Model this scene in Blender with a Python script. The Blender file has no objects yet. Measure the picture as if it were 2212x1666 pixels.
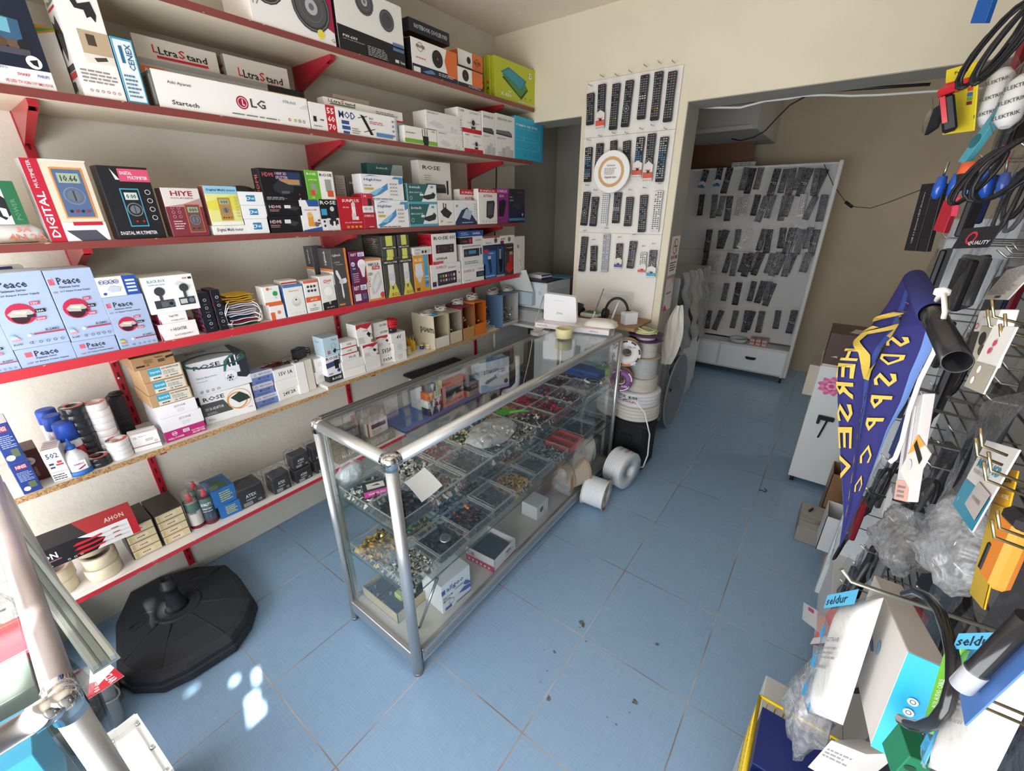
import bpy,math,random
from mathutils import Vector,Matrix
S = bpy.context.scene
R = random.Random(7)

# ---------------------------------------------------------------- camera, world, light, exposure
cam_data = bpy.data.cameras.new('camera')
cam_data.sensor_width = 36.0
cam_data.lens = 36.0*909.4/2212.0          # wide phone lens, 101 degrees across
cam_data.clip_start = 0.02
cam = bpy.data.objects.new('camera',cam_data)
S.collection.objects.link(cam)
_r,_u,_f = ((0.8004,0.5994,-0.0017),(-0.2307,0.3107,0.9221),(-0.5533,0.7377,-0.387))
cam.matrix_world = Matrix(((_r[0],_u[0],-_f[0],0.0),(_r[1],_u[1],-_f[1],0.0),(_r[2],_u[2],-_f[2],1.65),(0,0,0,1)))
S.camera = cam

w = bpy.data.worlds.new('daylight'); S.world = w; w.use_nodes = True
bg = w.node_tree.nodes['Background']
bg.inputs[0].default_value = (0.78,0.88,1.0,1); bg.inputs[1].default_value = 1.0

def light(name,kind,loc,rot,energy,col,**kw):
 d = bpy.data.lights.new(name,kind); d.energy = energy; d.color = col
 for k,v in kw.items(): setattr(d,k,v)
 o = bpy.data.objects.new(name,d); o.location = loc; o.rotation_euler = rot
 S.collection.objects.link(o); return o
def aim(o,d): o.rotation_euler = Vector(d).to_track_quat('-Z','Y').to_euler()
SUN_DIR = Vector((-0.80,0.25,-0.75)).normalized()
sun = light('sun','SUN',(3,-3,4),(0,0,0),22.0,(1.0,0.95,0.86),angle=0.01); aim(sun,SUN_DIR)
# daylight coming in through the shop window and the open door, behind the photographer
win = light('shop_window_daylight','AREA',(-0.85,-0.93,1.45),(0,0,0),84.0,(0.95,0.965,1.0),shape='RECTANGLE',size=2.5,size_y=2.2); aim(win,(-0.10,1,0.42))
# warm area light at the right of the back room
bk = light('back_room_area_light','AREA',(1.2,4.0,1.7),(0,0,0),4.2,(1.0,0.93,0.84),shape='RECTANGLE',size=0.9,size_y=1.1); aim(bk,(-1,0.35,-0.2))
S.view_settings.view_transform = 'Standard'; S.view_settings.look = 'None'
S.view_settings.gamma = 1.0; S.view_settings.use_curve_mapping = False
S.view_settings.exposure = 0.88
S.cycles.transparent_max_bounces = 32
S.cycles.max_bounces = 10
S.cycles.diffuse_bounces = 5

# ---------------------------------------------------------------- colours and materials
def lin(h):
 if isinstance(h,str): c = [int(h[i:i+2],16)/255.0 for i in (0,2,4)]
 else: c = h
 return tuple((x/12.92 if x <= 0.04045 else ((x+0.055)/1.055) ** 2.4) for x in c)+(1.0,)
MATS = {}
def base_nodes(name):
 m = bpy.data.materials.new(name); m.use_nodes = True
 nt = m.node_tree; return m,nt,nt.nodes['Principled BSDF']
def bump(nt,b,scale,strength,dist=0.002,stretch=None,detail=4.0):
 n = nt.nodes.new('ShaderNodeTexNoise'); n.inputs['Scale'].default_value = scale; n.inputs['Detail'].default_value = detail
 tc = nt.nodes.new('ShaderNodeTexCoord'); src = tc.outputs['Object']
 if stretch:
  mp = nt.nodes.new('ShaderNodeMapping'); mp.inputs['Scale'].default_value = stretch
  nt.links.new(src,mp.inputs['Vector']); src = mp.outputs['Vector']
 nt.links.new(src,n.inputs['Vector'])
 bp = nt.nodes.new('ShaderNodeBump'); bp.inputs['Strength'].default_value = strength; bp.inputs['Distance'].default_value = dist
 nt.links.new(n.outputs['Fac'],bp.inputs['Height']); nt.links.new(bp.outputs['Normal'],b.inputs['Normal'])
 return n
def painted(name,rough=0.5,metal=0.0,spec=0.5,bscale=40,bstr=0.05,bdist=0.002,coat=0.0,stretch=None):
 # own colour of each surface comes from the mesh attribute Col
 m,nt,b = base_nodes(name)
 a = nt.nodes.new('ShaderNodeAttribute'); a.attribute_name = 'Col'
 nt.links.new(a.outputs['Color'],b.inputs['Base Color'])
 b.inputs['Roughness'].default_value = rough; b.inputs['Metallic'].default_value = metal
 b.inputs['Specular IOR Level'].default_value = spec; b.inputs['Coat Weight'].default_value = coat
 if bstr: bump(nt,b,bscale,bstr,bdist,stretch)
 MATS[name] = m; return m
painted('card',0.42,spec=0.35,bscale=18,bstr=0.10,bdist=0.004)
painted('matte',0.75,spec=0.25,bscale=60,bstr=0.15)
painted('gloss',0.16,spec=0.5,bscale=25,bstr=0.03)
painted('plastic',0.42,spec=0.28,bscale=120,bstr=0.03)
painted('metal',0.32,metal=1.0,bscale=200,bstr=0.03)
painted('aluminium',0.36,metal=0.85,bscale=30,bstr=0.04,stretch=(1,1,14))
painted('chrome',0.09,metal=1.0,bscale=30,bstr=0.03)
painted('paintmetal',0.30,spec=0.5,bscale=90,bstr=0.05)
painted('dustyplastic',0.62,spec=0.35,bscale=14,bstr=0.12,bdist=0.004)
painted('cloth',0.8,spec=0.15,bscale=260,bstr=0.25,bdist=0.001)
painted('board',0.45,spec=0.4,bscale=120,bstr=0.04)

def seethrough(name,rough,tint,body,fres=1.45,bscale=20,bstr=0.0,bdist=0.004,floor=0.0,cut=None):
 # thin clear sheet: a fresnel reflection, a little of its own milky colour, the rest lets light through
 m = bpy.data.materials.new(name); m.use_nodes = True; nt = m.node_tree
 for n in list(nt.nodes): nt.nodes.remove(n)
 out = nt.nodes.new('ShaderNodeOutputMaterial')
 a = nt.nodes.new('ShaderNodeAttribute'); a.attribute_name = 'Col'
 tr = nt.nodes.new('ShaderNodeBsdfTransparent'); tr.inputs[0].default_value = tint
 gl = nt.nodes.new('ShaderNodeBsdfGlossy'); gl.inputs['Roughness'].default_value = rough
 gl.inputs[0].default_value = (0.95,0.95,0.95,1)
 df = nt.nodes.new('ShaderNodeBsdfDiffuse'); nt.links.new(a.outputs['Color'],df.inputs[0])
 lw = nt.nodes.new('ShaderNodeLayerWeight'); lw.inputs['Blend'].default_value = 0.5
 pw = nt.nodes.new('ShaderNodeMath'); pw.operation = 'POWER'; pw.inputs[1].default_value = 4.0
 nt.links.new(lw.outputs['Facing'],pw.inputs[0])
 f0 = ((fres-1)/(fres+1)) ** 2
 fr = nt.nodes.new('ShaderNodeMath'); fr.operation = 'MULTIPLY_ADD'; fr.inputs[1].default_value = 0.85; fr.inputs[2].default_value = f0
 nt.links.new(pw.outputs[0],fr.inputs[0])
 m1 = nt.nodes.new('ShaderNodeMixShader'); m1.inputs[0].default_value = body
 nt.links.new(tr.outputs[0],m1.inputs[1]); nt.links.new(df.outputs[0],m1.inputs[2])
 m2 = nt.nodes.new('ShaderNodeMixShader')
 ad = nt.nodes.new('ShaderNodeMath'); ad.operation = 'ADD'; ad.use_clamp = True; ad.inputs[1].default_value = floor
 nt.links.new(fr.outputs[0],ad.inputs[0]); nt.links.new(ad.outputs[0],m2.inputs[0])
 nt.links.new(m1.outputs[0],m2.inputs[1]); nt.links.new(gl.outputs[0],m2.inputs[2])
 nt.links.new(m2.outputs[0],out.inputs[0])
 if bstr:
  n = nt.nodes.new('ShaderNodeTexNoise'); n.inputs['Scale'].default_value = bscale; n.inputs['Detail'].default_value = 3
  n.inputs['Distortion'].default_value = 1.2
  tc = nt.nodes.new('ShaderNodeTexCoord'); nt.links.new(tc.outputs['Object'],n.inputs['Vector'])
  bp = nt.nodes.new('ShaderNodeBump'); bp.inputs['Strength'].default_value = bstr; bp.inputs['Distance'].default_value = bdist
  nt.links.new(n.outputs['Fac'],bp.inputs['Height'])
  for k in (gl,df,lw): nt.links.new(bp.outputs['Normal'],k.inputs['Normal'])
 MATS[name] = m
seethrough('glass',0.02,(0.975,0.988,0.985,1),0.008,1.25)
seethrough('glassedge',0.1,(0.35,0.62,0.55,1),0.35,1.45)
seethrough('clear',0.10,(0.96,0.97,0.97,1),0.05,1.40,30,0.15)
seethrough('film',0.14,(0.96,0.96,0.97,1),0.01,1.2,22,0.35,0.01)
seethrough('bag',0.34,(0.93,0.93,0.94,1),0.26,1.40,16,1.0,0.02,0.03)

def special_floor():
 m,nt,b = base_nodes('blue_linen_tile'); L = nt.links.new; N = nt.nodes.new
 tc = N('ShaderNodeTexCoord'); sp = N('ShaderNodeSeparateXYZ'); L(tc.outputs['Object'],sp.inputs[0])
 def math_(op,a,v=None,c=None):
  k = N('ShaderNodeMath'); k.operation = op
  for i,x in enumerate((a,v,c)):
   if x is None: continue
   if isinstance(x,(int,float)): k.inputs[i].default_value = x
   else: L(x,k.inputs[i])
  return k.outputs[0]
 def line(o,off,pitch):
  t = math_('DIVIDE',math_('SUBTRACT',o,off),pitch)
  f = math_('SUBTRACT',t,math_('FLOOR',t))
  d = math_('MINIMUM',f,math_('SUBTRACT',1.0,f))
  return math_('LESS_THAN',d,0.0052),math_('FLOOR',t)
 lx,ix = line(sp.outputs[0],-0.917,0.4235); ly,iy = line(sp.outputs[1],0.277,0.436)
 g = math_('MAXIMUM',lx,ly)
 mp = N('ShaderNodeMapping'); mp.inputs['Scale'].default_value = (14,520,1); L(tc.outputs['Object'],mp.inputs[0])
 n1 = N('ShaderNodeTexNoise'); n1.inputs['Scale'].default_value = 1.0; n1.inputs['Detail'].default_value = 3; L(mp.outputs[0],n1.inputs[0])
 mp2 = N('ShaderNodeMapping'); mp2.inputs['Scale'].default_value = (520,14,1); L(tc.outputs['Object'],mp2.inputs[0])
 n2 = N('ShaderNodeTexNoise'); n2.inputs['Scale'].default_value = 1.0; n2.inputs['Detail'].default_value = 3; L(mp2.outputs[0],n2.inputs[0])
 wn = N('ShaderNodeTexWhiteNoise'); cb = N('ShaderNodeCombineXYZ'); L(ix,cb.inputs[0]); L(iy,cb.inputs[1]); L(cb.outputs[0],wn.inputs['Vector'])
 s = math_('ADD',math_('MULTIPLY',n1.outputs['Fac'],0.5),math_('MULTIPLY',n2.outputs['Fac'],0.38))
 s = math_('ADD',s,math_('MULTIPLY',wn.outputs['Value'],0.06))
 cr = N('ShaderNodeValToRGB'); cr.color_ramp.elements[0].position = 0.28; cr.color_ramp.elements[1].position = 0.66
 cr.color_ramp.elements[0].color = lin('7d9fc0'); cr.color_ramp.elements[1].color = lin('97b4d0'); L(s,cr.inputs[0])
 # dirt stains in grout and scuffs on tiles
 nd = N('ShaderNodeTexNoise'); nd.inputs['Scale'].default_value = 3.0; L(tc.outputs['Object'],nd.inputs[0])
 gr = N('ShaderNodeValToRGB'); gr.color_ramp.elements[0].color = lin('84766e'); gr.color_ramp.elements[1].color = lin('b3b3b5')
 gr.color_ramp.elements[0].position = 0.40; gr.color_ramp.elements[1].position = 0.62; L(nd.outputs['Fac'],gr.inputs[0])
 mx = N('ShaderNodeMix'); mx.data_type = 'RGBA'; L(g,mx.inputs[0]); L(cr.outputs[0],mx.inputs[6]); L(gr.outputs[0],mx.inputs[7])
 L(mx.outputs[2],b.inputs['Base Color'])
 L(math_('ADD',0.24,math_('MULTIPLY',g,0.45)),b.inputs['Roughness'])
 bp = N('ShaderNodeBump'); bp.inputs['Distance'].default_value = 0.0018; bp.inputs['Strength'].default_value = 0.5
 L(math_('SUBTRACT',math_('MULTIPLY',s,0.10),g),bp.inputs['Height']); L(bp.outputs[0],b.inputs['Normal'])
 MATS['floor'] = m
special_floor()
def plaster(name,c1,c2,rough=0.7,bs=0.35):
 m,nt,b = base_nodes(name); L = nt.links.new
 n = nt.nodes.new('ShaderNodeTexNoise'); n.inputs['Scale'].default_value = 1.6; n.inputs['Detail'].default_value = 5
 tc = nt.nodes.new('ShaderNodeTexCoord'); L(tc.outputs['Object'],n.inputs[0])
 cr = nt.nodes.new('ShaderNodeValToRGB'); cr.color_ramp.elements[0].position = 0.35; cr.color_ramp.elements[1].position = 0.65
 cr.color_ramp.elements[0].color = lin(c1); cr.color_ramp.elements[1].color = lin(c2); L(n.outputs['Fac'],cr.inputs[0]); L(cr.outputs[0],b.inputs['Base Color'])
 b.inputs['Roughness'].default_value = rough; b.inputs['Specular IOR Level'].default_value = 0.25
 bump(nt,b,34,bs,0.006); MATS[name] = m
plaster('plaster_cream','d9d0b8','e2dac4',bs=0.12)
plaster('plaster_left','cfcabd','d9d4c8',0.55,0.35)
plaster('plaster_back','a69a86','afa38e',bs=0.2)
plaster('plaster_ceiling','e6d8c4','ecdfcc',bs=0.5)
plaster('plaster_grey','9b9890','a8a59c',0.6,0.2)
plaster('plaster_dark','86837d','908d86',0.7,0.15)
def chip():
 m,nt,b = base_nodes('raw_chipboard'); L = nt.links.new
 v = nt.nodes.new('ShaderNodeTexVoronoi'); v.inputs['Scale'].default_value = 230
 tc = nt.nodes.new('ShaderNodeTexCoord'); L(tc.outputs['Object'],v.inputs[0])
 sp = nt.nodes.new('ShaderNodeSeparateColor'); L(v.outputs['Color'],sp.inputs[0])
 cr = nt.nodes.new('ShaderNodeValToRGB'); cr.color_ramp.elements[0].color = lin('7d5a34'); cr.color_ramp.elements[1].color = lin('cfa878')
 L(sp.outputs[0],cr.inputs[0]); L(cr.outputs[0],b.inputs['Base Color']); b.inputs['Roughness'].default_value = 0.85; MATS['chip'] = m
chip()

# ---------------------------------------------------------------- mesh builder
V3 = Vector
_text = {}
def text_geo(s):
 if s in _text: return _text[s]
 cu = bpy.data.curves.new('t','FONT'); cu.body = s; cu.resolution_u = 1; cu.size = 1.0
 cu.offset = 0.018
 ob = bpy.data.objects.new('t',cu); S.collection.objects.link(ob)
 dg = bpy.context.evaluated_depsgraph_get(); me = ob.evaluated_get(dg).to_mesh()
 vs = [(v.co.x,v.co.y) for v in me.vertices]; fs = [tuple(p.vertices) for p in me.polygons]
 ob.to_mesh_clear() if False else None
 bpy.data.objects.remove(ob); bpy.data.curves.remove(cu)
 if vs:
  x0 = min(v[0] for v in vs); x1 = max(v[0] for v in vs); y0 = min(v[1] for v in vs); y1 = max(v[1] for v in vs)
 else: x0 = y0 = 0; x1 = y1 = 1
 _text[s] = (vs,fs,x0,y0,max(x1-x0,1e-4),max(y1-y0,1e-4)); return _text[s]

class MB:
 def __init__(s): s.v = []; s.f = []; s.c = []; s.m = []; s.sm = []; s.mats = []; s.M = None
 def face(s,idx,col,mat='card',smooth=False):
  if mat not in s.mats: s.mats.append(mat)
  s.f.append(tuple(idx)); s.c.append(lin(col)); s.m.append(s.mats.index(mat)); s.sm.append(smooth)
 def add(s,pts):
  n = len(s.v); s.v.extend([tuple(p) for p in pts]); return n
 def poly(s,pts,col,mat='card'):
  n = s.add(pts); s.face(range(n,n+len(pts)),col,mat)
 def obox(s,o,U,V,N,col,mat='card',b=0.0,cols=None):
  # box from corner o along three edge vectors (right handed U x V = N side); b chamfers every edge
  o,U,V,N = V3(o),V3(U),V3(V),V3(N); A = (U,V,N); L = [a.length for a in A]
  b = min(b,min(L)*0.3)
  names = {(2,1): 'f',(2,0): 'k',(0,0): 'l',(0,1): 'r',(1,1): 't',(1,0): 'b'}
  cols = cols or {}
  D = [a/(l or 1) for a,l in zip(A,L)]
  idx = {}
  for i in (0,1):
   for j in (0,1):
    for k in (0,1):
     c = (i,j,k); p = o+U*i+V*j+N*k
     for ax in range(3):
      q = V3(p)
      if b > 0:
       for a2 in range(3):
        if a2 != ax: q -= D[a2]*b*(1 if c[a2] else -1)
      if b > 0 or ax == 0: idx[(c,ax)] = s.add([q])
      else: idx[(c,ax)] = idx[(c,0)]
  for ax in range(3):
   a1,a2 = [(1,2),(2,0),(0,1)][ax]
   for side in (0,1):
    q = []
    for e1,e2 in ((0,0),(1,0),(1,1),(0,1)):
     c = [0,0,0]; c[ax] = side; c[a1] = e1; c[a2] = e2; q.append(idx[(tuple(c),ax)])
    if side == 0: q.reverse()
    s.face(q,cols.get(names[(ax,side)],col),mat)
  if b > 0:
   for ax in range(3):
    a1,a2 = [(1,2),(2,0),(0,1)][ax]
    for e1 in (0,1):
     for e2 in (0,1):
      c0 = [0,0,0]; c0[a1] = e1; c0[a2] = e2; c1 = list(c0); c1[ax] = 1
      c0,c1 = tuple(c0),tuple(c1)
      q = [idx[(c0,a1)],idx[(c1,a1)],idx[(c1,a2)],idx[(c0,a2)]]
      s.face(q,col,mat)
   for c in [(i,j,k) for i in (0,1) for j in (0,1) for k in (0,1)]:
    s.face([idx[(c,0)],idx[(c,1)],idx[(c,2)]],col,mat)
 def box(s,x0,x1,y0,y1,z0,z1,col,mat='card',b=0.0,cols=None):
  s.obox((x0,y0,z0),(x1-x0,0,0),(0,y1-y0,0),(0,0,z1-z0),col,mat,b,cols)
 def ring(s,c,n,r,seg,ry=None,ph=0.0):
  c = V3(c); n = V3(n).normalized(); a = n.orthogonal().normalized()
  if abs(n.z) > 0.99: a = V3((1,0,0))
  elif abs(n.z) < 0.999:
   a = n.cross(V3((0,0,1))).normalized()
  bb = n.cross(a); ry = r if ry is None else ry
  return s.add([c+a*(r*math.cos(t))+bb*(ry*math.sin(t)) for t in [ph+2*math.pi*i/seg for i in range(seg)]])
 def bridge(s,r0,r1,seg,col,mat,smooth=True):
  for i in range(seg): s.face([r0+i,r0+(i+1) % seg,r1+(i+1) % seg,r1+i],col,mat,smooth)
 def lathe(s,base,axis,prof,col,mat='plastic',seg=20,cols=None,cap=True,closed=False,smooth=True):
  # prof: (distance along axis, radius); cols may colour each band
  base = V3(base); ax = V3(axis).normalized(); rr = []
  for (h,r) in prof: rr.append(s.ring(base+ax*h,ax,max(r,1e-5),seg))
  for i in range(len(rr)-1): s.bridge(rr[i],rr[i+1],seg,cols[i] if cols else col,mat,smooth)
  if closed: s.bridge(rr[-1],rr[0],seg,cols[-1] if cols else col,mat,smooth)
  elif cap:
   s.face([rr[0]+i for i in range(seg)][::-1],cols[0] if cols else col,mat)
   s.face([rr[-1]+i for i in range(seg)],cols[-1] if cols else col,mat)
 def cyl(s,p0,p1,r,col,mat='plastic',seg=14,r2=None,cap=True):
  p0,p1 = V3(p0),V3(p1); d = p1-p0
  s.lathe(p0,d,[(0,r),(d.length,r if r2 is None else r2)],col,mat,seg,cap=cap)
 def tube(s,pts,r,col,mat='plastic',seg=7,cap=True):
  pts = [V3(p) for p in pts]; rr = []; prev = None
  for i,p in enumerate(pts):
   t = (pts[min(i+1,len(pts)-1)]-pts[max(i-1,0)])
   t = t.normalized() if t.length > 1e-9 else V3((0,0,1))
   if prev is None: a = t.orthogonal().normalized()
   else:
    a = prev-t*prev.dot(t)
    a = a.normalized() if a.length > 1e-6 else t.orthogonal().normalized()
   prev = a; bb = t.cross(a); ri = r[i] if isinstance(r,(list,tuple)) else r
   rr.append(s.add([p+a*(ri*math.cos(2*math.pi*k/seg))+bb*(ri*math.sin(2*math.pi*k/seg)) for k in range(seg)]))
  for i in range(len(rr)-1): s.bridge(rr[i],rr[i+1],seg,col,mat)
  if cap: s.face([rr[0]+i for i in range(seg)][::-1],col,mat); s.face([rr[-1]+i for i in range(seg)],col,mat)
 def prism(s,outline,o,U,V,N,col,mat='card',back=True):
  # outline in (u,v) metres on plane o+U*u+V*v, thickness vector N
  o,U,V,N = V3(o),V3(U),V3(V),V3(N); n = len(outline)
  a = s.add([o+U*p[0]+V*p[1] for p in outline]); b = s.add([o+U*p[0]+V*p[1]+N for p in outline])
  s.face([b+i for i in range(n)],col,mat)
  if back: s.face([a+i for i in range(n)][::-1],col,mat)
  for i in range(n): s.face([a+i,a+(i+1) % n,b+(i+1) % n,b+i],col,mat)
 def sheet(s,fn,nu,nv,col,mat='film',smooth=True,colfn=None):
  n = s.add([fn(i/nu,j/nv) for j in range(nv+1) for i in range(nu+1)])
  for j in range(nv):
   for i in range(nu):
    a = n+j*(nu+1)+i
    s.face([a,a+1,a+nu+2,a+nu+1],colfn((i+.5)/nu,(j+.5)/nv) if colfn else col,mat,smooth)
 def art(s,o,U,V,items,mat='card'):
  # printing on a face: o is its lower left corner, U and V its edge vectors; every item lies a hair above the last
  o,U,V = V3(o),V3(U),V3(V); N = U.cross(V).normalized(); lv = 0.0004
  W,Hh = U.length,V.length
  for it in items:
   k = it[0]; off = N*lv; lv += 0.00022
   P = lambda u,v: o+U*u+V*v+off
   if k == 'r': s.poly([P(it[1],it[2]),P(it[3],it[2]),P(it[3],it[4]),P(it[1],it[4])],it[5],mat)
   elif k == 'p': s.poly([P(u,v) for u,v in it[1]],it[2],mat)
   elif k in 'co':      # disc, or ring when 'o'
    cu,cv,r,c = it[1:5]; e = it[5] if len(it) > 5 and k == 'c' else 1.0; seg = 18
    q = [(cu+r*Hh/W*math.cos(2*math.pi*i/seg),cv+r*e*math.sin(2*math.pi*i/seg)) for i in range(seg)]
    if k == 'c': s.poly([P(*x) for x in q],c,mat)
    else:
     r2 = r-it[5]; n1 = s.add([P(*x) for x in q])
     n2 = s.add([P(cu+r2*Hh/W*math.cos(2*math.pi*i/seg),cv+r2*math.sin(2*math.pi*i/seg)) for i in range(seg)])
     for i in range(seg): s.face([n1+i,n1+(i+1) % seg,n2+(i+1) % seg,n2+i],c,mat)
   elif k == 't' or k == 'T':    # 't', text, u0, v0, u1, height ; 'T' reads upwards
    vs,fs,x0,y0,tw,th = text_geo(it[1])
    if k == 't':
     n = s.add([P(it[2]+(x-x0)/tw*(it[4]-it[2]),it[3]+(y-y0)/th*it[5]) for x,y in vs])
    else:
     n = s.add([P(it[2]+it[5]-(y-y0)/th*it[5],it[3]+(x-x0)/tw*(it[4]-it[3])) for x,y in vs])
    for f in fs: s.face([n+i for i in f],it[6],mat)
   elif k == 'l':       # rows of small print
    u0,v0,u1,v1,nn,c = it[1:7]; rr = random.Random(int(u0*991+v0*77+nn))
    hh = (v1-v0)/nn
    for i in range(nn):
     u = u0; y = v1-(i+0.75)*hh; lim = u0+(u1-u0)*rr.uniform(0.7,1.0)
     while u < lim:
      wd = min((u1-u0)*rr.uniform(0.08,0.25),lim-u)
      s.poly([P(u,y),P(u+wd,y),P(u+wd,y+hh*0.45),P(u,y+hh*0.45)],c,mat); u += wd+(u1-u0)*0.035
 def build(s,name,parent=None,label=None,cat=None,group=None,kind=None,loc=None,rot=None):
  me = bpy.data.meshes.new(name); me.from_pydata(s.v,[],s.f)
  for m in s.mats: me.materials.append(MATS[m])
  me.polygons.foreach_set('material_index',s.m); me.polygons.foreach_set('use_smooth',s.sm)
  at = me.color_attributes.new('Col','FLOAT_COLOR','CORNER'); buf = []
  for p,c in zip(s.f,s.c): buf.extend(c*len(p))
  at.data.foreach_set('color',buf); me.update()
  o = bpy.data.objects.new(name,me); S.collection.objects.link(o)
  if loc: o.location = loc
  if rot: o.rotation_euler = rot
  if parent: o.parent = parent
  tag(o,label,cat,group,kind); return o
def tag(o,label=None,cat=None,group=None,kind=None):
 for k,v in (('label',label),('category',cat),('group',group),('kind',kind)):
  if v: o[k] = v
 return o
def thing(name,label,cat,loc=(0,0,0),rz=0.0,group=None,rot=None):
 o = bpy.data.objects.new(name,None); S.collection.objects.link(o); o.empty_display_size = 0.02
 o.location = loc; o.rotation_euler = rot or (0,0,rz); return tag(o,label,cat,group)
def dup(root,loc,rot=None,label=None,group=None,scale=None):
 r = root.copy(); S.collection.objects.link(r); r.location = loc
 if rot is not None: r.rotation_euler = rot
 if scale: r.scale = scale
 if label: r['label'] = label
 if group: r['group'] = group
 for ch in list(root.children):
  c = ch.copy(); S.collection.objects.link(c); c.parent = r
  for g in ch.children:
   d = g.copy(); S.collection.objects.link(d); d.parent = c
 return r
def origin(o,p):
 # put an object's origin at p (its base) without moving its mesh in the world
 p = V3(p)
 o.data.transform(Matrix.Translation(-p)); o.location = p; return o

# ---------------------------------------------------------------- the room
WL,YB,ZC =-2.2,2.753,2.718
def struct(name,mb): return mb.build(name,kind='structure')
def slab(name,x0,x1,y0,y1,z0,z1,mat,col='ffffff'):
 m = MB(); m.box(x0,x1,y0,y1,z0,z1,col,mat); return struct(name,m)
slab('floor',-2.4,1.6,-1.9,5.6,-0.1,0.0,'floor')
slab('ceiling',-2.4,0.76,-1.9,YB,ZC,ZC+0.12,'plaster_ceiling')
slab('wall_left',WL-0.15,WL,-1.9,YB+0.22,0,ZC,'plaster_left')
slab('wall_right',0.62,0.75,-0.05,YB,0,ZC,'plaster_cream')
# back wall: a beam over two openings and the broad pillar between them
m = MB()
m.box(-2.4,1.6,YB,YB+0.22,2.19,2.8,'ffffff','plaster_cream')
m.box(-1.51,-0.861,YB,YB+0.22,0,2.19,'ffffff','plaster_cream')
m.box(0.62,1.6,YB,YB+0.22,0,2.19,'ffffff','plaster_cream')
struct('wall_back',m)
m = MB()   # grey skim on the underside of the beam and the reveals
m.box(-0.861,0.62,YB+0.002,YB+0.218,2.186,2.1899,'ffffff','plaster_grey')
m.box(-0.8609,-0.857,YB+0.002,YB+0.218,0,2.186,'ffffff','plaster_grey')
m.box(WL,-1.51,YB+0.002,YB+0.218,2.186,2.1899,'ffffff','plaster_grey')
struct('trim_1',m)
# back room
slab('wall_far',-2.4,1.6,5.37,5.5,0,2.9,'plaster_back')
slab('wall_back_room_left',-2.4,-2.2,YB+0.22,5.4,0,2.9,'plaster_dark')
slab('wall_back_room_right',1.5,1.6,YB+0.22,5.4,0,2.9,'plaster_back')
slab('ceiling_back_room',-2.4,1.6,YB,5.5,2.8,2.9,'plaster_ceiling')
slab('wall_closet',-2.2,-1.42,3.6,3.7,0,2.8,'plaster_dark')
# shop front behind the photographer, and an unseen sheet added at the right, pierced to cast the sun patches
slab('wall_front',-2.4,0.75,-1.02,-1.0,0,ZC,'card','d8d4cc')
def sun_patch_mask():
 m = MB(); xf = 0.68; d = SUN_DIR; holes = []
 for (tx,ty,tz,w,h) in ((-1.315,0.20,0,0.022,0.05),(-1.285,0.225,0,0.016,0.02),(-1.42,0.265,0,0.020,0.028),(-1.47,0.20,0,0.014,0.014),
                               (-1.935,0.165,0.10,0.040,0.030),(-1.98,0.17,0.09,0.012,0.018),(-1.90,-0.03,0.42,0.05,0.05),(-1.0,-0.30,0.97,0.10,0.10),(-1.56,0.09,0.0,0.02,0.01)):
  t = (tx-xf)/d.x; holes.append((ty-d.y*t,tz-d.z*t,w,h))
 ys_ = sorted({-1.0,-0.05} | {v for q in holes for v in (q[0]-q[2],q[0]+q[2])}); zs = sorted({0.0,ZC} | {v for q in holes for v in (q[1]-q[3],q[1]+q[3])})
 for i in range(len(ys_)-1):
  for j in range(len(zs)-1):
   cy,cz = (ys_[i]+ys_[i+1])/2,(zs[j]+zs[j+1])/2
   if any(abs(cy-hy) < w and abs(cz-hz) < h for hy,hz,w,h in holes): continue
   m.box(xf,xf+0.003,ys_[i],ys_[i+1],zs[j],zs[j+1],'d8d4cc','card')
 struct('sun_mask_1',m)
sun_patch_mask()
# stains on the tiles
m = MB()
for (p,r) in (((-0.5319,1.2065,0.0),0.022),((-0.2322,1.3045,0.0),0.012),((-0.2187,1.0358,0.0),0.014),((-0.5535,1.0205,0.0),0.010),((-0.477,0.8583,0.0),0.012),
               ((-0.5378,0.9402,0.0),0.006),((-0.5351,0.8905,0.0),0.006),((-0.2472,0.9279,0.0),0.006),((-0.4741,1.1388,0.0),0.007),((-0.5998,1.9275,0.0),0.005),((-0.5919,1.0044,0.0),0.005),((-0.2818,0.9308,0.0),0.005),((-0.5244,1.1794,-0.0),0.006),((-0.2251,0.9916,0.0),0.005)):
 for q in range(4 if r > 0.009 else 1):
  cx,cy = p[0]+R.uniform(-1,1)*r*0.7*(q > 0),p[1]+R.uniform(-1,1)*r*0.7*(q > 0); n = 9
  rq = r*(0.8 if q == 0 else 0.45)
  m.poly([(cx+rq*R.uniform(0.5,1)*math.cos(6.283*i/n),cy+rq*0.8*R.uniform(0.5,1)*math.sin(6.283*i/n),0.0006+0.0002*q) for i in range(n)],'6d7470' if q % 2 == 0 else '595c58','matte')
tag(m.build('dirt_spot'),'dried grey dirt spots scattered on the blue tiles in the aisle','dirt',kind='stuff')

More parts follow.
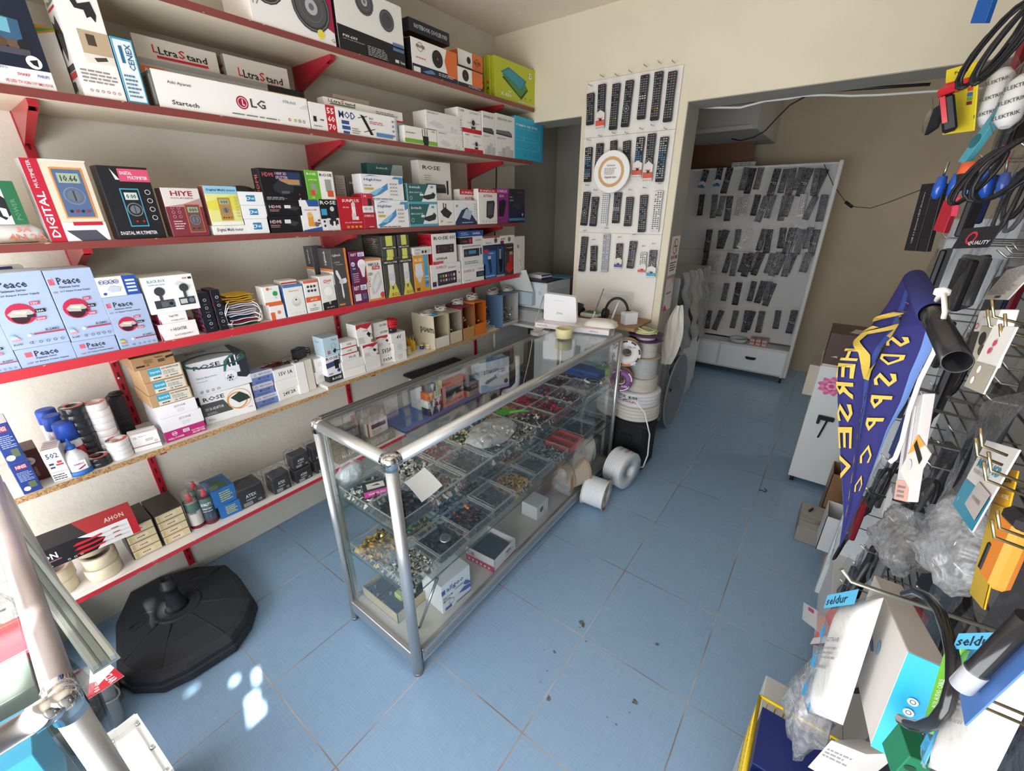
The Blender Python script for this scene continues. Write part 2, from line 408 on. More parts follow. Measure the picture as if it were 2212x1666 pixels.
# ---------------------------------------------------------------- red wall shelving
SH = {1: (-1.86,2.266,0.0,-0.4,2.73),2: (-1.87,1.956,0.0,-0.4,2.73),3: (-1.88,1.560,0.0,-0.4,2.60),
      4: (-1.88,1.210,0.0,-0.4,2.60),5: (-1.88,0.820,0.0,-0.4,2.36),6: (-1.88,0.378,0.0,-0.4,1.42)}
def sz(s,y): return SH[s][1]+(0.018 if s == 5 and y > 0.985 else 0)
def board(s,y0,y1,th,top,under,edge,edgemat,edge_th,label):
 xf = SH[s][0]; m = MB(); x0 = WL+0.004
 def slopebox(xa,xb,dz0,dz1,col,mat,cols=None):
  a = b = sz(s,(y0+y1)/2)
  m.obox((xa,y0,a-dz1),(xb-xa,0,0),(0,y1-y0,b-a),(0,0,dz1-dz0),col,mat,0,cols)
 slopebox(x0,xf-0.0012,0,th,top,'board',{'f': top,'k': under})
 o = m.build('shelf_board',label=label,cat='shelf')
 e = MB(); a = b = sz(s,(y0+y1)/2)
 e.obox((xf-0.0010,y0,a-edge_th),(0.0010 if edgemat == 'chip' else 0.003,0,0),(0,y1-y0,b-a),(0,0,edge_th+0.0003),edge,edgemat,0)
 # chips knocked out of the edge banding
 if edgemat != 'chip':
  for q in range(9):
   y = R.uniform(max(y0,-0.2),y1-0.05); zz = sz(s,y)-R.choice((0.0,edge_th-0.004)); ww = R.uniform(0.004,0.014)
   e.poly([(xf+0.0026,y,zz-0.003),(xf+0.0026,y+ww,zz-0.002),(xf+0.0026,y+ww*0.8,zz+0.0003),(xf+0.0026,y+ww*0.2,zz+0.0003)],'c9a58a','matte')
 e.build('edge_band',o); return o
board(1,-0.4,2.73,0.02,'d8cbb2','d9cdb6','7f3f3b','paintmetal',0.022,'topmost long cream shelf board with brown-red edge, under the ceiling')
board(2,-0.4,2.73,0.02,'d8cbb2','d9cdb6','7f3f3b','paintmetal',0.022,'second long cream shelf board with brown-red edge, holding the flat television stand cartons')
board(3,-0.4,2.60,0.02,'d8cbb2','d9cdb6','7f3f3b','paintmetal',0.022,'third long shelf board with brown-red edge, holding the multimeter boxes')
board(4,-0.4,2.60,0.02,'d9d4cc','cbc6be','c0303c','paintmetal',0.030,'white shelf board with bright red front edge, holding power supply and lamp boxes')
board(5,-0.4,0.985,0.02,'e6e4e0','c8c4bc','ffffff','chip',0.020,'white shelf board with raw chipboard edge, left of the joint, holding tape rolls')
board(5,0.988,2.36,0.02,'e6e4e0','c8c4bc','ffffff','chip',0.020,'white shelf board with raw chipboard edge, right of the joint, holding adapter boxes')
board(6,-0.4,1.42,0.02,'e8e4e2','c8c4bc','c0303c','paintmetal',0.018,'lowest white shelf board with red edge, just above the floor')
SH[7] = (-1.90,0.378,0.0,1.44,2.5)
board(7,1.44,2.5,0.02,'5b78c8','8c8c90','6a4538','matte',0.014,'low shelf board with bright blue top behind the glass counter')

for y,ztop,where in ((0.31,2.4,'left'),(1.276,2.45,'middle'),(2.432,2.45,'right')):
 t = thing('shelf_upright','red slotted steel upright on the left wall, %s of the three in view' % where,'shelf upright',(WL,y,0.05),group='red shelf uprights')
 u = MB(); u.box(0.0005,0.012,-0.013,0.013,0,ztop-0.05,'a81f2c','paintmetal',0.001)
 for q in range(int((ztop-0.1)/0.05)):
  u.poly([(0.0126,-0.003,0.03+q*0.05),(0.0126,0.003,0.03+q*0.05),(0.0126,0.003,0.055+q*0.05),(0.0126,-0.003,0.055+q*0.05)],'4a1016','matte')
 u.build('rail',t)
 for q in range(7):
  z = 0.32+q*0.33
  if z > ztop-0.1: continue
  sc = MB(); sc.lathe((0.012,0,z),(1,0,0),[(0,0.007),(0.002,0.0065),(0.003,0.003)],'b9b6b0','metal',10); sc.build('screw',t)
def bracket(s,y,where):
 xf,_,_,ya,yb = SH[s]; z = sz(s,y)-0.0205; L = xf-WL-0.055
 m = MB(); o = V3((WL+0.0135,y-0.011,z)); U = V3((1,0,0)); V = V3((0,0,1))
 m.prism([(0,0),(0,-0.098),(0.02,-0.090),(L-0.03,-0.026),(L,-0.020),(L,0)],o,U,V,(0,0.0015,0),'a3222d','paintmetal')
 m.prism([(0,0),(0,-0.098),(0.02,-0.090),(L-0.03,-0.026),(L,-0.020),(L,0)],o+V3((0,0.0205,0)),U,V,(0,0.0015,0),'a3222d','paintmetal')
 # folded lower flange
 m.obox(o+V3((0.02,0.001,-0.0905)),V3((L-0.05,0,0.0645)),(0,0.02,0),(0,0,0.0015),'ac2631','paintmetal')
 m.box(o.x+L,o.x+L+0.012,o.y,o.y+0.022,z-0.018,z-0.001,'a3222d','paintmetal')
 m.build('shelf_bracket',label='red folded steel bracket under %s' % where,cat='bracket',group='red shelf brackets')
nm = {1: 'the topmost shelf',2: 'the second shelf from the top',3: 'the third shelf from the top',4: 'the bright red edged shelf',5: 'the chipboard edged shelf',6: 'the lowest shelf'}
for s in range(1,7):
 for y,wn in ((0.31,'left'),(1.276,'middle'),(2.432,'right')):
  if y < SH[s][4]-0.02 and not (s == 1 and wn == 'left'): bracket(s,y,nm[s]+' on the %s upright' % wn)

# ---------------------------------------------------------------- long glass counter
CX0,CX1,CY0,CY1,CH =-1.345,-0.915,0.62,2.33,0.975
ct = thing('glass_counter','long glass display counter with silver tube frame, crowded with component boxes','display counter',((CX0+CX1)/2,(CY0+CY1)/2,0))
def cm(mb,name,parent=None,label=None):
 o = mb.build(name,parent or ct,label)
 if parent is None: o.location = (-(CX0+CX1)/2,-(CY0+CY1)/2,0)
 return o
AL = 'c9cbcc'
r = 0.020
for (x,y,rr) in ((CX1-r,CY0+r,0.020),(CX0+0.012,CY0+0.012,0.013),(CX1-0.013,CY1-0.013,0.013),(CX0+0.012,CY1-0.012,0.013)):
 m = MB(); m.cyl((x,y,0.0),(x,y,CH-0.03),rr,AL,'aluminium',20)
 m.cyl((x,y,0.0),(x,y,0.012),rr*1.04,'9a9c9e','aluminium',20)
 cm(m,'leg')
zt = CH-0.022
for (p,q,rr) in (((CX1-r,CY0+0.035,zt),(CX1-r,CY1-0.02,zt),0.021),((CX0+0.03,CY0+r,zt),(CX1-0.035,CY0+r,zt),0.021)):
 m = MB(); m.cyl(p,q,rr,AL,'aluminium',20); cm(m,'top_rail')
m = MB()   # square rear rail with its two sliding door tracks
m.box(CX0,CX0+0.05,CY0+0.03,CY1,CH-0.018,CH-0.004,'b9bbb9','aluminium')
for k in range(3): m.box(CX0+0.004+k*0.018,CX0+0.008+k*0.018,CY0+0.03,CY1,CH-0.004,CH+0.004,'a6a8a6','aluminium')
cm(m,'rear_track')
for (x,y) in ((CX1-r,CY0+r),(CX0+0.012,CY0+r)):
 m = MB(); m.lathe((x,y,zt-0.026),(0,0,1),[(0,0.0235),(0.03,0.0238),(0.043,0.0205),(0.048,0.012),(0.0485,0.001)],'dfe0e0','chrome',24)
 m.cyl((x,y,zt),(x+0.0,y+0.027,zt),0.0235,'dfe0e0','chrome',20)
 m.cyl((x,y,zt),(x-0.027 if x >-1.2 else x+0.027,y,zt),0.0235,'dfe0e0','chrome',20)
 cm(m,'corner_cap')
# base: raised plinth tray
ZP = 0.105
m = MB(); m.box(CX0+0.02,CX1-0.02,CY0+0.02,CY1-0.01,ZP-0.018,ZP,'c6c0b4','board')
for y in (1.19,1.76): m.box(CX0+0.02,CX1-0.02,y,y+0.002,ZP,ZP+0.0006,'9b948a','matte')
cm(m,'base_panel')
m = MB()
m.box(CX1-0.022,CX1-0.004,CY0+0.04,CY1-0.02,ZP-0.055,ZP+0.008,'b7babc','aluminium',0.002)
for k in range(2): m.box(CX1-0.004,CX1-0.001,CY0+0.04,CY1-0.02,ZP-0.052+0.046*k,ZP-0.040+0.046*k,'cfd1d2','aluminium')
m.box(CX0+0.02,CX1-0.03,CY0+0.004,CY0+0.022,ZP-0.055,ZP+0.008,'b7babc','aluminium',0.002)
m.box(CX0+0.004,CX0+0.022,CY0+0.02,CY1-0.02,ZP-0.055,ZP+0.008,'b7babc','aluminium',0.002)
m.box(CX0+0.02,CX1-0.03,CY1-0.022,CY1-0.004,ZP-0.055,ZP+0.008,'b7babc','aluminium',0.002)
cm(m,'base_frame')
ZS1,ZS2 = 0.655,0.385     # the two glass shelves
def pane(x0,x1,y0,y1,z0,z1,name='glass_pane'):
 m = MB(); m.box(x0,x1,y0,y1,z0,z1,'cfe4df','glass')
 cm(m,name)
pane(CX0+0.045,CX1-0.034,CY0+0.036,1.46,CH-0.006,CH-0.002,'glass_top')
pane(CX0+0.045,CX1-0.034,1.462,CY1-0.01,CH-0.006,CH-0.002,'glass_top')
pane(CX1-0.014,CX1-0.010,CY0+0.045,CY1-0.03,ZP+0.008,CH-0.045,'front_glass')
pane(CX0+0.03,CX1-0.045,CY0+0.016,CY0+0.020,ZP+0.008,CH-0.045,'end_glass')
for z in (ZS1,ZS2):
 m = MB(); m.box(CX0+0.03,CX1-0.018,CY0+0.03,CY1-0.03,z-0.006,z,'b9d6cf','glass')
 m.box(CX1-0.0178,CX1-0.0162,CY0+0.03,CY1-0.03,z-0.006,z,'3f6a60','glassedge')
 m.box(CX0+0.03,CX1-0.018,CY0+0.0284,CY0+0.0298,z-0.006,z,'3f6a60','glassedge')
 cm(m,'glass_shelf')
m = MB()
for x in (CX0+0.006,CX0+0.018):
 m.box(x,x+0.006,CY0+0.03,CY0+0.045,ZP,CH-0.02,'a9b4b0','aluminium')
cm(m,'rear_frame')
# ---------------------------------------------------------------- second glass counter, near left corner
c2 = thing('glass_counter','glass display counter with silver tube frame at the lower left corner of the photo','display counter',(-1.2,-0.35,0))
def c2m(mb,name):
 o = mb.build(name,c2); o.location = (1.2,0.35,0); return o
X2,Y2,Z2 =-0.785,-0.085,0.965
m = MB(); m.cyl((X2,Y2,0),(X2,Y2,Z2-0.02),0.0185,'d6d8d9','aluminium',24); c2m(m,'leg')
m = MB(); m.cyl((-1.74,Y2,0),(-1.74,Y2,Z2-0.02),0.0185,'d6d8d9','aluminium',16); c2m(m,'leg')
m = MB(); m.cyl((X2-0.03,Y2,Z2),(-1.74,Y2,Z2),0.0185,'c8bfc2','aluminium',24); c2m(m,'top_rail')
m = MB(); m.cyl((X2,Y2-0.03,Z2),(X2,-0.60,Z2),0.0185,'c8c4c2','aluminium',24); c2m(m,'top_rail')
m = MB(); m.lathe((X2,Y2,Z2-0.03),(0,0,1),[(0,0.0205),(0.03,0.0208),(0.045,0.018),(0.051,0.010),(0.0515,0.001)],'dfe0e0','chrome',28)
m.cyl((X2,Y2,Z2),(X2-0.034,Y2,Z2),0.0207,'dfe0e0','chrome',24); m.cyl((X2,Y2,Z2),(X2,Y2-0.034,Z2),0.0207,'dfe0e0','chrome',24)
c2m(m,'corner_cap')
m = MB()
for k in range(3): m.obox((-1.72,-0.125+0.013*k,0.80),(0.72,0.068,0),(0,0.008,0),(0,0,0.012),('b5bdb8','8f9a94','c4ccc8')[k],'aluminium')
m.obox((-1.72,-0.128,0.794),(0.72,0.068,0),(0,0.042,0),(0,0,0.005),'a9b5ae','aluminium')
c2m(m,'shelf_rail')
m = MB(); m.box(-1.72,X2-0.022,-0.60,Y2-0.02,Z2+0.004,Z2+0.008,'d5e6e2','glass'); c2m(m,'glass_top')
m = MB(); m.box(X2-0.004,X2,-0.60,Y2-0.025,0.12,Z2-0.03,'d5e6e2','glass'); c2m(m,'end_glass')
m = MB(); m.box(-1.72,X2-0.025,Y2-0.003,Y2+0.001,0.45,Z2-0.03,'d5e6e2','glass'); c2m(m,'rear_glass')
m = MB(); m.box(-1.72,X2-0.01,-0.60,-0.27,0.10,0.12,'c6c0b4','board'); m.box(-1.72,X2-0.01,-0.60,-0.27,0.0,0.10,'b7babc','aluminium'); c2m(m,'base_panel')
m = MB(); m.box(-1.72,X2-0.015,-0.60,Y2-0.012,0.594,0.60,'b9d6cf','glass'); c2m(m,'glass_shelf')

# ---------------------------------------------------------------- printed cartons
W_,K_,G_,RD = 'f2f1ee','1c1b1e','8f8d8a','c3202f'
def recolour(m,start,cols):
 for i,c in cols.items():
  if c: m.c[start+i] = lin(c)
def carton(lbl,g,d,c,front=(),side=(),top=(),sc=None,tc=None,name='product_box',cat='box',group=None,mat='card',extra=None):
 x0,y0,x1,y1,z0,z1 = g; m = MB()
 P0,P1 = V3((x0,y0,z0)),V3((x1,y1,z0)); U = P1-P0; V = V3((0,0,z1-z0)); n = V3((U.y,-U.x,0)).normalized(); D = n*d
 o = P0-D; st = len(m.c)
 m.obox(o,D,U,V,c,mat,0.0012)
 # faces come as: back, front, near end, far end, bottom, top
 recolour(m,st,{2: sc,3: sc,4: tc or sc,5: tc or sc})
 # tuck flap seams
 m.art(P0+V,U,-D,[('r',0.03,0.90,0.97,0.90+0.0012/max(d,.01),'a9a6a2')]+list(top),mat)
 m.art(P0,U,V,list(front),mat); m.art(o,D,V,list(side),mat)
 if extra: extra(m,P0,U,V,D)
 ob = m.build(name,label=lbl,cat=cat,group=group)
 return origin(ob,P0-D/2+U/2)
def T(s,u0,v0,u1,h,c=K_): return ('t',s,u0,v0,u1,h,c)
def L(u0,v0,u1,v1,n,c='8c8a88'): return ('l',u0,v0,u1,v1,n,c)
def Rr(u0,v0,u1,v1,c): return ('r',u0,v0,u1,v1,c)
def Cc(u,v,r,c): return ('c',u,v,r,c)
def Rg(u,v,r,c,w): return ('o',u,v,r,c,w)
def Pp(pts,c): return ('p',pts,c)
def spk(u,v,r,rim='3a3a3c',cone='55565a',hub='b5b7ba'):      # printed loudspeaker
 return [Cc(u,v,r,rim),Rg(u,v,r*0.93,'8d8f94',r*0.03),Cc(u,v,r*0.8,cone),Rg(u,v,r*0.6,'6f7176',r*0.03),Cc(u,v,r*0.32,hub),Cc(u,v,r*0.14,'6c6e72')]
def ultra(u0,v0,u1,h,bar=RD):
 w = u1-u0
 return [T('L',u0,v0+h*0.1,u0+w*0.09,h,RD),T('Ltra',u0+w*0.10,v0,u0+w*0.44,h*0.95),T('S',u0+w*0.46,v0,u0+w*0.58,h*1.1,RD),T('tand',u0+w*0.60,v0,u1,h*0.9),Rr(u0+w*0.05,v0-h*0.55,u1,v0-h*0.2,bar)]
def icons(u0,v,u1,n,r,c='55555a'):
 return [Rg(u0+(u1-u0)*i/max(n-1,1),v,r,c,r*0.35) for i in range(n)]
def lnb(u,v,s,c='e8e6e2',c2='c9c6c2'):
 return [Rr(u-.10*s,v,u+.10*s,v+.42*s,c),Cc(u,v+.46*s,.10*s,c2),Rr(u-.14*s,v-.16*s,u+.06*s,v+.10*s,c2),Rr(u+.06*s,v-.16*s,u+.22*s,v-.02*s,c)]

# ---- topmost shelf
carton('big white and crimson car loudspeaker box, leftmost on the topmost shelf',(-1.864,0.9545,-1.864,1.2833,2.2666,2.4866),0.20,'efecea',
 [Pp([(0.45,1),(0.60,0.42),(1,0.20),(1,1)],'a32149')]+spk(0.20,0.60,0.30)+spk(0.72,0.48,0.36)+[Cc(0.80,0.12,0.07,'e8d84a'),T('17',0.03,0.25,0.10,0.07,G_),T('G',0.93,0.05,0.98,0.06,G_)],
 [Pp([(0.0,0.9),(0.25,0.65),(0.8,0.5),(0.8,0.62),(0.35,0.78),(0.1,1)],'d0475c')])
carton('tall white and black oval loudspeaker box labelled PW-6X9 on the topmost shelf',(-1.864,1.298,-1.864,1.6469,2.2666,2.499),0.20,'e6e4df',
 [Rr(0,0,1,0.30,'222226'),Pp([(0,0.30),(1,0.30),(1,0.33),(0,0.37)],'222226')]+spk(0.42,0.83,0.20)+[Cc(0.74,0.68,0.17,'4a4b4e',1.0) if False else Cc(0.74,0.68,0.17,'4a4b4e'),Rg(0.74,0.68,0.14,'77787c',0.01),T('PW-6X9',0.06,0.20,0.26,0.04,'e8e8e8'),T('6x9" Coaxial 2-Way Speaker',0.06,0.165,0.36,0.02,'c8c8c8'),L(0.40,0.03,0.74,0.19,6,'b0b0b2'),Rr(0.80,0.24,0.98,0.29,'5d7ba8'),Rr(0.80,0.32,0.98,0.37,'5d7ba8'),Rr(0.82,0.05,0.88,0.10,'d6d6d4'),T('Uzman',0.90,0.05,0.98,0.05,'d6d6d4')],
 sc='2a2a2e')
g0 = (-1.864,1.6897,-1.864,2.0043,2.2666,2.4043)
PW = [Rr(0,0,1,0.25,'242a3e'),Rr(0.76,0.16,1,1,'d9713a'),Pp([(0.76,0.25),(0.70,0.6),(0.76,1)],'d9713a'),Rr(0.02,0.02,0.16,0.17,'e9e6e2'),Rg(0.18,0.78,0.14,'c98a2c',0.02),T('PAWER',0.10,0.74,0.28,0.10),L(0.08,0.42,0.32,0.50,1,'d0706a'),Cc(0.54,0.60,0.27,'202124'),Rg(0.54,0.60,0.20,'3d3e42',0.02),Cc(0.54,0.60,0.04,'c33'+'344'),L(0.55,0.10,0.98,0.2,2,'c9ccd8'),Pp([(0.2,0.08),(0.4,0.2),(0.48,0.1),(0.3,0.04)],'5f7fb4')]
carton('orange and white loudspeaker box under the notebook cooler box, topmost shelf',g0,0.16,'ecebe8',PW,sc='1f1c20')
g1 = (-1.864,2.0061,-1.864,2.2104,2.2666,2.3537)
PW2 = [Rr(0,0,1,0.22,'242a3e'),Rr(0.56,0.18,1,1,'d9713a'),Cc(0.30,0.62,0.30,'202124'),Rg(0.30,0.62,0.22,'3d3e42',0.02),Cc(0.30,0.62,0.05,'c33344'),L(0.4,0.06,0.95,0.18,2,'c9ccd8')]
carton('lower small orange and white loudspeaker box beside the yellow-green boxes',g1,0.16,'ecebe8',PW2,sc='1f1c20')
carton('upper small orange and white loudspeaker box stacked beside the yellow-green boxes',(-1.894,2.0459,-1.894,2.2488,2.3541,2.4446),0.13,'ecebe8',[Rr(0,0,1,0.22,'2a2730'),Rr(0.56,0.18,1,1,'d9713a'),Cc(0.42,0.58,0.18,'202124'),Rg(0.76,0.6,0.2,'7a4a20',0.05),T('PAWER',0.62,0.5,0.92,0.16)],sc='d9713a')
x,y0,_,y1,z0,z1 = g0
carton('orange and white loudspeaker box behind the front one, topmost shelf',(x-0.165,y0-0.05,x-0.165,y0+0.20,z0,z1+0.055),0.14,'ecebe8',[Rr(0.62,0,1,1,'d9713a'),Cc(0.5,0.86,0.12,'202124'),T('PAWER',0.68,0.84,0.95,0.08)],sc='d9713a')
carton('plain orange loudspeaker box at the back, right of the notebook cooler box',(x-0.165,y0+0.205,x-0.165,y0+0.40,z0,z1+0.03),0.14,'d9713a',[L(0.2,0.85,0.8,0.92,1,'b05020')],sc='d9713a')
gx = (-1.95,1.763,2.4839); gy = (-1.95,2.046,2.5193)
carton('flat dark navy box labelled NOTEBOOK COOLER PAD on top of orange boxes',(-1.95,gx[1],-1.95,gy[1],z1+0.056,z1+0.056+0.055),0.20,'262b3a',[T('NOTEBOOK COOLER PAD',0.12,0.35,0.94,0.34,'d5d5d8')],[T('PAD',0.2,0.35,0.6,0.3,'b5b5b8')],sc='20242f')
gc = (-1.8865,2.3501,-1.8705,2.7815,2.2666,2.4803)
carton('yellow-green notebook cooler box with blue pad picture, frontmost of three',gc,0.028,'b9c232',
 [Pp([(0.16,0.56),(0.60,0.14),(0.76,0.42),(0.66,0.62),(0.3,0.7)],'3c4a36'),Pp([(0.16,0.62),(0.58,0.20),(0.74,0.46),(0.64,0.66),(0.3,0.78)],'4c8a3c'),Pp([(0.13,0.68),(0.30,0.84),(0.72,0.64),(0.60,0.36)],'2f7f92'),Pp([(0.17,0.68),(0.31,0.80),(0.67,0.63),(0.58,0.41)],'3f95a5'),Cc(0.80,0.80,0.075,'f2f0e4'),T('15',0.765,0.76,0.83,0.08),T('X-850',0.12,0.12,0.36,0.09,'efeee0'),T('NOTEBOOK COOLER',0.52,0.055,0.96,0.045,'efeee0')]+icons(0.56,0.2,0.82,3,0.03,'5b6020')+[T('usb',0.29,0.24,0.36,0.04,'efeee0')],sc='aab02c')
U = (V3((gc[2],gc[3],0))-V3((gc[0],gc[1],0))).normalized(); nn = V3((U.y,-U.x,0))
for k_,wd in enumerate(('middle','rearmost')):
 q = nn*(-(0.030*(k_+1)))-U*0.012*(k_+1)
 carton('yellow-green notebook cooler box, %s of three standing together' % wd,(gc[0]+q.x,gc[1]+q.y,gc[2]+q.x,gc[3]+q.y,gc[4],gc[5]+0.002*(1-2*k_)),0.028,'b9c232',[],[Rr(0.3,0.36,0.7,0.42,RD),Rr(0.3,0.22,0.7,0.28,'2b2b30')],sc='aab02c')

# ---- second shelf
carton('dark blue television wall mount box with family picture at the left edge',(-1.874,0.2279,-1.874,0.3651,1.9566,2.2027),0.06,'1d2436',
 [Rr(0,0,1,0.18,'e9e8e6'),Pp([(0.15,0.42),(0.75,0.40),(0.78,0.62),(0.2,0.66)],'3c5f7c'),Pp([(0.28,0.50),(0.62,0.49),(0.64,0.62),(0.3,0.64)],'6fb0c6'),Cc(0.45,0.40,0.045,'5a4638'),Cc(0.60,0.39,0.045,'6a5340'),Cc(0.75,0.40,0.05,'23202a'),Rr(0.3,0.30,0.8,0.36,'4b4a55'),Cc(0.80,0.25,0.062,'f1f0ee'),Pp([(0.74,0.26),(0.86,0.28),(0.85,0.21),(0.78,0.225)],'242428'),T('SHARP',0.50,0.105,0.68,0.028,'c04248'),T('PHILIPS',0.78,0.11,0.95,0.028,'3b67a8'),T('ENVO',0.24,0.15,0.4,0.024,'5b88b0'),T('VE LED TV ICIN UYUMLUDUR',0.3,0.03,0.96,0.028,'c04a52'),L(0.1,0.86,0.8,0.96,4,'c5c8d2')],sc='d8d6d0')
g = (-1.93,0.3759,-1.93,0.3999,1.9566,2.1288)
carton('white box with green and orange trim behind the dark television mount box',(-1.95,g[1]-0.03,-1.95,g[3]+0.02,g[4],g[5]),0.06,'dedad2',[Pp([(0,1),(0,0.8),(1,0.95),(1,1)],'d98f34'),Pp([(0,0.9),(0,0.82),(1,0.98),(1,1)],'5a9a4a')],sc='d5d1c8')
carton('tall white wall mount box with black bracket picture, beside the cyan box',(-1.874,0.4232,-1.874,0.5203,1.9566,2.2541),0.10,'efedea',
 [Rr(0.30,0.30,0.98,0.56,'b9a58a'),Rr(0.46,0.44,0.66,0.53,'4a4038'),Rr(0.30,0.30,0.98,0.37,'e2dcd2'),Pp([(0.5,0.34),(0.8,0.36),(0.82,0.33),(0.55,0.31)],'4c4138'),Pp([(0.3,0.82),(0.42,0.86),(0.5,0.76),(0.80,0.80),(0.86,0.70),(0.80,0.64),(0.72,0.68),(0.62,0.66),(0.60,0.72),(0.4,0.72)],'2a2a2e'),L(0.08,0.12,0.9,0.24,4,'8c8a88')]+icons(0.2,0.06,0.85,6,0.012,'9a5a50'),
 [T('UltraStand',0.12,0.74,0.85,0.035),Rr(0.1,0.70,0.85,0.72,RD),Pp([(0.1,0.64),(0.3,0.60),(0.55,0.66),(0.85,0.5),(0.7,0.36),(0.5,0.30),(0.35,0.42),(0.15,0.38)],'1e1e22'),Rr(0.2,0.22,0.9,0.27,'222226'),Rr(0.2,0.16,0.9,0.21,RD),Rr(0.25,0.06,0.5,0.14,'37373a')],sc='e9e6e2')
carton('cyan and white upright box lettered CENEX beside the long white carton',(-1.874,0.5237,-1.874,0.5743,1.9566,2.1229),0.05,'e8eef0',
 [Rr(0,0,1,0.03,'3c9fc4'),Rr(0,0.97,1,1,'3c9fc4'),Rr(0,0,0.06,1,'3c9fc4'),Rr(0.94,0,1,1,'3c9fc4'),('T','CENEX',0.55,0.52,0.92,0.30,'2a6f96'),Rr(0.26,0.62,0.42,0.88,'2e6c92'),L(0.15,0.08,0.85,0.46,6,'4e7d94')],sc='3c9fc4')
gL = (-1.874,0.604,-1.874,1.1175,1.9566,2.0612)
carton('long white television stand carton with round red logo and STR-50S marking',gL,0.10,'efedeb',
 [('c',0.505,0.50,0.20,'a31f3c'),Rg(0.505,0.50,0.155,'efedeb',0.02),Rr(0.503,0.42,0.509,0.6,'efedeb'),Rr(0.503,0.42,0.52,0.45,'efedeb'),T('LG',0.56,0.40,0.665,0.27,'4a4648'),T('Startech',0.07,0.12,0.22,0.13,'4c4a4a'),T('Aski Aparati',0.07,0.66,0.20,0.10,'6c6a6a'),T('STR-50S',0.80,0.72,0.90,0.09,'8a8886'),L(0.42,0.10,0.80,0.17,1,'6c6a6a'),Rg(0.83,0.2,0.05,'c05050',0.02),Rg(0.875,0.2,0.05,'c8a840',0.03),Rg(0.91,0.2,0.05,'5c5c5c',0.02),Rg(0.945,0.2,0.05,'5c8c5c',0.02),Pp([(0.92,0.62),(0.985,0.62),(0.985,0.8)],'dcdad8')],
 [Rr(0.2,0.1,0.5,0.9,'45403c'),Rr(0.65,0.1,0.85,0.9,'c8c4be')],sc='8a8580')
def behind(lbl,u0,u1,top,zo,d,c,front,xo,sc=None,side=()):
 carton(lbl,(xo,u0,xo,u1,zo,top),d,c,front,side,sc=sc)
a = (-2.0,0.617,2.1784); b = (-2.0,0.8646,2.1828)
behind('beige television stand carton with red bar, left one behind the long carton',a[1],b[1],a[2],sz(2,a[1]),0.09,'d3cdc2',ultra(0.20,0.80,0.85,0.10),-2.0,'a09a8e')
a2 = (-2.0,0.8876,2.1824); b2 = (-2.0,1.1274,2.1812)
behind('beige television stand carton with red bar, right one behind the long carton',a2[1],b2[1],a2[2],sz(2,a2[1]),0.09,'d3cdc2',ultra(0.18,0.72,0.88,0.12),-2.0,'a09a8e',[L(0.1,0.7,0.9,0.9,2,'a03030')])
a3 = (-1.975,0.6117,2.1089); b3 = (-1.975,1.0199,2.1132)
behind('grey glossy bracket box with orange label strip behind the long carton',a3[1],b3[1] ,a3[2],sz(2,a3[1]),0.022,'b9b6b2',[Rr(0,0.72,0.16,0.86,'dc7a40'),T('A-3255',0.02,0.74,0.15,0.09,'efedeb'),Rr(0,0.9,1,1,'9d9a98'),Pp([(0.5,0.78),(0.56,0.84),(0.78,0.8),(0.74,0.74)],'3a3a3c')],-1.975,'c9c4bc')
a4 = (-1.982,1.0072,2.1083); b4 = (-1.982,1.1751,2.1136)
behind('yellow and black box peeping out behind the right end of the long carton',max(a4[1],b3[1]+0.002),b4[1],a4[2],sz(2,a4[1]),0.015,'222226',[Rr(0,0.0,1,0.86,'d9a43c'),T('SOTECH',0.1,0.72,0.95,0.1,'2a2520')],-1.982)
g = (-1.874,1.1219,-1.874,1.24,1.9566,2.0548)
carton('white box with red strip numbered 55 60 70 next to the long carton',g,0.035,'eeecea',[Rr(0.62,0,0.98,1,RD),T('55',0.66,0.68,0.94,0.22,'f2f0ee'),T('60',0.66,0.38,0.94,0.22,'f2f0ee'),T('70',0.66,0.08,0.94,0.22,'f2f0ee'),Rr(0.1,0.3,0.22,0.5,'2a2a2c'),L(0.36,0.34,0.52,0.46,1,'55555a'),L(0.08,0.1,0.5,0.2,1,'8a8a8a')])
g = (-1.874,1.2424,-1.874,1.558,1.9566,2.0567)
carton('white box lettered MOD in blue with a black rail picture',g,0.035,'f0efed',[T('MOD',0.04,0.60,0.30,0.27,'26407c'),Rr(0.07,0.38,0.19,0.52,'33558f'),Rr(0.07,0.18,0.20,0.32,'33558f'),Rr(0.08,0.02,0.18,0.12,'33558f'),Pp([(0.38,0.86),(0.44,0.82),(0.58,0.12),(0.53,0.10)],'222226'),Pp([(0.34,0.72),(0.50,0.84),(0.50,0.81),(0.34,0.69)],'222226'),Pp([(0.42,0.2),(0.62,0.38),(0.62,0.35),(0.42,0.17)],'222226'),T('MOD',0.53,0.72,0.60,0.08,'4a6aa0'),L(0.53,0.54,0.85,0.68,2,'c26a62'),Rr(0.63,0.08,0.93,0.24,'5b8ac0'),L(0.22,0.05,0.36,0.3,3,'8a8886'),L(0.93,0.1,0.98,0.9,4,'6f97c2')])
g = (-1.915,1.2198,-1.915,1.6445,1.9566,2.0931)
carton('white television stand box with green bar behind the blue lettered one',g,0.05,'efedeb',ultra(0.05,0.88,0.36,0.09,'2f7a4a')+[L(0.62,0.80,0.95,0.90,2),Rr(0.90,0.02,1,0.70,'8e9aa2'),Rr(0.90,0.66,1,0.72,RD),Rr(0.91,0.30,0.97,0.55,'39708c')])
a5 = (-2.0,1.3248,2.1316); b5 = (-2.0,1.5153,2.1261)
behind('greyish brown box at the back above the blue lettered box',a5[1],b5[1],a5[2],sz(2,a5[1]),0.06,'bdb2a6',[T('POLY-LINK',0.05,0.88,0.3,0.04,'5a524c')],-2.0)
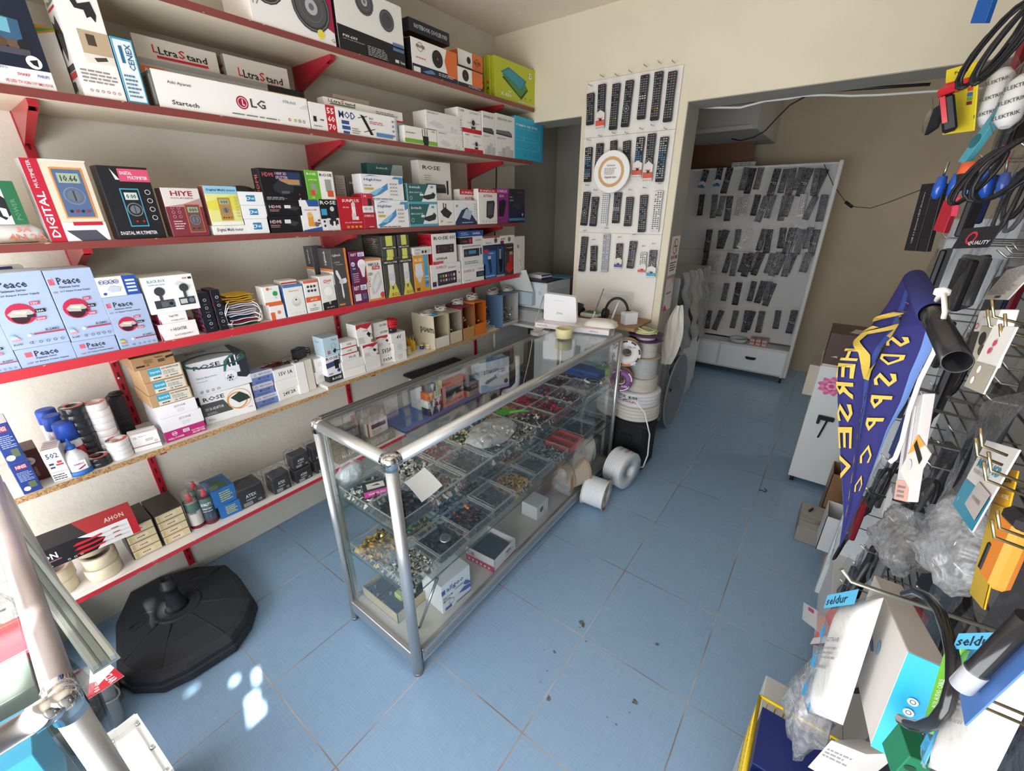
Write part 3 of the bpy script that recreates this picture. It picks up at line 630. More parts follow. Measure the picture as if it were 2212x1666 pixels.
g = (-1.874,1.612,-1.874,1.8336,1.9566,2.0339)
carton('white box with green band and black antenna router picture',g,0.08,'eceae6',[Rr(0,0.06,1,0.30,'78b43c'),Rr(0.54,0.16,0.72,0.55,'2a2a2c'),Rr(0.53,0.5,0.55,0.95,'3a3a3c'),Rr(0.60,0.5,0.62,0.98,'3a3a3c'),Rr(0.67,0.5,0.69,0.95,'3a3a3c'),Rr(0.56,0.0,0.70,0.2,'242426'),Rr(0.82,0.84,0.93,0.92,'8cc050'),L(0.04,0.55,0.4,0.7,1,'8fa070')])
def energy(lbl,g,d=0.1):
 carton(lbl,g,d,'e4e3e1',[T('EENERGY',0.05,0.84,0.34,0.08,'6a6a6c'),Pp([(0.05,0.3),(0.2,0.5),(0.4,0.4),(0.5,0.2),(0.3,0.1)],'d2d1cf'),Rr(0.66,0.05,0.74,0.35,'cfcecc'),Rr(0.76,0.05,0.84,0.25,'cfcecc'),Rg(0.62,0.62,0.12,'c6c5c3',0.02),Rg(0.85,0.7,0.08,'c6c5c3',0.02),L(0.94,0.2,0.98,0.9,5,'8c8a88')],sc='d4d2ce',group=None)
energy('pale grey box with map print, lower of two stacked beside the dome camera boxes',(-1.874,1.8384,-1.874,2.0408,1.9566,2.0374))
energy('pale grey box with map print, upper of two stacked beside the dome camera boxes',(-1.876,1.7657,-1.876,2.0357,2.0378,2.1219))
def unv(lbl,g):
 carton(lbl,g,0.1,'edebe8',[Rr(0,0,1,0.19,'c2202e'),T('UNV',0.08,0.84,0.28,0.1,'5a5a5c'),L(0.5,0.84,0.95,0.92,2),Cc(0.64,0.40,0.24,'d2d2d4'),Rr(0.4,0.42,0.9,0.47,'b5b6b8'),Cc(0.64,0.46,0.12,'2a2a2c'),Rr(0.55,0.18,0.72,0.30,'37373a'),Rg(0.14,0.64,0.04,'aaaaaa',0.01),Rg(0.14,0.48,0.04,'aaaaaa',0.01),Rg(0.14,0.32,0.04,'aaaaaa',0.01)])
unv('white and red dome camera box, lower of the two stacked',(-1.874,2.0465,-1.874,2.2108,1.9566,2.0548))
unv('white and red dome camera box, upper of the two stacked',(-1.878,2.0058,-1.878,2.2061,2.0552,2.1705))
for lbl,g,dv in (('tall pale recorder box with city print beside the dome camera boxes',(-1.874,2.2141,-1.874,2.3354,1.9566,2.1814),0),('tall pale recorder box with city print beside the sky blue box',(-1.874,2.34,-1.874,2.5307,1.9566,2.1887),1)):
 carton(lbl,g,0.06,'e2e0de',[T('EENERGY',0.08,0.86,0.85,0.05,'6a6a6c'),Pp([(0.0,0.62),(0.7,0.64),(0.85,0.58),(0.85,0.5),(0,0.52)],'505156' if not dv else '6d6e74'),Pp([(0,0.52),(0.85,0.50),(0.85,0.53),(0,0.55)],'2d2d30'),L(0.05,0.42,0.6,0.46,2),Rr(0.3,0.02,0.5,0.22,'b4b6b8'),Rr(0.52,0.02,0.72,0.28,'bfc0c2'),Rr(0.74,0.02,0.92,0.2,'b4b6b8'),Rr(0.1,0.02,0.28,0.12,'c4c6c8')])
carton('sky blue box lettered TURBO HD DVR at the right end of the second shelf',(-1.872,2.5332,-1.872,2.859,1.9566,2.2027),0.05,'39abd0',
 [T('TURBO HD DVR',0.02,0.78,0.80,0.05,'e6f2f6')]+[Rr(0.02,v,0.86,v+0.006,'8fd0e6') for v in (0.73,0.53,0.45,0.25)]+[Rr(0.86,v0,0.87,v0+0.20,'8fd0e6') for v0 in (0.53,0.25)]+[Rg(0.30,0.49,0.03,'bfe4f0',0.008)]+icons(0.36,0.11,0.84,4,0.03,'1f6f94')+[Rr(0.93,0,1,1,'2f97bc')])

# ---- third shelf: multimeters, splitters, satellite parts
def meter(u,v,w,h,body,face,txt,rim=None):      # printed multimeter
 it = []
 if rim: it.append(Rr(u-w*0.56,v-h*0.53,u+w*0.56,v+h*0.53,rim))
 it += [Rr(u-w/2,v-h/2,u+w/2,v+h/2,body),Rr(u-w*0.38,v+h*0.22,u+w*0.38,v+h*0.42,face),T(txt,u-w*0.28,v+h*0.25,u+w*0.30,h*0.13,'2a2c2a'),
           Cc(u,v-h*0.05,h*0.19,'7c8088'),Cc(u,v-h*0.05,h*0.165,body),Cc(u,v-h*0.05,h*0.12,'6a7078'),Rr(u-w*0.03,v-h*0.16,u+w*0.03,v+h*0.06,'3a3c40')]
 for k in range(4): it.append(Cc(u+w*(-0.3+0.2*k),v-h*0.38,h*0.03,('2a2a2c','a02c2c','2a2a2c','a02c2c')[k]))
 return it
g = (-1.884,0.1364,-1.884,0.2333,1.5606,1.6119)
m = MB()
gw = (g[0],g[1]-0.1,g[2],g[3],g[4],g[5]); m.lathe(((g[0]-0.05),gw[1],(g[4]+g[5])/2),(0,1,0),[(0,0.02),(0.005,(g[5]-g[4])/2),(g[3]-gw[1]-0.02,(g[5]-g[4])/2),(g[3]-gw[1],0.008)],'e9e6e2','gloss',20)
o = m.build('plastic_pack',label='white plastic wrapped pack with orange handwriting under the green adapter box',cat='pack')
m = MB(); zc = (g[4]+g[5])/2; xx = g[0]-0.05+(g[5]-g[4])/2
m.art((xx,g[1]+0.02,zc-0.02),(0,0.11,0),(0,0,0.04),[T('4N 2A',0,0,0.7,0.5,'d98a78'),T('5A',0.2,0.6,0.45,0.4,'d98a78')]); m.build('handwriting',o)
zt = g[5]
ga = (-1.884,0.1226,-1.884,0.2059,1.5606,1.7233)
carton('white and green power adapter box at the left edge of the third shelf',(ga[0],ga[1],ga[2],ga[3],zt+0.0005,ga[5]),0.08,'e8e8e2',[Rr(0.66,0,1,1,'2d6b48'),Pp([(0.36,0.62),(0.54,0.70),(0.66,0.60),(0.66,0.22),(0.50,0.10),(0.36,0.2)],'26262a'),Pp([(0.45,0.4),(0.6,0.36),(0.6,0.14),(0.47,0.2)],'d6dce2'),T('ESTER',0.3,0.78,0.58,0.07,'8a9a8c'),('T','POWER',0.76,0.1,0.6,0.12,'5d9474')],sc='dcdcd6')
carton('red and white DIGITAL multimeter box with large blue and orange meter picture',(-1.884,0.2359,-1.884,0.371,1.5606,1.784),0.075,'d9cdb8',
 [Rr(0,0,0.26,1,'b8243a'),('T','DIGITAL',0.05,0.06,0.62,0.13,'f0eeee'),('T','MULTIMETER',0.08,0.66,0.98,0.06,'e8c8cc'),Rr(0.26,0.0,1,0.24,'e2dfe0'),Pp([(0.5,0.0),(0.95,0.0),(0.8,0.14),(0.3,0.14)],'4c4c58'),Rr(0.45,0.20,0.95,0.245,'b8243a')]+meter(0.64,0.60,0.46,0.58,'51688e','9fae98','10.66','d98a3a')+[Rr(0.28,0.985,1,1,'e8e6e2')],sc='b2aeb0',tc='e6e4e0')
carton('black multimeter box with pink panel and light blue meter picture',(-1.884,0.3929,-1.884,0.5199,1.5606,1.776),0.07,'222226',
 [Rr(0.38,0.80,1,0.97,'cf5070'),Pp([(0.24,0.97),(0.30,0.82),(0.38,0.82)],'d8d8d8'),T('DIGITAL',0.42,0.89,0.66,0.045,'efe6ea'),T('MULTIMETER',0.55,0.83,0.95,0.045,'efe6ea'),T('DIGITAL MULTIMETER',0.06,0.06,0.82,0.05,'e0e0e0')]+meter(0.50,0.44,0.34,0.50,'222428','c6d0d0','0.00','4aa3c6')+[Rg(0.86,0.66-0.12*k,0.035,'c8c8ca',0.008) for k in range(4)],sc='3a3a40')
carton('white and maroon multimeter box lettered HIYE',(-1.884,0.5403,-1.884,0.6519,1.5606,1.7187),0.06,'d8cfcc',
 [Rr(0,0,1,0.62,'7c3540'),Pp([(0,0.62),(1,0.62),(1,0.8),(0.5,0.68)],'b08a88'),T('HIYE',0.22,0.84,0.80,0.10,'8a2c3c'),T('DIGITAL MULTIMETER',0.2,0.78,0.8,0.03,'8c8484')]+meter(0.70,0.38,0.38,0.56,'6a4c4a','93a288','000','d0683c')+[Rg(0.16+0.16*(k % 2),0.6-0.09*(k // 2),0.03,'c8a8a8',0.006) for k in range(6)]+[L(0.1,0.15,0.4,0.35,4,'d8b8b8')],sc='5c2a34')
carton('flat white digital multi meter box lying under the yellow one',(-1.884,0.6667,-1.884,0.7833,1.5606,1.5942),0.12,'e9e7e4',[T('Digital Multi meter',0.12,0.28,0.9,0.45,'4a4a55')])
carton('yellow, white and light blue digital multi meter box standing on a flat one',(-1.884,0.6683,-1.884,0.778,1.5946,1.7291),0.05,'dcdc8c',
 [Pp([(0,0.4),(1,0.4),(1,0.8),(0,0.6)],'d9d352'),Rr(0,0.80,1,1,'8fc0d8'),Rr(0,0.0,1,0.10,'e8e8dc'),T('Digital Multi meter',0.08,0.86,0.96,0.07,'2c3c5c')]+meter(0.52,0.42,0.38,0.58,'b08a4a','9fb090','000')+[L(0.84,0.2,0.96,0.75,7,'b5b58c')],sc='a05a5a')
gb = None
for i,g in enumerate(((-1.884,0.7826,-1.884,0.8759,1.5606,1.6157),(-1.884,0.7804,-1.884,0.8728,1.6161,1.6645),(-1.884,0.7792,-1.884,0.8721,1.6649,1.7131))):
 carton('small white box with blue logo label, %s of the stack under the mouse' % ('bottom one','middle one','top one')[i],g,0.10,'e9ebee',[Rr(0.30,0.28,0.64,0.74,'2f7fae'),T('Peak',0.42,0.42,0.62,0.2,'e8f2f6'),Rg(0.36,0.5,0.12,'e8f2f6',0.04)],group='white boxes with blue logo'); gb = g
m = MB(); c = V3((gb[0]-0.045,(gb[1]+gb[3])/2-0.01,gb[5]+0.0005))
def mouse_fn(u,v):
 a = 2*math.pi*u; e = math.sin(math.pi/2*v); return c+V3((0.028*e*math.sin(a),0.05*e*math.cos(a),0.022*math.cos(math.pi/2*v)))
m.sheet(mouse_fn,18,6,'26262a','plastic'); m.poly([c+V3((0.028*math.sin(t),0.05*math.cos(t),0)) for t in [k*0.349 for k in range(18)]],'26262a','plastic')
m.tube([c+V3((0,0.045,0.01)),c+V3((-0.01,0.06,0.012)),c+V3((-0.03,0.07,0.004))],0.002,'222222')
m.build('computer_mouse',label='black computer mouse lying on the stack of small white boxes',cat='mouse')
for i,g in enumerate(((-1.884,0.8671,-1.884,1.0076,1.5606,1.6245),(-1.884,0.8743,-1.884,1.0203,1.6249,1.6775))):
 carton('small black splitter box, %s below the tall splitter box' % ('bottom one','upper one')[i],g,0.09,'1c1c20',[T('HDMI',0.08,0.56,0.4,0.2,'d8b8bc'),L(0.08,0.3,0.35,0.5,2,'c08a90'),Pp([(0.5,0.55),(0.7,0.72),(0.95,0.6),(0.8,0.36)],'3a3d44'),Rr(0.5,0.55,0.68,0.78,'dcdcdc')])
carton('black splitter box with red lettering and blue city picture, on two small ones',(-1.884,0.8735,-1.884,1.0524,1.6779,1.7992),0.06,'1b1a1f',[T('HDMI',0.06,0.76,0.30,0.12,'c85c6c'),Rr(0.38,0.50,0.92,0.92,'2d3c60'),Rr(0.42,0.54,0.88,0.7,'b08a60'),T('1080P 3D',0.34,0.82,0.60,0.09,'d4b0c0'),T('SPLITTER',0.34,0.70,0.62,0.09,'d4b0c0'),Pp([(0.24,0.5),(0.4,0.66),(0.72,0.48),(0.7,0.32),(0.42,0.2),(0.26,0.36)],'2e3038'),Rr(0.42,0.26,0.6,0.34,'5a5c64'),Cc(0.83,0.24,0.025,'c03030'),Cc(0.83,0.10,0.025,'e0e0e0'),L(0.06,0.06,0.6,0.16,3,'a8a8ac')],[('T','HDMI',0.3,0.2,0.8,0.4,'c85c6c')])

gq = (-1.884,1.0126,-1.884,1.0997,1.5606,1.6861)
carton('white and blue box with orange satellite head picture',gq,0.08,'e9e9ea',[Rr(0,0.80,1,1,'32589a'),Pp([(0,0.8),(0,1),(0.35,1),(0.45,0.8)],'e9e9ea'),Pp([(0,0),(1,0),(1,0.14),(0,0.04)],'32589a'),T('Quattro LNB',0.2,0.66,0.85,0.06,'c07040'),Rr(0.32,0.28,0.60,0.50,'dc9a3e'),Cc(0.44,0.53,0.09,'e6b468'),Rr(0.30,0.16,0.74,0.30,'dc9a3e'),Cc(0.74,0.22,0.08,'6a6a70'),Rr(0.82,0.32,0.94,0.38,'6a4a2a'),Rr(0.82,0.22,0.94,0.28,'6a4a2a')])
gr = (-1.884,1.1023,-1.884,1.1902,1.5606,1.6902)
carton('black and white satellite head box below the green one',gr,0.08,'e4e4e6',[Rr(0,0.38,1,1,'18181c'),Pp([(0.3,0),(1,0),(1,0.4),(0.3,0.4)],'dcdcde'),T('ROSE',0.06,0.84,0.92,0.12,'e4e4e6'),Rr(0.06,0.5,0.36,0.70,'3f9cc0'),Rr(0.50,0.16,0.82,0.62,'28282c'),Rr(0.42,0.2,0.92,0.34,'28282c'),Cc(0.66,0.70,0.08,'cfcfd2'),Rr(0.62,0.1,0.74,0.3,'e8e8e8'),Cc(0.14,0.3,0.04,'2a2a2e'),Cc(0.14,0.16,0.04,'2a2a2e')])
carton('green and white satellite head box standing on the black satellite box',(gq[0]-0.005,1.0631,gq[0]-0.005,1.1929,gq[5]+0.001,1.803),0.07,'eceae6',[Rr(0,0,0.46,1,'68b232'),T('ROSE',0.06,0.84,0.38,0.08,'e6f0dc'),T('ROSE',0.50,0.82,0.96,0.10,'2a2a2c'),T('QUAD LNB',0.08,0.66,0.38,0.05,'e6f0dc'),Rr(0.14,0.22,0.34,0.56,'8f9e92'),Rr(0.10,0.16,0.26,0.34,'c8583a'),Rr(0.66,0.30,0.88,0.72,'9a9e9c'),Rr(0.70,0.12,0.92,0.34,'cc5a34'),T('CE',0.1,0.05,0.22,0.07,'d8ecc8')],sc='4f9a2c')
carton('red satellite head box lettered SUNPLUS SP-900',(-1.884,1.1908,-1.884,1.3216,1.5606,1.7027),0.08,'b81f2e',[T('SUNPLUS',0.20,0.84,0.88,0.09,'f0eaea'),T('SP-900',0.20,0.66,0.44,0.05,'f0c8c8')]+lnb(0.62,0.42,0.75,'efe6e4','dcd0ce')+[T('FULL HD UNIVERSAL LNB',0.2,0.2,0.9,0.04,'f0d8d8')]+[Rr(0.25+0.17*k,0.05,0.36+0.17*k,0.12,'d8943a') for k in range(4)],sc='a81a28')
gs = (-1.884,1.3217,-1.884,1.3905,1.5606,1.634)
carton('small deep red box under a white one beside the red satellite box',gs,0.07,'b02434',[T('SUNPLUS',0.08,0.74,0.85,0.14,'f0dcdc'),L(0.4,0.06,0.8,0.2,1,'e8c0c4')])
carton('small white box between two red ones beside the red satellite box',(-1.884,1.3239,-1.884,1.3843,1.6344,1.6646),0.07,'e4e0e2',[T('CE CE',0.1,0.4,0.8,0.3,'6a6668')])
carton('small red box with black phone picture, topmost beside the red satellite box',(-1.884,1.3246,-1.884,1.3863,1.665,1.7187),0.07,'c23246',[Rr(0.5,0.0,0.85,0.6,'26262a'),T('S4',0.15,0.7,0.4,0.2,'f0dcdc')])
g = (-1.99,1.3244,-1.99,1.3888,1.5606,1.7935)
carton('dark television box at the back, mostly hidden behind the wavy blue boxes',(g[0],g[1],g[2],g[3]+0.05,g[4],g[5]),0.06,'5a5654',[T('HighStar',0.15,0.86,0.9,0.05,'e4e2e0'),Rr(0.15,0.62,0.6,0.66,'c8a040')])
for k_,wd in ((0,'left'),(1,'right')):
 carton('narrow grey box with fine print at the back, %s of two' % wd,(g[0],g[1]-0.115+0.056*k_,g[2],g[1]-0.062+0.056*k_,g[4],g[5]+0.005),0.06,'a8a098',[L(0.1,0.3,0.9,0.95,14,'8a827c')])
def wavy(lbl,g):
 carton(lbl,g,0.07,'eaebee',[Pp([(0,0.12),(0.25,0.28),(0.55,0.62),(0.78,0.95),(0.99,0.95),(0.99,0.7),(0.7,0.55),(0.4,0.22),(0.1,0.05)],'4f90c4'),Pp([(0.1,0.22),(0.4,0.48),(0.5,0.5),(0.3,0.2)],'8fc0e0'),Pp([(0.06,0.88),(0.2,0.97),(0.4,0.93),(0.2,0.94)],'3a5c9c'),T('HighStar',0.06,0.72,0.48,0.12,'3a5a94'),T('FULL HD',0.05,0.54,0.22,0.06,'4a4a55'),Rr(0.05,0.40,0.26,0.48,'d0b040'),Rr(0.60,0.12,0.88,0.86,'e9e9e6')]+[T('XXX',0.64,0.20+0.14*k,0.84,0.07,'55555a') for k in range(4)]+[L(0.05,0.02,0.7,0.08,1,'55555a')],sc='dcdcde')
gw = (-1.884,1.398,-1.884,1.6011,1.5606,1.6907)
wavy('white and blue wavy receiver box, lower of the two stacked',gw)
wavy('white and blue wavy receiver box, upper of the two stacked',(-1.888,1.3355,-1.888,1.585,1.6911,1.8042))
def botech(lbl,g,side=True):
 carton(lbl,g,0.06,'e2e6e6',[Rr(0,0.0,1,0.12,'5aa0b8'),Pp([(0,0.12),(0,1),(0.72,1),(0.45,0.12)],'2f6464'),T('botech',0.08,0.78,0.42,0.12,'e2eaea'),T('MINI SCART HD',0.06,0.54,0.48,0.07,'cadada'),Rr(0.40,0.42,0.52,0.52,'e8e8e8'),Rg(0.10,0.3,0.09,'cadada',0.02),Pp([(0.52,0.42),(0.8,0.52),(0.86,0.62),(0.95,0.5),(0.9,0.3),(0.66,0.22),(0.5,0.3)],'2c2d30'),Rr(0.78,0.82,0.88,0.92,'4a9ab8')],sc='3f7474')
gbt = (-1.884,1.6059,-1.884,1.811,1.5606,1.6748)
botech('teal and white scart receiver box, lower of the two in front',gbt)
botech('teal and white scart receiver box, upper of the two in front',(-1.884,1.6053,-1.884,1.814,1.6752,1.7731))
g = (-1.99,1.4529,-1.99,1.6801,1.5606,1.8636)
carton('teal television box at the back, topmost behind the wavy blue boxes',(g[0],g[1],g[2],g[3],sz(3,g[1]),g[5]),0.05,'2f6060',[T('botech',0.24,0.92,0.55,0.035,'dce6e6'),Pp([(0.6,0.8),(0.7,1),(0.98,1),(0.98,0.8)],'a8b4b4')],sc='2a5454')
g = (-1.955,1.8851,-1.955,2.0051,1.5606,1.8715)
gg = (-1.955,1.7382,1.8971); gh = (-1.955,1.9958,1.9167); gi = (-1.955,2.0053,1.7105)
carton('tall white receiver box lettered ROSE in red and black behind the teal boxes',(-1.955,gg[1]+0.02,-1.955,gi[1],sz(3,gg[1]),gg[2]),0.06,'dedad6',[T('ROSE',0.12,0.87,0.66,0.06,'3a2c30'),Pp([(0.12,0.60),(0.2,0.66),(0.78,0.66),(0.82,0.6)],'4a4a4e'),Rr(0.12,0.52,0.82,0.60,'26262a'),Rr(0.84,0.50,0.90,0.72,'26262a'),Rr(0,0.28,1,0.34,'b03040'),L(0.15,0.70,0.4,0.8,3,'b8a0a0')])
carton('white box with black cable gadget picture beside the teal boxes',(-1.884,1.8185,-1.884,1.9473,1.5606,1.6956),0.05,'e3e1de',[Pp([(0.12,0.56),(0.42,0.74),(0.85,0.5),(0.6,0.28),(0.3,0.38)],'2a2a2c'),Rr(0.30,0.68,0.36,0.9,'2a2a2c'),Rr(0.44,0.66,0.50,0.88,'2a2a2c'),L(0.5,0.1,0.9,0.16,1),Rr(0.1,0.14,0.24,0.22,'c8b040')])
g = (-1.884,1.9528,-1.884,2.1477,1.5606,1.6977)
carton('white and navy box with pale gadget picture, wrapped in clear film',g,0.05,'e0e2e6',[Pp([(0,0.12),(0.3,0.6),(0.55,0.72),(1,0.1),(1,0.0),(0,0)],'2c3454'),Pp([(0.3,0.3),(0.5,0.66),(0.8,0.56),(0.66,0.2)],'a8b8c8'),T('NC',0.05,0.72,0.16,0.1,'3a3a40'),L(0.3,0.05,0.8,0.14,1,'a8b0d0'),L(0.88,0.3,0.96,0.9,6,'a0a8b0')])
g = (-1.925,2.0436,-1.925,2.1509,1.5606,1.7607)
carton('white box with red top behind the black phone receiver box',(g[0],g[1],g[2],g[3]+0.06,sz(3,g[1]),g[5]),0.05,'e4e0dc',[Rr(0,0.85,1,1,'b82838'),T('SUNPLUS',0.1,0.88,0.9,0.06,'f0dcdc'),T('ASTRA',0.25,0.72,0.85,0.07,'b82838')])
carton('white receiver box with red top lettered SUNPLUS ASTRA',(-1.875,2.1576,-1.875,2.3426,1.5606,1.7655),0.04,'e8e4e0',[Rr(0,0.90,1,1,'c22838'),T('SUNPLUS',0.08,0.92,0.85,0.055,'f2e2e2'),T('ASTRA',0.24,0.77,0.72,0.07,'c22838'),Pp([(0.38,0.2),(0.42,0.66),(0.8,0.68),(0.86,0.62),(0.78,0.2),(0.6,0.14)],'3a3a3c'),Pp([(0.45,0.26),(0.48,0.58),(0.75,0.6),(0.72,0.26)],'55555a')]+icons(0.2,0.07,0.9,5,0.025),sc='dcd8d4')
carton('purple receiver box with black gadget picture',(-1.884,2.3551,-1.884,2.4754,1.5606,1.7733),0.04,'8a3482',[Rr(0,0.86,1,1,'a0408e'),T('SUNPLUS',-0.0,0.89,0.85,0.07,'f0dcec'),T('EX',0.2,0.76,0.6,0.06,'e8d0e4'),Pp([(0.1,0.2),(0.15,0.64),(0.6,0.7),(0.78,0.62),(0.55,0.2)],'222226')])
carton('black receiver box at the right end of the third shelf',(-1.88,2.4781,-1.88,2.6599,1.5606,1.7757),0.04,'33323a',[Pp([(0,0.0),(1,0.0),(1,0.5),(0,0.6)],'262a44'),Rr(0,0.06,1,0.14,'4a7aa0'),T('KORAX',0.5,0.88,0.88,0.04,'b04048'),T('box',0.05,0.74,0.2,0.05,'c8c8cc'),T('iptv',0.05,0.64,0.28,0.05,'c8c8cc'),Pp([(0.1,0.5),(0.5,0.6),(0.85,0.5),(0.6,0.4)],'3c3c44'),Cc(0.85,0.24,0.04,'d0d0d0')])

# ---- fourth shelf (bright red edge): power supplies, lamps, car stereos
def peace(lbl,g,d,amp,code,full=True,eu='8cb8c8'):
 it = [Rr(0.03,0.80,0.14,0.88,'c85a6c') if full else Rr(0.14,0.52,0.26,0.78,'c85a6c')]
 if full:
  it += [Pp([(0.10,0.84),(0.115,0.915),(0.13,0.84)],'d87a88'),T('Peace',0.20,0.80,0.68,0.095,'2e3038'),T('Platinium Series',0.20,0.75,0.62,0.03,'3c4458'),T('12V',0.05,0.69,0.14,0.025,'a03c50'),T(amp+' Amper Power Supply',0.19,0.69,0.82,0.03,'2e3038'),
               Cc(0.38,0.46,0.14,'b62a4c'),Cc(0.36,0.42,0.09,'3a1c22'),Pp([(0.16,0.47),(0.28,0.52),(0.54,0.51),(0.60,0.46),(0.50,0.41),(0.20,0.43)],'b4b0ac'),Pp([(0.24,0.48),(0.30,0.50),(0.50,0.49),(0.44,0.45)],'d8d0b4'),Rr(0.46,0.40,0.60,0.44,'2c2c34'),
               Rr(0.58,0.56,0.75,0.605,'c05068'),T('12V',0.61,0.57,0.72,0.026,'f0e0e4'),Rr(0.62,0.455,0.80,0.50,'222226'),T(amp+'A',0.64,0.463,0.77,0.026,'e0e0e4'),Rr(0.58,0.35,0.75,0.395,'c05068'),T('250W' if amp == '20' else '200W' if amp == '16.7' else '120W',0.60,0.358,0.74,0.026,'f0e0e4'),
               T(code,0.66,0.20,0.90,0.03,'22242c'),Rr(0.44,0.165,0.98,0.185,'a83a54')]+[Pp([(0.05,0.20-0.018*k),(0.12+0.02*k,0.20-0.018*k),(0.135+0.02*k,0.186-0.018*k),(0.05,0.186-0.018*k)],('7fb6c0','9cc8c4','c8d8d0','d8a8b0','d88c98')[k] if eu == '8cb8c8' else ('4c9a50','8cb840','d8d040','e09a40','c85040')[k]) for k in range(5)]+[Cc(0.36,0.17,0.02,'d8e8ec'),T('RoHS',0.05,0.055,0.2,0.025,'2e3038'),T('CE',0.30,0.05,0.38,0.035,'2e3038')]+icons(0.50,0.065,0.88,4,0.018,'3a4458')
 else:
  it += [T('Peace',0.30,0.50,0.72,0.30,'2e3038'),T('Platinium Series',0.30,0.36,0.66,0.10,'3c4458'),T('12V',0.12,0.16,0.22,0.09,'a03c50'),T(amp+' Amper Power Supply',0.25,0.16,0.86,0.10,'2e3038')]
 carton(lbl,g,d,'a3b4d2' if full else '9fb0d0',it,sc='8d9cc0',tc='c2cbdc')
peace('light blue power supply box cut off by the left edge of the photo',(-1.884,-0.0183,-1.884,0.0656,1.2106,1.3546),0.10,'30','B-2883')
peace('flat light blue power supply box at the left, under the tallest box',(-1.884,0.0669,-1.884,0.1881,1.2106,1.2677),0.13,'20','',False)
peace('tall light blue power supply box numbered 20A and B-2882',(-1.884,0.0655,-1.884,0.1889,1.2681,1.4855),0.11,'20','B-2882')
peace('flat light blue power supply box left of the energy arrow box, below a tall one',(-1.884,0.1887,-1.884,0.2946,1.2106,1.2629),0.13,'16.7','',False)
peace('tall light blue power supply box numbered 16.7A and B-2881',(-1.884,0.1907,-1.884,0.2975,1.2633,1.483),0.11,'16.7','B-2881')
g10 = (-1.884,0.2975,-1.884,0.4022,1.2106,1.3859)
peace('smaller light blue power supply box with green to red energy arrows, B-2880',g10,0.09,'10','B-2880',eu='x')
carton('small cream and royal blue box on top of the B-2880 power supply',(-1.884,0.2967,-1.884,0.3991,1.3863,1.4492),0.08,'ebe6da',[Rr(0.64,0,1,1,'2d4fa4')]+[Rg(0.12+0.12*k,0.74,0.11,'2d4fa4',0.025) for k in range(4)]+[T('NOAS',0.08,0.69,0.52,0.1,'2d4fa4'),Pp([(0.2,0.35),(0.3,0.56),(0.56,0.44),(0.5,0.24),(0.3,0.2)],'b9c2d0'),Cc(0.12,0.16,0.07,'2d4fa4')]+[Rr(0.70,0.16+0.18*k,0.94,0.26+0.18*k,'c8d4ec') for k in range(4)],tc='d9d8d2')
g = (-2.0,0.1174,-2.0,0.1672,1.2106,1.493)
carton('white and navy box peeping out behind the B-2882 power supply',(-2.0,g[1],-2.0,g[3],sz(4,1),g[5]),0.07,'d8d8dc',[Rr(0,0.9,0.55,1,'3a4478'),Rr(0.6,0.92,0.95,0.97,'c05060')])
# boxes under the traffic recorder
g = (-1.884,0.4143,-1.884,0.5309,1.2106,1.2703)
carton('white and magenta power supply box, lower of two below the traffic recorder',g,0.12,'e9e5e5',[T('HIGHTEK',0.36,0.50,0.72,0.2,'5a5254'),Rg(0.3,0.6,0.06,'5a5254',0.02),T('60 A POWER SUPPLY',0.34,0.18,0.84,0.12,'8c7c80'),Pp([(0,0),(0.05,0),(0.0,0.6)],'a8234e')],sc='a8234e')
carton('white and magenta power supply box, upper of two below the traffic recorder',(-1.884,0.4245,-1.884,0.509,1.2707,1.3082),0.10,'e9e5e5',[T('HighTEK',0.36,0.5,0.7,0.24,'6a5a5e'),T('POWER SUPPLY',0.4,0.14,0.9,0.14,'8c7c80'),Pp([(0,0),(0.06,0),(0.0,0.6)],'a8234e')],sc='a8234e')
carton('white traffic recorder box lettered BLACK BOX with two dash cameras',(-1.88,0.4082,-1.88,0.5578,1.3086,1.4355),0.12,'e9eae9',
 [T('BLACK BOX',0.10,0.84,0.44,0.08,'3f8a98'),T('TRAFFIC RECORDER',0.10,0.76,0.42,0.04,'6fa0a8'),T('WiFi',0.78,0.86,0.88,0.06,'b04a50'),Rr(0.90,0.86,0.97,0.92,'3a362c'),Pp([(0.6,0.76),(0.68,0.84),(0.92,0.66),(0.82,0.52)],'d2d6d6'),
     Rr(0.12,0.14,0.50,0.36,'3a3e44'),Rr(0.24,0.17,0.36,0.33,'5c636a'),Cc(0.43,0.25,0.09,'55606c'),Cc(0.43,0.25,0.05,'20242a'),Rr(0.24,0.36,0.30,0.56,'44484e'),Cc(0.27,0.60,0.12,'3c4046'),Rr(0.60,0.16,0.92,0.37,'34383e'),Rr(0.62,0.20,0.76,0.33,'b8c2c4'),Cc(0.85,0.27,0.07,'6a7480'),Rr(0.72,0.37,0.78,0.60,'44484e'),Cc(0.76,0.64,0.11,'3c4046')],sc='dcdedd')
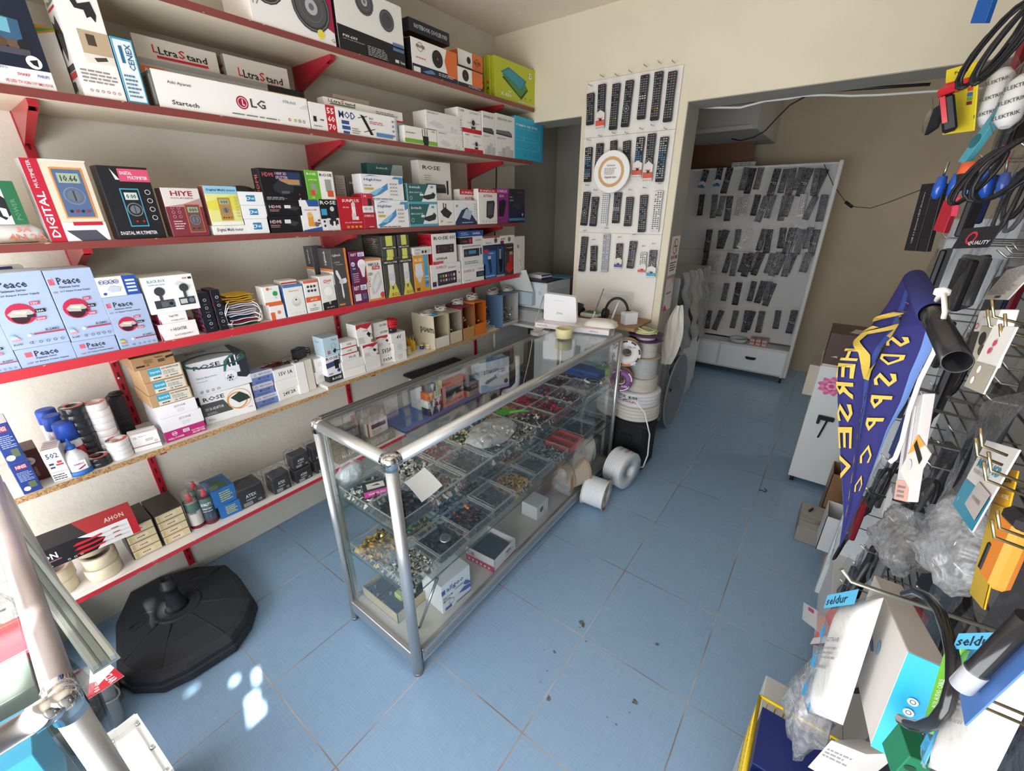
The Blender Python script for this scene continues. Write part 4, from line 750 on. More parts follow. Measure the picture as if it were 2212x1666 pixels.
# phone accessory boxes with bubbles
def bubbles(m,P0,U,V,D):
 n = V3(U).cross(V).normalized(); o = P0-D
 for i in range(6):
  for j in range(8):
   c_ = o+D*(0.08+0.16*i+0.08*(j % 2))+V*(0.07+0.115*j)
   col = ['c84a40','c8467c','7a4a9a','44406a','a84a60'][(i+j) % 5]
   q = [c_+D.normalized()*(0.007*math.cos(t))+V.normalized()*(0.007*math.sin(t))-U.normalized()*0.0012 for t in [k*1.0472 for k in range(6)]]
   m.poly(q,col,'gloss')
for i,g in enumerate(((-1.884,0.5524,-1.884,0.5967,1.2106,1.3611),(-1.884,0.6022,-1.884,0.6332,1.2106,1.3667))):
 carton('black box with purple bubble pattern on its side, %s of two' % ('left','right')[i],g,0.09,'1c1d24',[Rg(0.55,0.82-0.2*k,0.035,'c8ccd4',0.009) for k in range(4)]+[L(0.4,0.70-0.2*k,0.7,0.72-0.2*k,1,'9a9ea8') for k in range(4)],sc='3a2438',extra=bubbles)
# pile of folded flag strings
bp = (-1.956,0.6875,1.21)
colsf = ['2c6a48','e6e4e8','b02c3c','e2e2e6','dcdce4','34466c','e8e8ec','b4364a','d8b850','dcb848','e0c060']
zf = 1.2125
g = (-1.884,0.6396,-1.884,0.7586,1.2106,1.3377)
m = MB(); fp = thing('string_flags','pile of folded string flags, yellow on top, white, red and green below','flags',(g[0]-0.06,(g[1]+g[3])/2,g[4]))
N_ = 15; hh = (g[5]-g[4])/N_
for k_ in range(N_):
 m = MB(); col = ['2c6a48','e6e4e8','b02c3c','e4e2e6','34466c','e6e6ea','e0e0e6','e6e4e8','b8a0a8','e2e2e6','dcdce4','dcb848','e0c060','dcb848','d8b23c'][k_]; w2 = (g[3]-g[1])/2*R.uniform(0.78,0.98); y_ = R.uniform(-0.008,0.008)
 m.sheet(lambda u,v: V3((-0.055+0.11*u,y_+w2*(2*v-1),hh*(k_+0.35)+0.0015*math.sin(9*v+k_)+0.001*math.sin(7*u))),6,10,col,'cloth')
 m.sheet(lambda u,v: V3((0.055-0.004*math.sin(math.pi*u),y_+w2*(2*v-1),hh*(k_+0.35+0.5*(u-0.5))+0.0015*math.sin(9*v+k_))),3,10,col,'cloth')
 m.build('flag',fp)
for k_ in range(9):
 m = MB(); a_ = R.uniform(-1,1); s_ = 1 if k_ % 3 else -1; zz = (g[5]-g[4])*R.uniform(0.2,0.9); w_ = (g[3]-g[1])/2
 m.tube([(0.058,s_*w_*0.7,zz),(0.064,s_*w_*0.95,zz-0.012),(0.06,s_*w_*1.12,zz*0.6),(0.052,s_*w_*(1.1+0.1*a_),zz*0.25+0.002),(0.05,s_*w_*0.8,0.003)],0.0016,'e8e6ea','cloth',5); m.build('string',fp)
# small lamps
def anti(lbl,g,items,sc='e0dcd8',d=0.06): carton(lbl,g,d,'e9e8e6',items,sc=sc)
anti('tiny orange and white lamp box, lower of two beside the flags',(-1.884,0.8008,-1.884,0.8618,1.2106,1.2762),[Rr(0,0,0.3,0.5,'d8683a'),Cc(0.6,0.45,0.12,'d88a5c'),Rr(0,0.9,1,1,'d8683a')])
anti('tiny white lamp box with green bulb picture, upper of two beside the flags',(-1.884,0.7886,-1.884,0.8571,1.2766,1.3524),[Rr(0,0,1,0.14,'d8683a'),Cc(0.70,0.58,0.14,'2f9a5c'),Rr(0.64,0.30,0.76,0.46,'c8ccc8'),Cc(0.3,0.86,0.08,'d8683a'),T('led',0.4,0.82,0.56,0.08,'8a8a8a')])
gsd = (-1.884,0.8724,-1.884,0.9583,1.2106,1.3444)
carton('white smoke detector box with blue top edge and round detector picture',gsd,0.08,'e8e7e4',[Rr(0,0.94,1,1,'4a7ac0'),T('Smoke Detector',0.25,0.80,0.78,0.05,'9a9a98'),Cc(0.55,0.46,0.15,'c9c8c4'),Rr(0.32,0.40,0.78,0.50,'d6d5d1'),Cc(0.55,0.52,0.11,'dedddb'),Cc(0.55,0.53,0.03,'4a4a4a')]+icons(0.2,0.1,0.85,4,0.02,'b0aeaa'),sc='5a8acc')
carton('small red and white box lying on top of the smoke detector box',(gsd[0]-0.02,gsd[1]+0.005,gsd[0]-0.02,gsd[3]-0.01,gsd[5]+0.0006,gsd[5]+0.02),0.06,'e0d8d4',[Rr(0,0.3,1,0.6,'b04038')],tc='e4ddd8')
anti('white lamp box with orange band and round symbols',(-1.884,0.9639,-1.884,1.0329,1.2106,1.354),[Rr(0,0.93,1,1,'d8633a'),Rr(0,0.34,1,0.50,'d8633a'),T('anti led',0.3,0.38,0.75,0.08,'f0dcd0'),T('CE',0.4,0.2,0.6,0.06,'55555a')]+[Cc(0.28+0.22*(k % 3),0.82-0.13*(k // 3),0.04,'3c4046') for k in range(6)]+[L(0.15,0.06,0.85,0.16,2)])
carton('white and black box with round bulb picture beside the orange band box',(-1.884,1.0405,-1.884,1.1128,1.2106,1.3661),0.065,'e6e4e1',[Rr(0,0,1,0.20,'28262a'),Pp([(0,0.2),(1,0.2),(1,0.26),(0,0.22)],'28262a'),Cc(0.5,0.54,0.15,'f2f1ee'),Rg(0.5,0.54,0.155,'d0cecb',0.012),Rr(0.42,0.22,0.58,0.42,'dcdad7'),Rr(0.44,0.16,0.56,0.24,'a8a6a4'),T('anti',0.52,0.82,0.80,0.08,'d8683a'),T('led',0.52,0.76,0.66,0.04,'8a8a8a'),Rg(0.38,0.84,0.05,'d8683a',0.02),T('LED AMPUL',0.22,0.05,0.78,0.04,'c8c6c4')],tc='dedcd8')
def lightech(lbl,g,d,fr=True):
 fan = [Pp([(0.38,0.46),(0.46,0.46),(0.50,0.20),(0.46,0.14),(0.38,0.18)],'dfe2e8'),Pp([(0.40,0.42),(0.46,0.48),(0.26,0.64),(0.14,0.64),(0.14,0.58)],'dfe2e8'),Pp([(0.44,0.40),(0.42,0.48),(0.74,0.50),(0.80,0.45),(0.74,0.41)],'dfe2e8'),Cc(0.43,0.44,0.045,'c4c8d0')]
 carton(lbl,g,d,'4d4a4c',([T('Lightech',0.10,0.86,0.62,0.05,'dcdad8'),T('Led TR With',0.12,0.76,0.5,0.025,'c0bebc'),T('Propeller',0.25,0.72,0.7,0.025,'c0bebc'),Rr(0.86,0,1,1,'d8823c'),Rr(0.08,0.03,0.46,0.06,'d8823c')]+fan) if fr else [Rr(0.86,0,1,1,'d8823c')],[Rr(0,0.40,1,0.62,'e6e4e2'),Rr(0,0.62,1,0.66,'d8823c'),('T','Lightech',0.42,0.72,0.95,0.2,'dcdad8'),L(0.1,0.42,0.9,0.60,6,'9a9896'),Rr(0,0,1,0.38,'55524f')],sc='4a4748',tc='3f3c3d')
g1 = (-1.884,1.118,-1.884,1.1969,1.2106,1.4816)
lightech('tall grey lamp box with white propeller picture and orange edge, front one',g1,0.11)
lightech('tall grey lamp box with orange band behind and left of the propeller one',(g1[0]-0.125,g1[1]-0.02,g1[2]-0.125,g1[3]-0.03,g1[4],g1[5]+0.005),0.07,False)
def rbt(lbl,g,top):
 it = [Rr(0,0,1,1,'7a2858')] if False else []
 if top: it += [T('RBT',0.10,0.86,0.46,0.08,'e8dce4'),Rr(0.54,0.84,0.96,0.96,'d8e0ea'),T('LED',0.60,0.86,0.9,0.07,'3a4c90'),Pp([(0.0,0.0),(0.35,0.35),(0.35,0.80),(0.0,0.66)],'3c3458'),Cc(0.72,0.60,0.15,'f0eef0'),Pp([(0.5,0.6),(0.96,0.62),(0.82,0.2),(0.68,0.2)],'e2e0e4'),Cc(0.16,0.62,0.07,'e0d8e0'),T('20',0.08,0.58,0.24,0.06,'3a3c70'),T('%80',0.08,0.46,0.3,0.05,'e8dce4'),L(0.06,0.05,0.5,0.36,5,'c8a8bc')]
 else: it += [T('RBT',0.10,0.70,0.46,0.2,'e8dce4'),Rr(0.54,0.68,0.96,0.94,'d8e0ea'),T('LED',0.60,0.72,0.9,0.16,'3a4c90'),Rr(0.1,0.15,0.5,0.5,'dcd8e0'),Rr(0.6,0.2,0.9,0.5,'5a6080')]
 carton(lbl,g,0.075,'6e2450',it,sc='5a1c42')
rbt('small purple lamp box lying under the tall purple lamp box',(-1.884,1.2069,-1.884,1.289,1.2106,1.3062),False)
rbt('tall purple lamp box with white bulb, standing on a small one',(-1.884,1.2122,-1.884,1.2984,1.3066,1.4616),True)
carton('white and orange box with corn lamp picture beside the purple box',(-1.884,1.294,-1.884,1.3917,1.2106,1.4206),0.08,'e4e2df',[Rr(0,0,1,0.05,'d88a4c'),Rr(0,0.95,1,1,'d88a4c'),Rr(0,0,0.05,1,'d88a4c'),T('NIKULA',0.18,0.83,0.82,0.07,'3a3a40'),Rr(0.38,0.74,0.85,0.82,'c02838'),T('STAR',0.44,0.755,0.8,0.05,'f0e8e8'),T('LED',0.10,0.62,0.4,0.06,'55555c'),Pp([(0.45,0.6),(0.75,0.7),(0.9,0.4),(0.5,0.2),(0.25,0.15),(0.2,0.3)],'c6c6c8'),Pp([(0.3,0.35),(0.7,0.65),(0.8,0.5),(0.4,0.2)],'dcdcde'),Rg(0.15,0.54,0.04,'88888c',0.008),Cc(0.85,0.12,0.07,'c84a40'),L(0.08,0.34,0.2,0.5,3,'c05050')])
def nik(lbl,g,d=0.08,flip=False,side=None):
 it = [Rr(0.28,0.0,0.68,1,'d4d46c'),Pp([(0.12,0.0),(0.95,0.0),(0.66,0.36),(0.34,0.36)],'cfcf58'),Rr(0,0.82,1,0.93,'2a2a2a'),T('NIKULA STAR',0.08,0.85,0.92,0.05,'dcdcd8'),Rr(0.30,0.58,0.64,0.82,'d6d9e0'),Rr(0.28,0.42,0.68,0.60,'c9cbd4'),Pp([(0.3,0.42),(0.66,0.42),(0.54,0.28),(0.42,0.28)],'dadade'),Rr(0.42,0.20,0.54,0.29,'6a6a50'),T('ECO',0.38,0.03,0.94,0.08,'b03838')] if not flip else [Rr(0.30,0,0.74,1,'cfcf66'),Rr(0,0.36,1,0.52,'2a2a2a'),T('NIKULA STAR',0.06,0.40,0.94,0.08,'dcdcd8')]
 carton(lbl,g,d,'4a4a46',it,side or [],sc='3e3e3c')
n1 = (-1.884,1.4005,-1.884,1.5012,1.2106,1.4182)
nik('black lamp box with yellow stripe and bulb, lower left of the pile of four',n1)
nik('black lamp box with yellow stripe lying on top, left one of the pile of four',(-1.886,1.4064,-1.886,1.5011,1.4186,1.523),0.16,True,[('T','30W',0.5,0.45,0.9,0.25,'a89a94'),L(0.1,0.1,0.9,0.9,9,'77726c'),T('PRIZMA',0.3,0.75,0.7,0.12,'a85a5a')])
n2 = (-1.884,1.5058,-1.884,1.5964,1.2106,1.4181)
nik('black lamp box with yellow stripe and bulb, lower right of the pile of four',n2)
nik('black lamp box with yellow stripe lying on top, right one of the pile of four',(-1.886,1.5119,-1.886,1.589,1.4185,1.5243),0.16,True)
gn = (-1.884,1.6015,-1.884,1.7181,1.2106,1.4112)
carton('orange and blue lamp box lettered NS LED',gn,0.08,'d99a35',[Rr(0.66,0.10,0.92,1,'4aa0cc'),T('NS LED',0.08,0.84,0.6,0.08,'f4eee0'),Rr(0.10,0.52,0.54,0.78,'d9dae2'),Cc(0.32,0.52,0.155,'d9dae2'),Pp([(0.14,0.45),(0.50,0.45),(0.38,0.26),(0.26,0.26)],'cfcfd6'),Rr(0.28,0.16,0.36,0.27,'a8a8ae'),T('40W',0.68,0.38,0.9,0.06,'e4eef4'),T('LED',0.68,0.2,0.9,0.06,'3a3c70'),Rr(0.1,0.04,0.3,0.12,'5a4a30'),T('WATT',0.68,0.30,0.9,0.04,'e4eef4')])
carton('long thin white box lying on the orange lamp box and its neighbour',(-1.884,1.6082,-1.884,1.746,1.4116,1.4535),0.06,'dcdad7',[T('PLASTIC',0.12,0.6,0.4,0.2,'55555a'),Cc(0.5,0.4,0.2,'3c3c40'),Cc(0.66,0.4,0.2,'3c3c40'),L(0.1,0.1,0.4,0.4,2),L(0.75,0.2,0.95,0.7,3,'c8a0a0')])
gt = (-1.884,1.7278,-1.884,1.9796,1.2106,1.3487)
carton('white box with wide car tablet screen picture, under the red and white stereo box',gt,0.10,'e3e1e2',[T('SUNPLUS',0.18,0.82,0.50,0.11,'a84858'),Pp([(0.20,0.62),(0.84,0.66),(0.84,0.12),(0.20,0.10)],'2c2230'),Rr(0.22,0.16,0.80,0.58,'3c3040')]+[Rr(0.27+0.09*(k % 6),0.44-0.18*(k // 6),0.32+0.09*(k % 6),0.54-0.18*(k // 6),['3a9a5a','c8a040','d8d8d8','b04040','4a7ac0','d8d8d8','5aa0c8','d87a3c','d8d8d8','3a9a5a','c05a8a','d8d8d8'][k]) for k in range(12)]+[Rr(0.02,0.1,0.14,0.3,'3a3040'),T('SP-8200',0.55,0.78,0.8,0.07,'88868a'),Cc(0.92,0.55,0.04,'5a5a80'),L(0.87,0.1,0.97,0.25,2)])
carton('red and white car stereo box lettered ROSE 60Wx4',(-1.884,1.7511,-1.884,1.9509,1.3491,1.5186),0.12,'e2e0de',[Pp([(0,0),(0.25,0),(0.0,0.12)],'c02838'),T('ROSE',0.08,0.80,0.66,0.11,'3a3436'),T('(((',0.72,0.80,0.95,0.12,'4a4446'),Rr(0.14,0.36,0.88,0.64,'2c2c32'),Rr(0.36,0.46,0.62,0.58,'46302f'),Cc(0.24,0.56,0.03,'c04050'),Cc(0.24,0.44,0.03,'c04050'),Cc(0.76,0.56,0.03,'c04050'),Cc(0.76,0.44,0.03,'c04050'),T('60Wx4',0.12,0.14,0.56,0.09,'44383c'),Rr(0.06,0.02,0.4,0.1,'c85058')],[T('ROSE',0.1,0.80,0.9,0.1,'5a1018'),Rr(0.05,0.40,0.95,0.5,'d8d0d0'),T('60Wx4',0.1,0.56,0.9,0.08,'e8d0d0'),T('CE',0.3,0.1,0.6,0.08,'e8d0d0')],sc='b81f30')
gs = (-1.884,1.9932,-1.884,2.2191,1.2106,1.3093)
carton('white stereo box lettered SUNPLUS, under the grey car player box',gs,0.10,'e6e4e4',[T('SUNPLUS',0.06,0.66,0.50,0.16,'a84858'),Rr(0.58,0.26,0.95,0.62,'2c2c36'),Rr(0.66,0.34,0.88,0.54,'3f5a78'),T('SP-2070',0.66,0.72,0.92,0.14,'88868a'),L(0.1,0.1,0.4,0.2,1)])
carton('grey and white car player box with remote control picture',(-1.884,1.9925,-1.884,2.1957,1.3097,1.4905),0.10,'dcdbd9',[Rr(0,0.76,0.52,0.98,'232328'),Cc(0.42,0.86,0.08,'c03040'),T('KORAX',0.06,0.82,0.28,0.06,'d05050'),T('KX-3030',0.68,0.84,0.92,0.06,'55555a'),T('FM USB TF PLAYER FEATURE',0.06,0.66,0.9,0.04,'55555a'),Rr(0.10,0.34,0.82,0.60,'2a2c34'),Rr(0.32,0.42,0.66,0.54,'4a86a8'),Cc(0.2,0.47,0.06,'55585f'),Rr(0.86,0.38,0.93,0.60,'2a2c34'),L(0.1,0.08,0.9,0.2,2,'7a88b0')],[Rr(0,0.76,1,0.98,'232328')],sc='d0cecc')
carton('flat navy box with white lettering on top of the grey car player box',(-1.884,1.984,-1.884,2.2059,1.4909,1.5247),0.09,'27499a',[T('NOKIA',0.54,0.3,0.85,0.4,'e0e4f0'),L(0.05,0.2,0.4,0.8,2,'a0b0d8'),Rr(0.42,0,0.44,1,'1c3676')])
gb = (-1.884,2.2001,-1.884,2.3327,1.2106,1.4231)
carton('royal blue hair clipper box with red label',gb,0.05,'3d6cae',[Rr(0,0.84,1,1,'2a2f5c'),Rr(0.05,0.78,0.4,0.90,'c03040'),Pp([(0.32,0.62),(0.56,0.66),(0.66,0.16),(0.48,0.14)],'22365c'),Rr(0.34,0.6,0.58,0.7,'b8c4d4'),L(0.1,0.04,0.9,0.12,1,'b8ccec'),L(0.45,0.74,0.9,0.8,1,'b8ccec')])
gk = (-1.884,2.3354,-1.884,2.4258,1.2106,1.4276)
carton('narrow black and blue clear fronted clipper box',gk,0.05,'26344e',[Rr(0.12,0.1,0.88,0.92,'35507c'),Pp([(0.35,0.9),(0.6,0.9),(0.78,0.5),(0.64,0.14),(0.42,0.14),(0.3,0.5)],'1a1a20'),Rr(0.36,0.55,0.6,0.86,'8a8e98'),Rr(0,0,1,0.07,'9aa8c0')],mat='gloss')
gr_ = (-1.884,2.434,-1.884,2.5349,1.2106,1.4219)
carton('black and red clipper box beside the white clipper box',gr_,0.05,'4a4240',[Rr(0.05,0.78,0.95,0.96,'35302e'),T('POLENS',0.15,0.86,0.85,0.05,'d8b0a8'),Pp([(0.05,0.2),(0.5,0.05),(0.95,0.2),(0.8,0.4),(0.2,0.4)],'b83a34'),Rr(0.48,0.2,0.86,0.74,'c02c34'),Rr(0.5,0.66,0.84,0.76,'9a9490')],mat='gloss')
carton('white hair clipper box at the right end of the red edged shelf',(-1.884,2.5406,-1.884,2.6715,1.2106,1.4674),0.05,'dcd9d4',[Pp([(0.25,0.72),(0.45,0.76),(0.82,0.2),(0.68,0.12),(0.5,0.16)],'eae7e0'),Pp([(0.25,0.72),(0.33,0.8),(0.48,0.76),(0.40,0.66)],'8f8c86'),Pp([(0.5,0.36),(0.56,0.4),(0.72,0.2),(0.66,0.17)],'bab7b0'),T('CNS',0.6,0.05,0.85,0.03,'9a9890')])
zt = max(gb[5],gk[5])+0.0006
carton('small white camera box lying on the blue clipper box',(gb[0]-0.0,gb[1],gb[0]-0.0,gk[1]+0.04,zt,zt+0.052),0.05,'e3e1de',[Cc(0.75,0.5,0.34,'35353a'),Rg(0.75,0.5,0.26,'9a9a9e',0.06),T('Kamera',0.15,0.2,0.5,0.16,'55555a'),Rr(0,0.85,1,1,'b03040')])
carton('small white camera box with maroon end on the red clipper box',(gb[0]-0.0,gk[1]+0.044,gb[0]-0.0,gr_[3]+0.01,zt,zt+0.052),0.05,'e3e1de',[Cc(0.62,0.5,0.32,'8a8a90'),Rg(0.62,0.5,0.22,'4a4a4e',0.08),Rr(0,0,0.25,0.4,'8a2c4c'),T('BTEK',0.05,0.5,0.35,0.2,'8a2c4c')])

# ---- fifth shelf (raw chipboard edge): tapes, sprays, adapters
def onshelf(s,y): return sz(s,y)
g = (-1.885,-0.05,-1.885,-0.008,0.8206,0.9282)
NV = [T('NNSI',0.25,0.82,0.75,0.10,'e8dce0'),L(0.15,0.40,0.9,0.72,7,'9fb0dc'),Rr(0.45,0.16,0.85,0.36,'5f6a50'),Cc(0.3,0.16,0.07,'d8dce4'),Rr(0.22,0.80,0.80,0.93,'b83040')]
NV = [NV[-1]]+NV[:-1]
SD = [Rg(0.45,0.5,0.12,'3c5a9c',0.02),Rr(0.1,0.1,0.3,0.5,'3c5a9c'),Rr(0.55,0.84,0.95,0.94,'3a4050')]
carton('navy and white desk lamp box, lower of two at the far left',g,0.10,'2a3f86',NV,SD,sc='e8e9ee')
carton('navy and white desk lamp box, upper of two at the far left',(-1.885,-0.0498,-1.885,-0.0098,0.9286,1.0631),0.10,'2a3f86',NV,SD,sc='e8e9ee')
g = (-1.96,-0.0016,-1.96,0.0201,0.8206,0.9345)
carton('dark brown box with white oval mark between the navy box and the super glue box',(-1.955,g[1]-0.03,-1.955,g[3],g[4],g[5]),0.09,'5a2a2c',[Cc(0.45,0.66,0.12,'e0d8d4'),T('AKEL',0.36,0.62,0.54,0.07,'5a2a2c'),('T','CAPI',0.2,0.15,0.4,0.12,'c8a8a0'),('T','SERISI',0.5,0.15,0.45,0.12,'c8a8a0')])
carton('white box numbered 502 with small red and navy labels',(-1.9,0.0208,-1.8909,0.0625,0.8206,0.9376),0.08,'e9e7e6',[T('502',0.16,0.72,0.82,0.16,'2c3a6c'),Rr(0.15,0.52,0.4,0.58,'2c3a6c'),Rr(0.6,0.55,0.85,0.62,'b84048'),Rr(0.5,0.48,0.9,0.53,'b84048'),Rr(0.15,0.42,0.4,0.47,'2c3a6c'),L(0.08,0.04,0.92,0.24,3,'55555a'),Rr(0.02,0.29,0.98,0.30,'9a9896')],[Rr(0.1+0.2*(k % 4),0.75-0.1*(k // 4),0.24+0.2*(k % 4),0.8-0.1*(k // 4),'a8484c' if k % 2 else '4a5070') for k in range(8)],[Rr(0.1,0.1+0.2*k,0.9,0.14+0.2*k,'b05a5c') for k in range(4)])
def can(lbl,p,r,h,body,cap,bands=(),group=None,name='spray_can',txt=None,caph=0.05,clear=False,nozzle=None):
 x,y,z = p; t = thing(name,lbl,'spray can',(x,y,z),rz=0.6,group=group)
 m = MB(); hb = h-caph
 pts = [(0,r*0.96),(0.004,r),(hb*0.93,r),(hb*0.97,r*0.9),(hb,r*0.75)]
 m.lathe((0,0,0),(0,0,1),pts,body,'gloss',22)
 for (a,b_,c_) in bands: m.lathe((0,0,0),(0,0,1),[(hb*a,r+0.0004),(hb*b_,r+0.0004)],c_,'gloss',22,cap=False)
 if txt:
  for (s_,z0_,hh_,c_,ww) in txt:      # lettering wrapped round the can
   vs,fs,tx,ty,tw,th = text_geo(s_); n0 = m.add([((r+0.0008)*math.cos(-1.0+ww*((vx-tx)/tw-0.5)),(r+0.0008)*math.sin(-1.0+ww*((vx-tx)/tw-0.5)),z0_+(vy-ty)/th*hh_) for vx,vy in vs])
   for f_ in fs: m.face([n0+i for i in f_],c_,'card')
 m.build('body',t)
 m = MB(); m.lathe((0,0,hb),(0,0,1),[(0,r*0.98),(caph*0.9,r*0.93),(caph,r*0.8)],cap,'clear' if clear else 'plastic',22); m.build('cap',t)
 if nozzle:
  m = MB(); m.lathe((0,0,hb),(0,0,1),[(0,r*0.45),(caph*0.35,r*0.42),(caph*0.4,r*0.25),(caph*0.7,r*0.22)],nozzle,'plastic',12); m.build('nozzle',t)
 return t
B5 = 0.8204
def at5(x,y): return (x,y,onshelf(5,y)+0.0005)
p = (-1.97,0.0677,0.8747)
can('white and red spray can with royal blue cap, in front of two more blue caps',at5(-1.965,0.098),0.029,0.9918-B5,'dcdde4','2b4fb0',((0.35,0.75,'b8303c'),(0.05,0.3,'c8ccd8')),txt=(('HIR',0.02,0.02,'3a4a80',1.0),),caph=0.062)
can('spray can with royal blue cap, middle of the three blue caps',at5(-2.04,0.085),0.028,1.0005-B5,'c8c0c8','2b4fb0',caph=0.05)
can('spray can with royal blue cap, rearmost of the three',at5(-2.115,0.08),0.028,1.0036-B5,'c8c0c8','2b4fb0',caph=0.05)
# glue bottle
t = thing('glue_bottle','white squeeze bottle with blue cone tip and blue base, front of the shelf','glue bottle',at5(-1.915,0.0888))
hb = 0.932-B5
m = MB(); m.lathe((0,0,0.012),(0,0,1),[(0,0.031),(0.045,0.030),(0.062,0.022),(0.072,0.012),(0.080,0.012)],'e4e8f0','plastic',24)
m.obox((0.031,-0.018,0.02),(0.0,0.036,0),(0,0,0.034),(0.0008,0,0),'f0f0f2','card'); m.art((0.0322,-0.018,0.022),(0,0.036,0),(0,0,0.032),[T('VARIC',0.15,0.55,0.85,0.2,'a04058'),Pp([(0.3,0.1),(0.9,0.45),(0.9,0.3),(0.5,0.05)],'a04058')]); m.build('body',t)
m = MB(); m.lathe((0,0,0),(0,0,1),[(0,0.034),(0.010,0.034),(0.016,0.032)],'3f78c8','plastic',24); m.build('base',t)
m = MB(); m.lathe((0,0,0.090),(0,0,1),[(0,0.0125),(0.012,0.012),(0.014,0.007),(max(hb,0.13)-0.09,0.002)],'2f62b8','plastic',16); m.build('cone_tip',t)
# rolls of insulating tape
def tape_roll(p,r,h,col,side,lbl,group,name='tape_roll',ri=0.4,printed=None,mat='gloss'):
 m = MB(); x,y,z = p
 m.lathe((x,y,z),(0,0,1),[(0,r*ri),(0,r*0.97),(0.001,r),(h-0.001,r),(h,r*0.97),(h,r*ri)],col,mat,26,cols=[side,col,col,col,side,side],closed=True)
 if printed:
  for k in range(26):
   a0,a1 = k*2*math.pi/26,(k+1)*2*math.pi/26; ra,rb = r*0.55,r*0.9
   m.poly([(x+ra*math.cos(a0),y+ra*math.sin(a0),z+h+.0004),(x+rb*math.cos(a0),y+rb*math.sin(a0),z+h+.0004),(x+rb*math.cos(a1),y+rb*math.sin(a1),z+h+.0004),(x+ra*math.cos(a1),y+ra*math.sin(a1),z+h+.0004)],printed[k*len(printed) // 26],'card')
 o = m.build(name,label=lbl,cat='tape',group=group); return origin(o,p)
def roll_stack(x,y,n,r,h,col,side,what,group,printed,mat='gloss',dx=0.0015,z0=None):
 z = (z0 or onshelf(5,y))+0.0004
 for k in range(n):
  tape_roll((x+R.uniform(-dx,dx),y+R.uniform(-dx,dx),z),r,h-0.0006,col,side,'%s, %s' % (what,'topmost roll' if k == n-1 else 'bottom roll' if k == 0 else 'one of the rolls between bottom and top'),group if 0 < k < n-1 else None,printed=printed if k == n-1 else None,mat=mat); z += h
 return z
RED = ['d86a60','d86a60','e8e0dc','e8e0dc','d86a60','4a4a50','d8d8d8','d86a60']
yb_ = 0.1399; zt_ = 1.034
roll_stack(-1.985,yb_-0.005,8,0.0335,(zt_-B5)/8,'2b2e33','3a3c40','tall stack of black insulating tape','middle rolls of the tall black tape stack',RED)
yb2 = 0.141
roll_stack(-1.925,yb2,2,0.032,0.0175,'2b2e33','3a3c40','low pair of black insulating tape rolls in front of the stacks',None,RED)
yw = 0.1924; zw = 1.024
roll_stack(-1.99,yw,8,0.033,(zw-B5)/8,'e9e5e6','e2dcdc','tall stack of white insulating tape','middle rolls of the tall white tape stack',RED)
yw2 = 0.2021
roll_stack(-1.925,yw2,4,0.033,0.0182,'e9e5e6','e2dcdc','low stack of white insulating tape','middle rolls of the low white tape stack',RED)
# black box shaped speaker behind the tapes
gs = (-2.05,0.2467,-2.05,0.2869,0.8206,1.0022)
m = MB(); m.box(-2.11,-2.05,gs[1]-0.01,gs[3]-0.005,B5+0.0006,gs[5],'26272b','plastic',0.008)
for k in range(4): m.box(-2.049,-2.046,gs[1],gs[3]-0.015,B5+0.02+0.03*k,B5+0.025+0.03*k,'35363a','plastic')
m.lathe((-2.08,(gs[1]+gs[3])/2,gs[5]),(0,0,1),[(0,0.025),(0.01,0.02),(0.012,0.005)],'1c1c20','plastic',16)
m.build('portable_speaker',label='black ribbed portable speaker behind the white tape stack',cat='speaker')
gm = (-1.9141,0.2352,-1.8989,0.3143,0.8206,0.8909)
MX = [T('Multipower',0.30,0.80,0.58,0.06,'8a5058'),Rg(0.16,0.8,0.06,'8a5058',0.02),Rr(0,0.26,1,0.285,'9a3048'),Rr(0,0.30,1,0.31,'9a3048'),L(0.5,0.5,0.8,0.66,2),Rg(0.85,0.42,0.06,'9a3048',0.015),Rg(0.2,0.5,0.1,'c8c4c4',0.01)]
carton('small white adapter box with maroon lines, front of two beside the tape rolls',gm,0.022,'e8e6e6',MX)
U = (V3((gm[2],gm[3],0))-V3((gm[0],gm[1],0))).normalized(); nn = V3((U.y,-U.x,0)); q =-nn*0.024-U*0.004
carton('small white adapter box with maroon lines, back of two beside the tape rolls',(gm[0]+q.x,gm[1]+q.y,gm[2]+q.x,gm[3]+q.y,gm[4],gm[5]+0.002),0.022,'e2e0e0',[],sc='dcd8d8')
# the stack of notebook adapters
carton('magenta notebook adapter box, bottom of the tall adapter stack',(-1.9074,0.3298,-1.9054,0.4654,0.8206,0.863),0.15,'b52a70',[Rg(0.24,0.66,0.20,'f0e0ea',0.04),T('WP',0.19,0.58,0.29,0.16,'f0e0ea'),T('WELL POWER',0.06,0.16,0.44,0.18,'f0e0ea'),T('NOTEBOOK',0.64,0.38,0.97,0.14,'f0e0ea'),T('ADAPTER',0.64,0.14,0.97,0.18,'f0e0ea'),Rr(0.44,0.52,0.6,0.84,'e0d4dc'),L(0.46,0.56,0.58,0.8,2,'a06080')],sc='d8d4dc')
es = [T('ESTONE',0.44,0.62,0.72,0.16,'8a888c'),L(0.48,0.2,0.7,0.5,3,'c8c6ca')]
carton('plain white adapter box on the magenta one',(-1.9074,0.3307,-1.9074,0.4677,0.8634,0.9181),0.17,'e9e7ea',es,sc='dcdae2')
carton('plain white adapter box directly below the brown adapter boxes',(-1.9074,0.3322,-1.9074,0.4602,0.9185,0.969),0.17,'e9e7ea',es,sc='dcdae2')
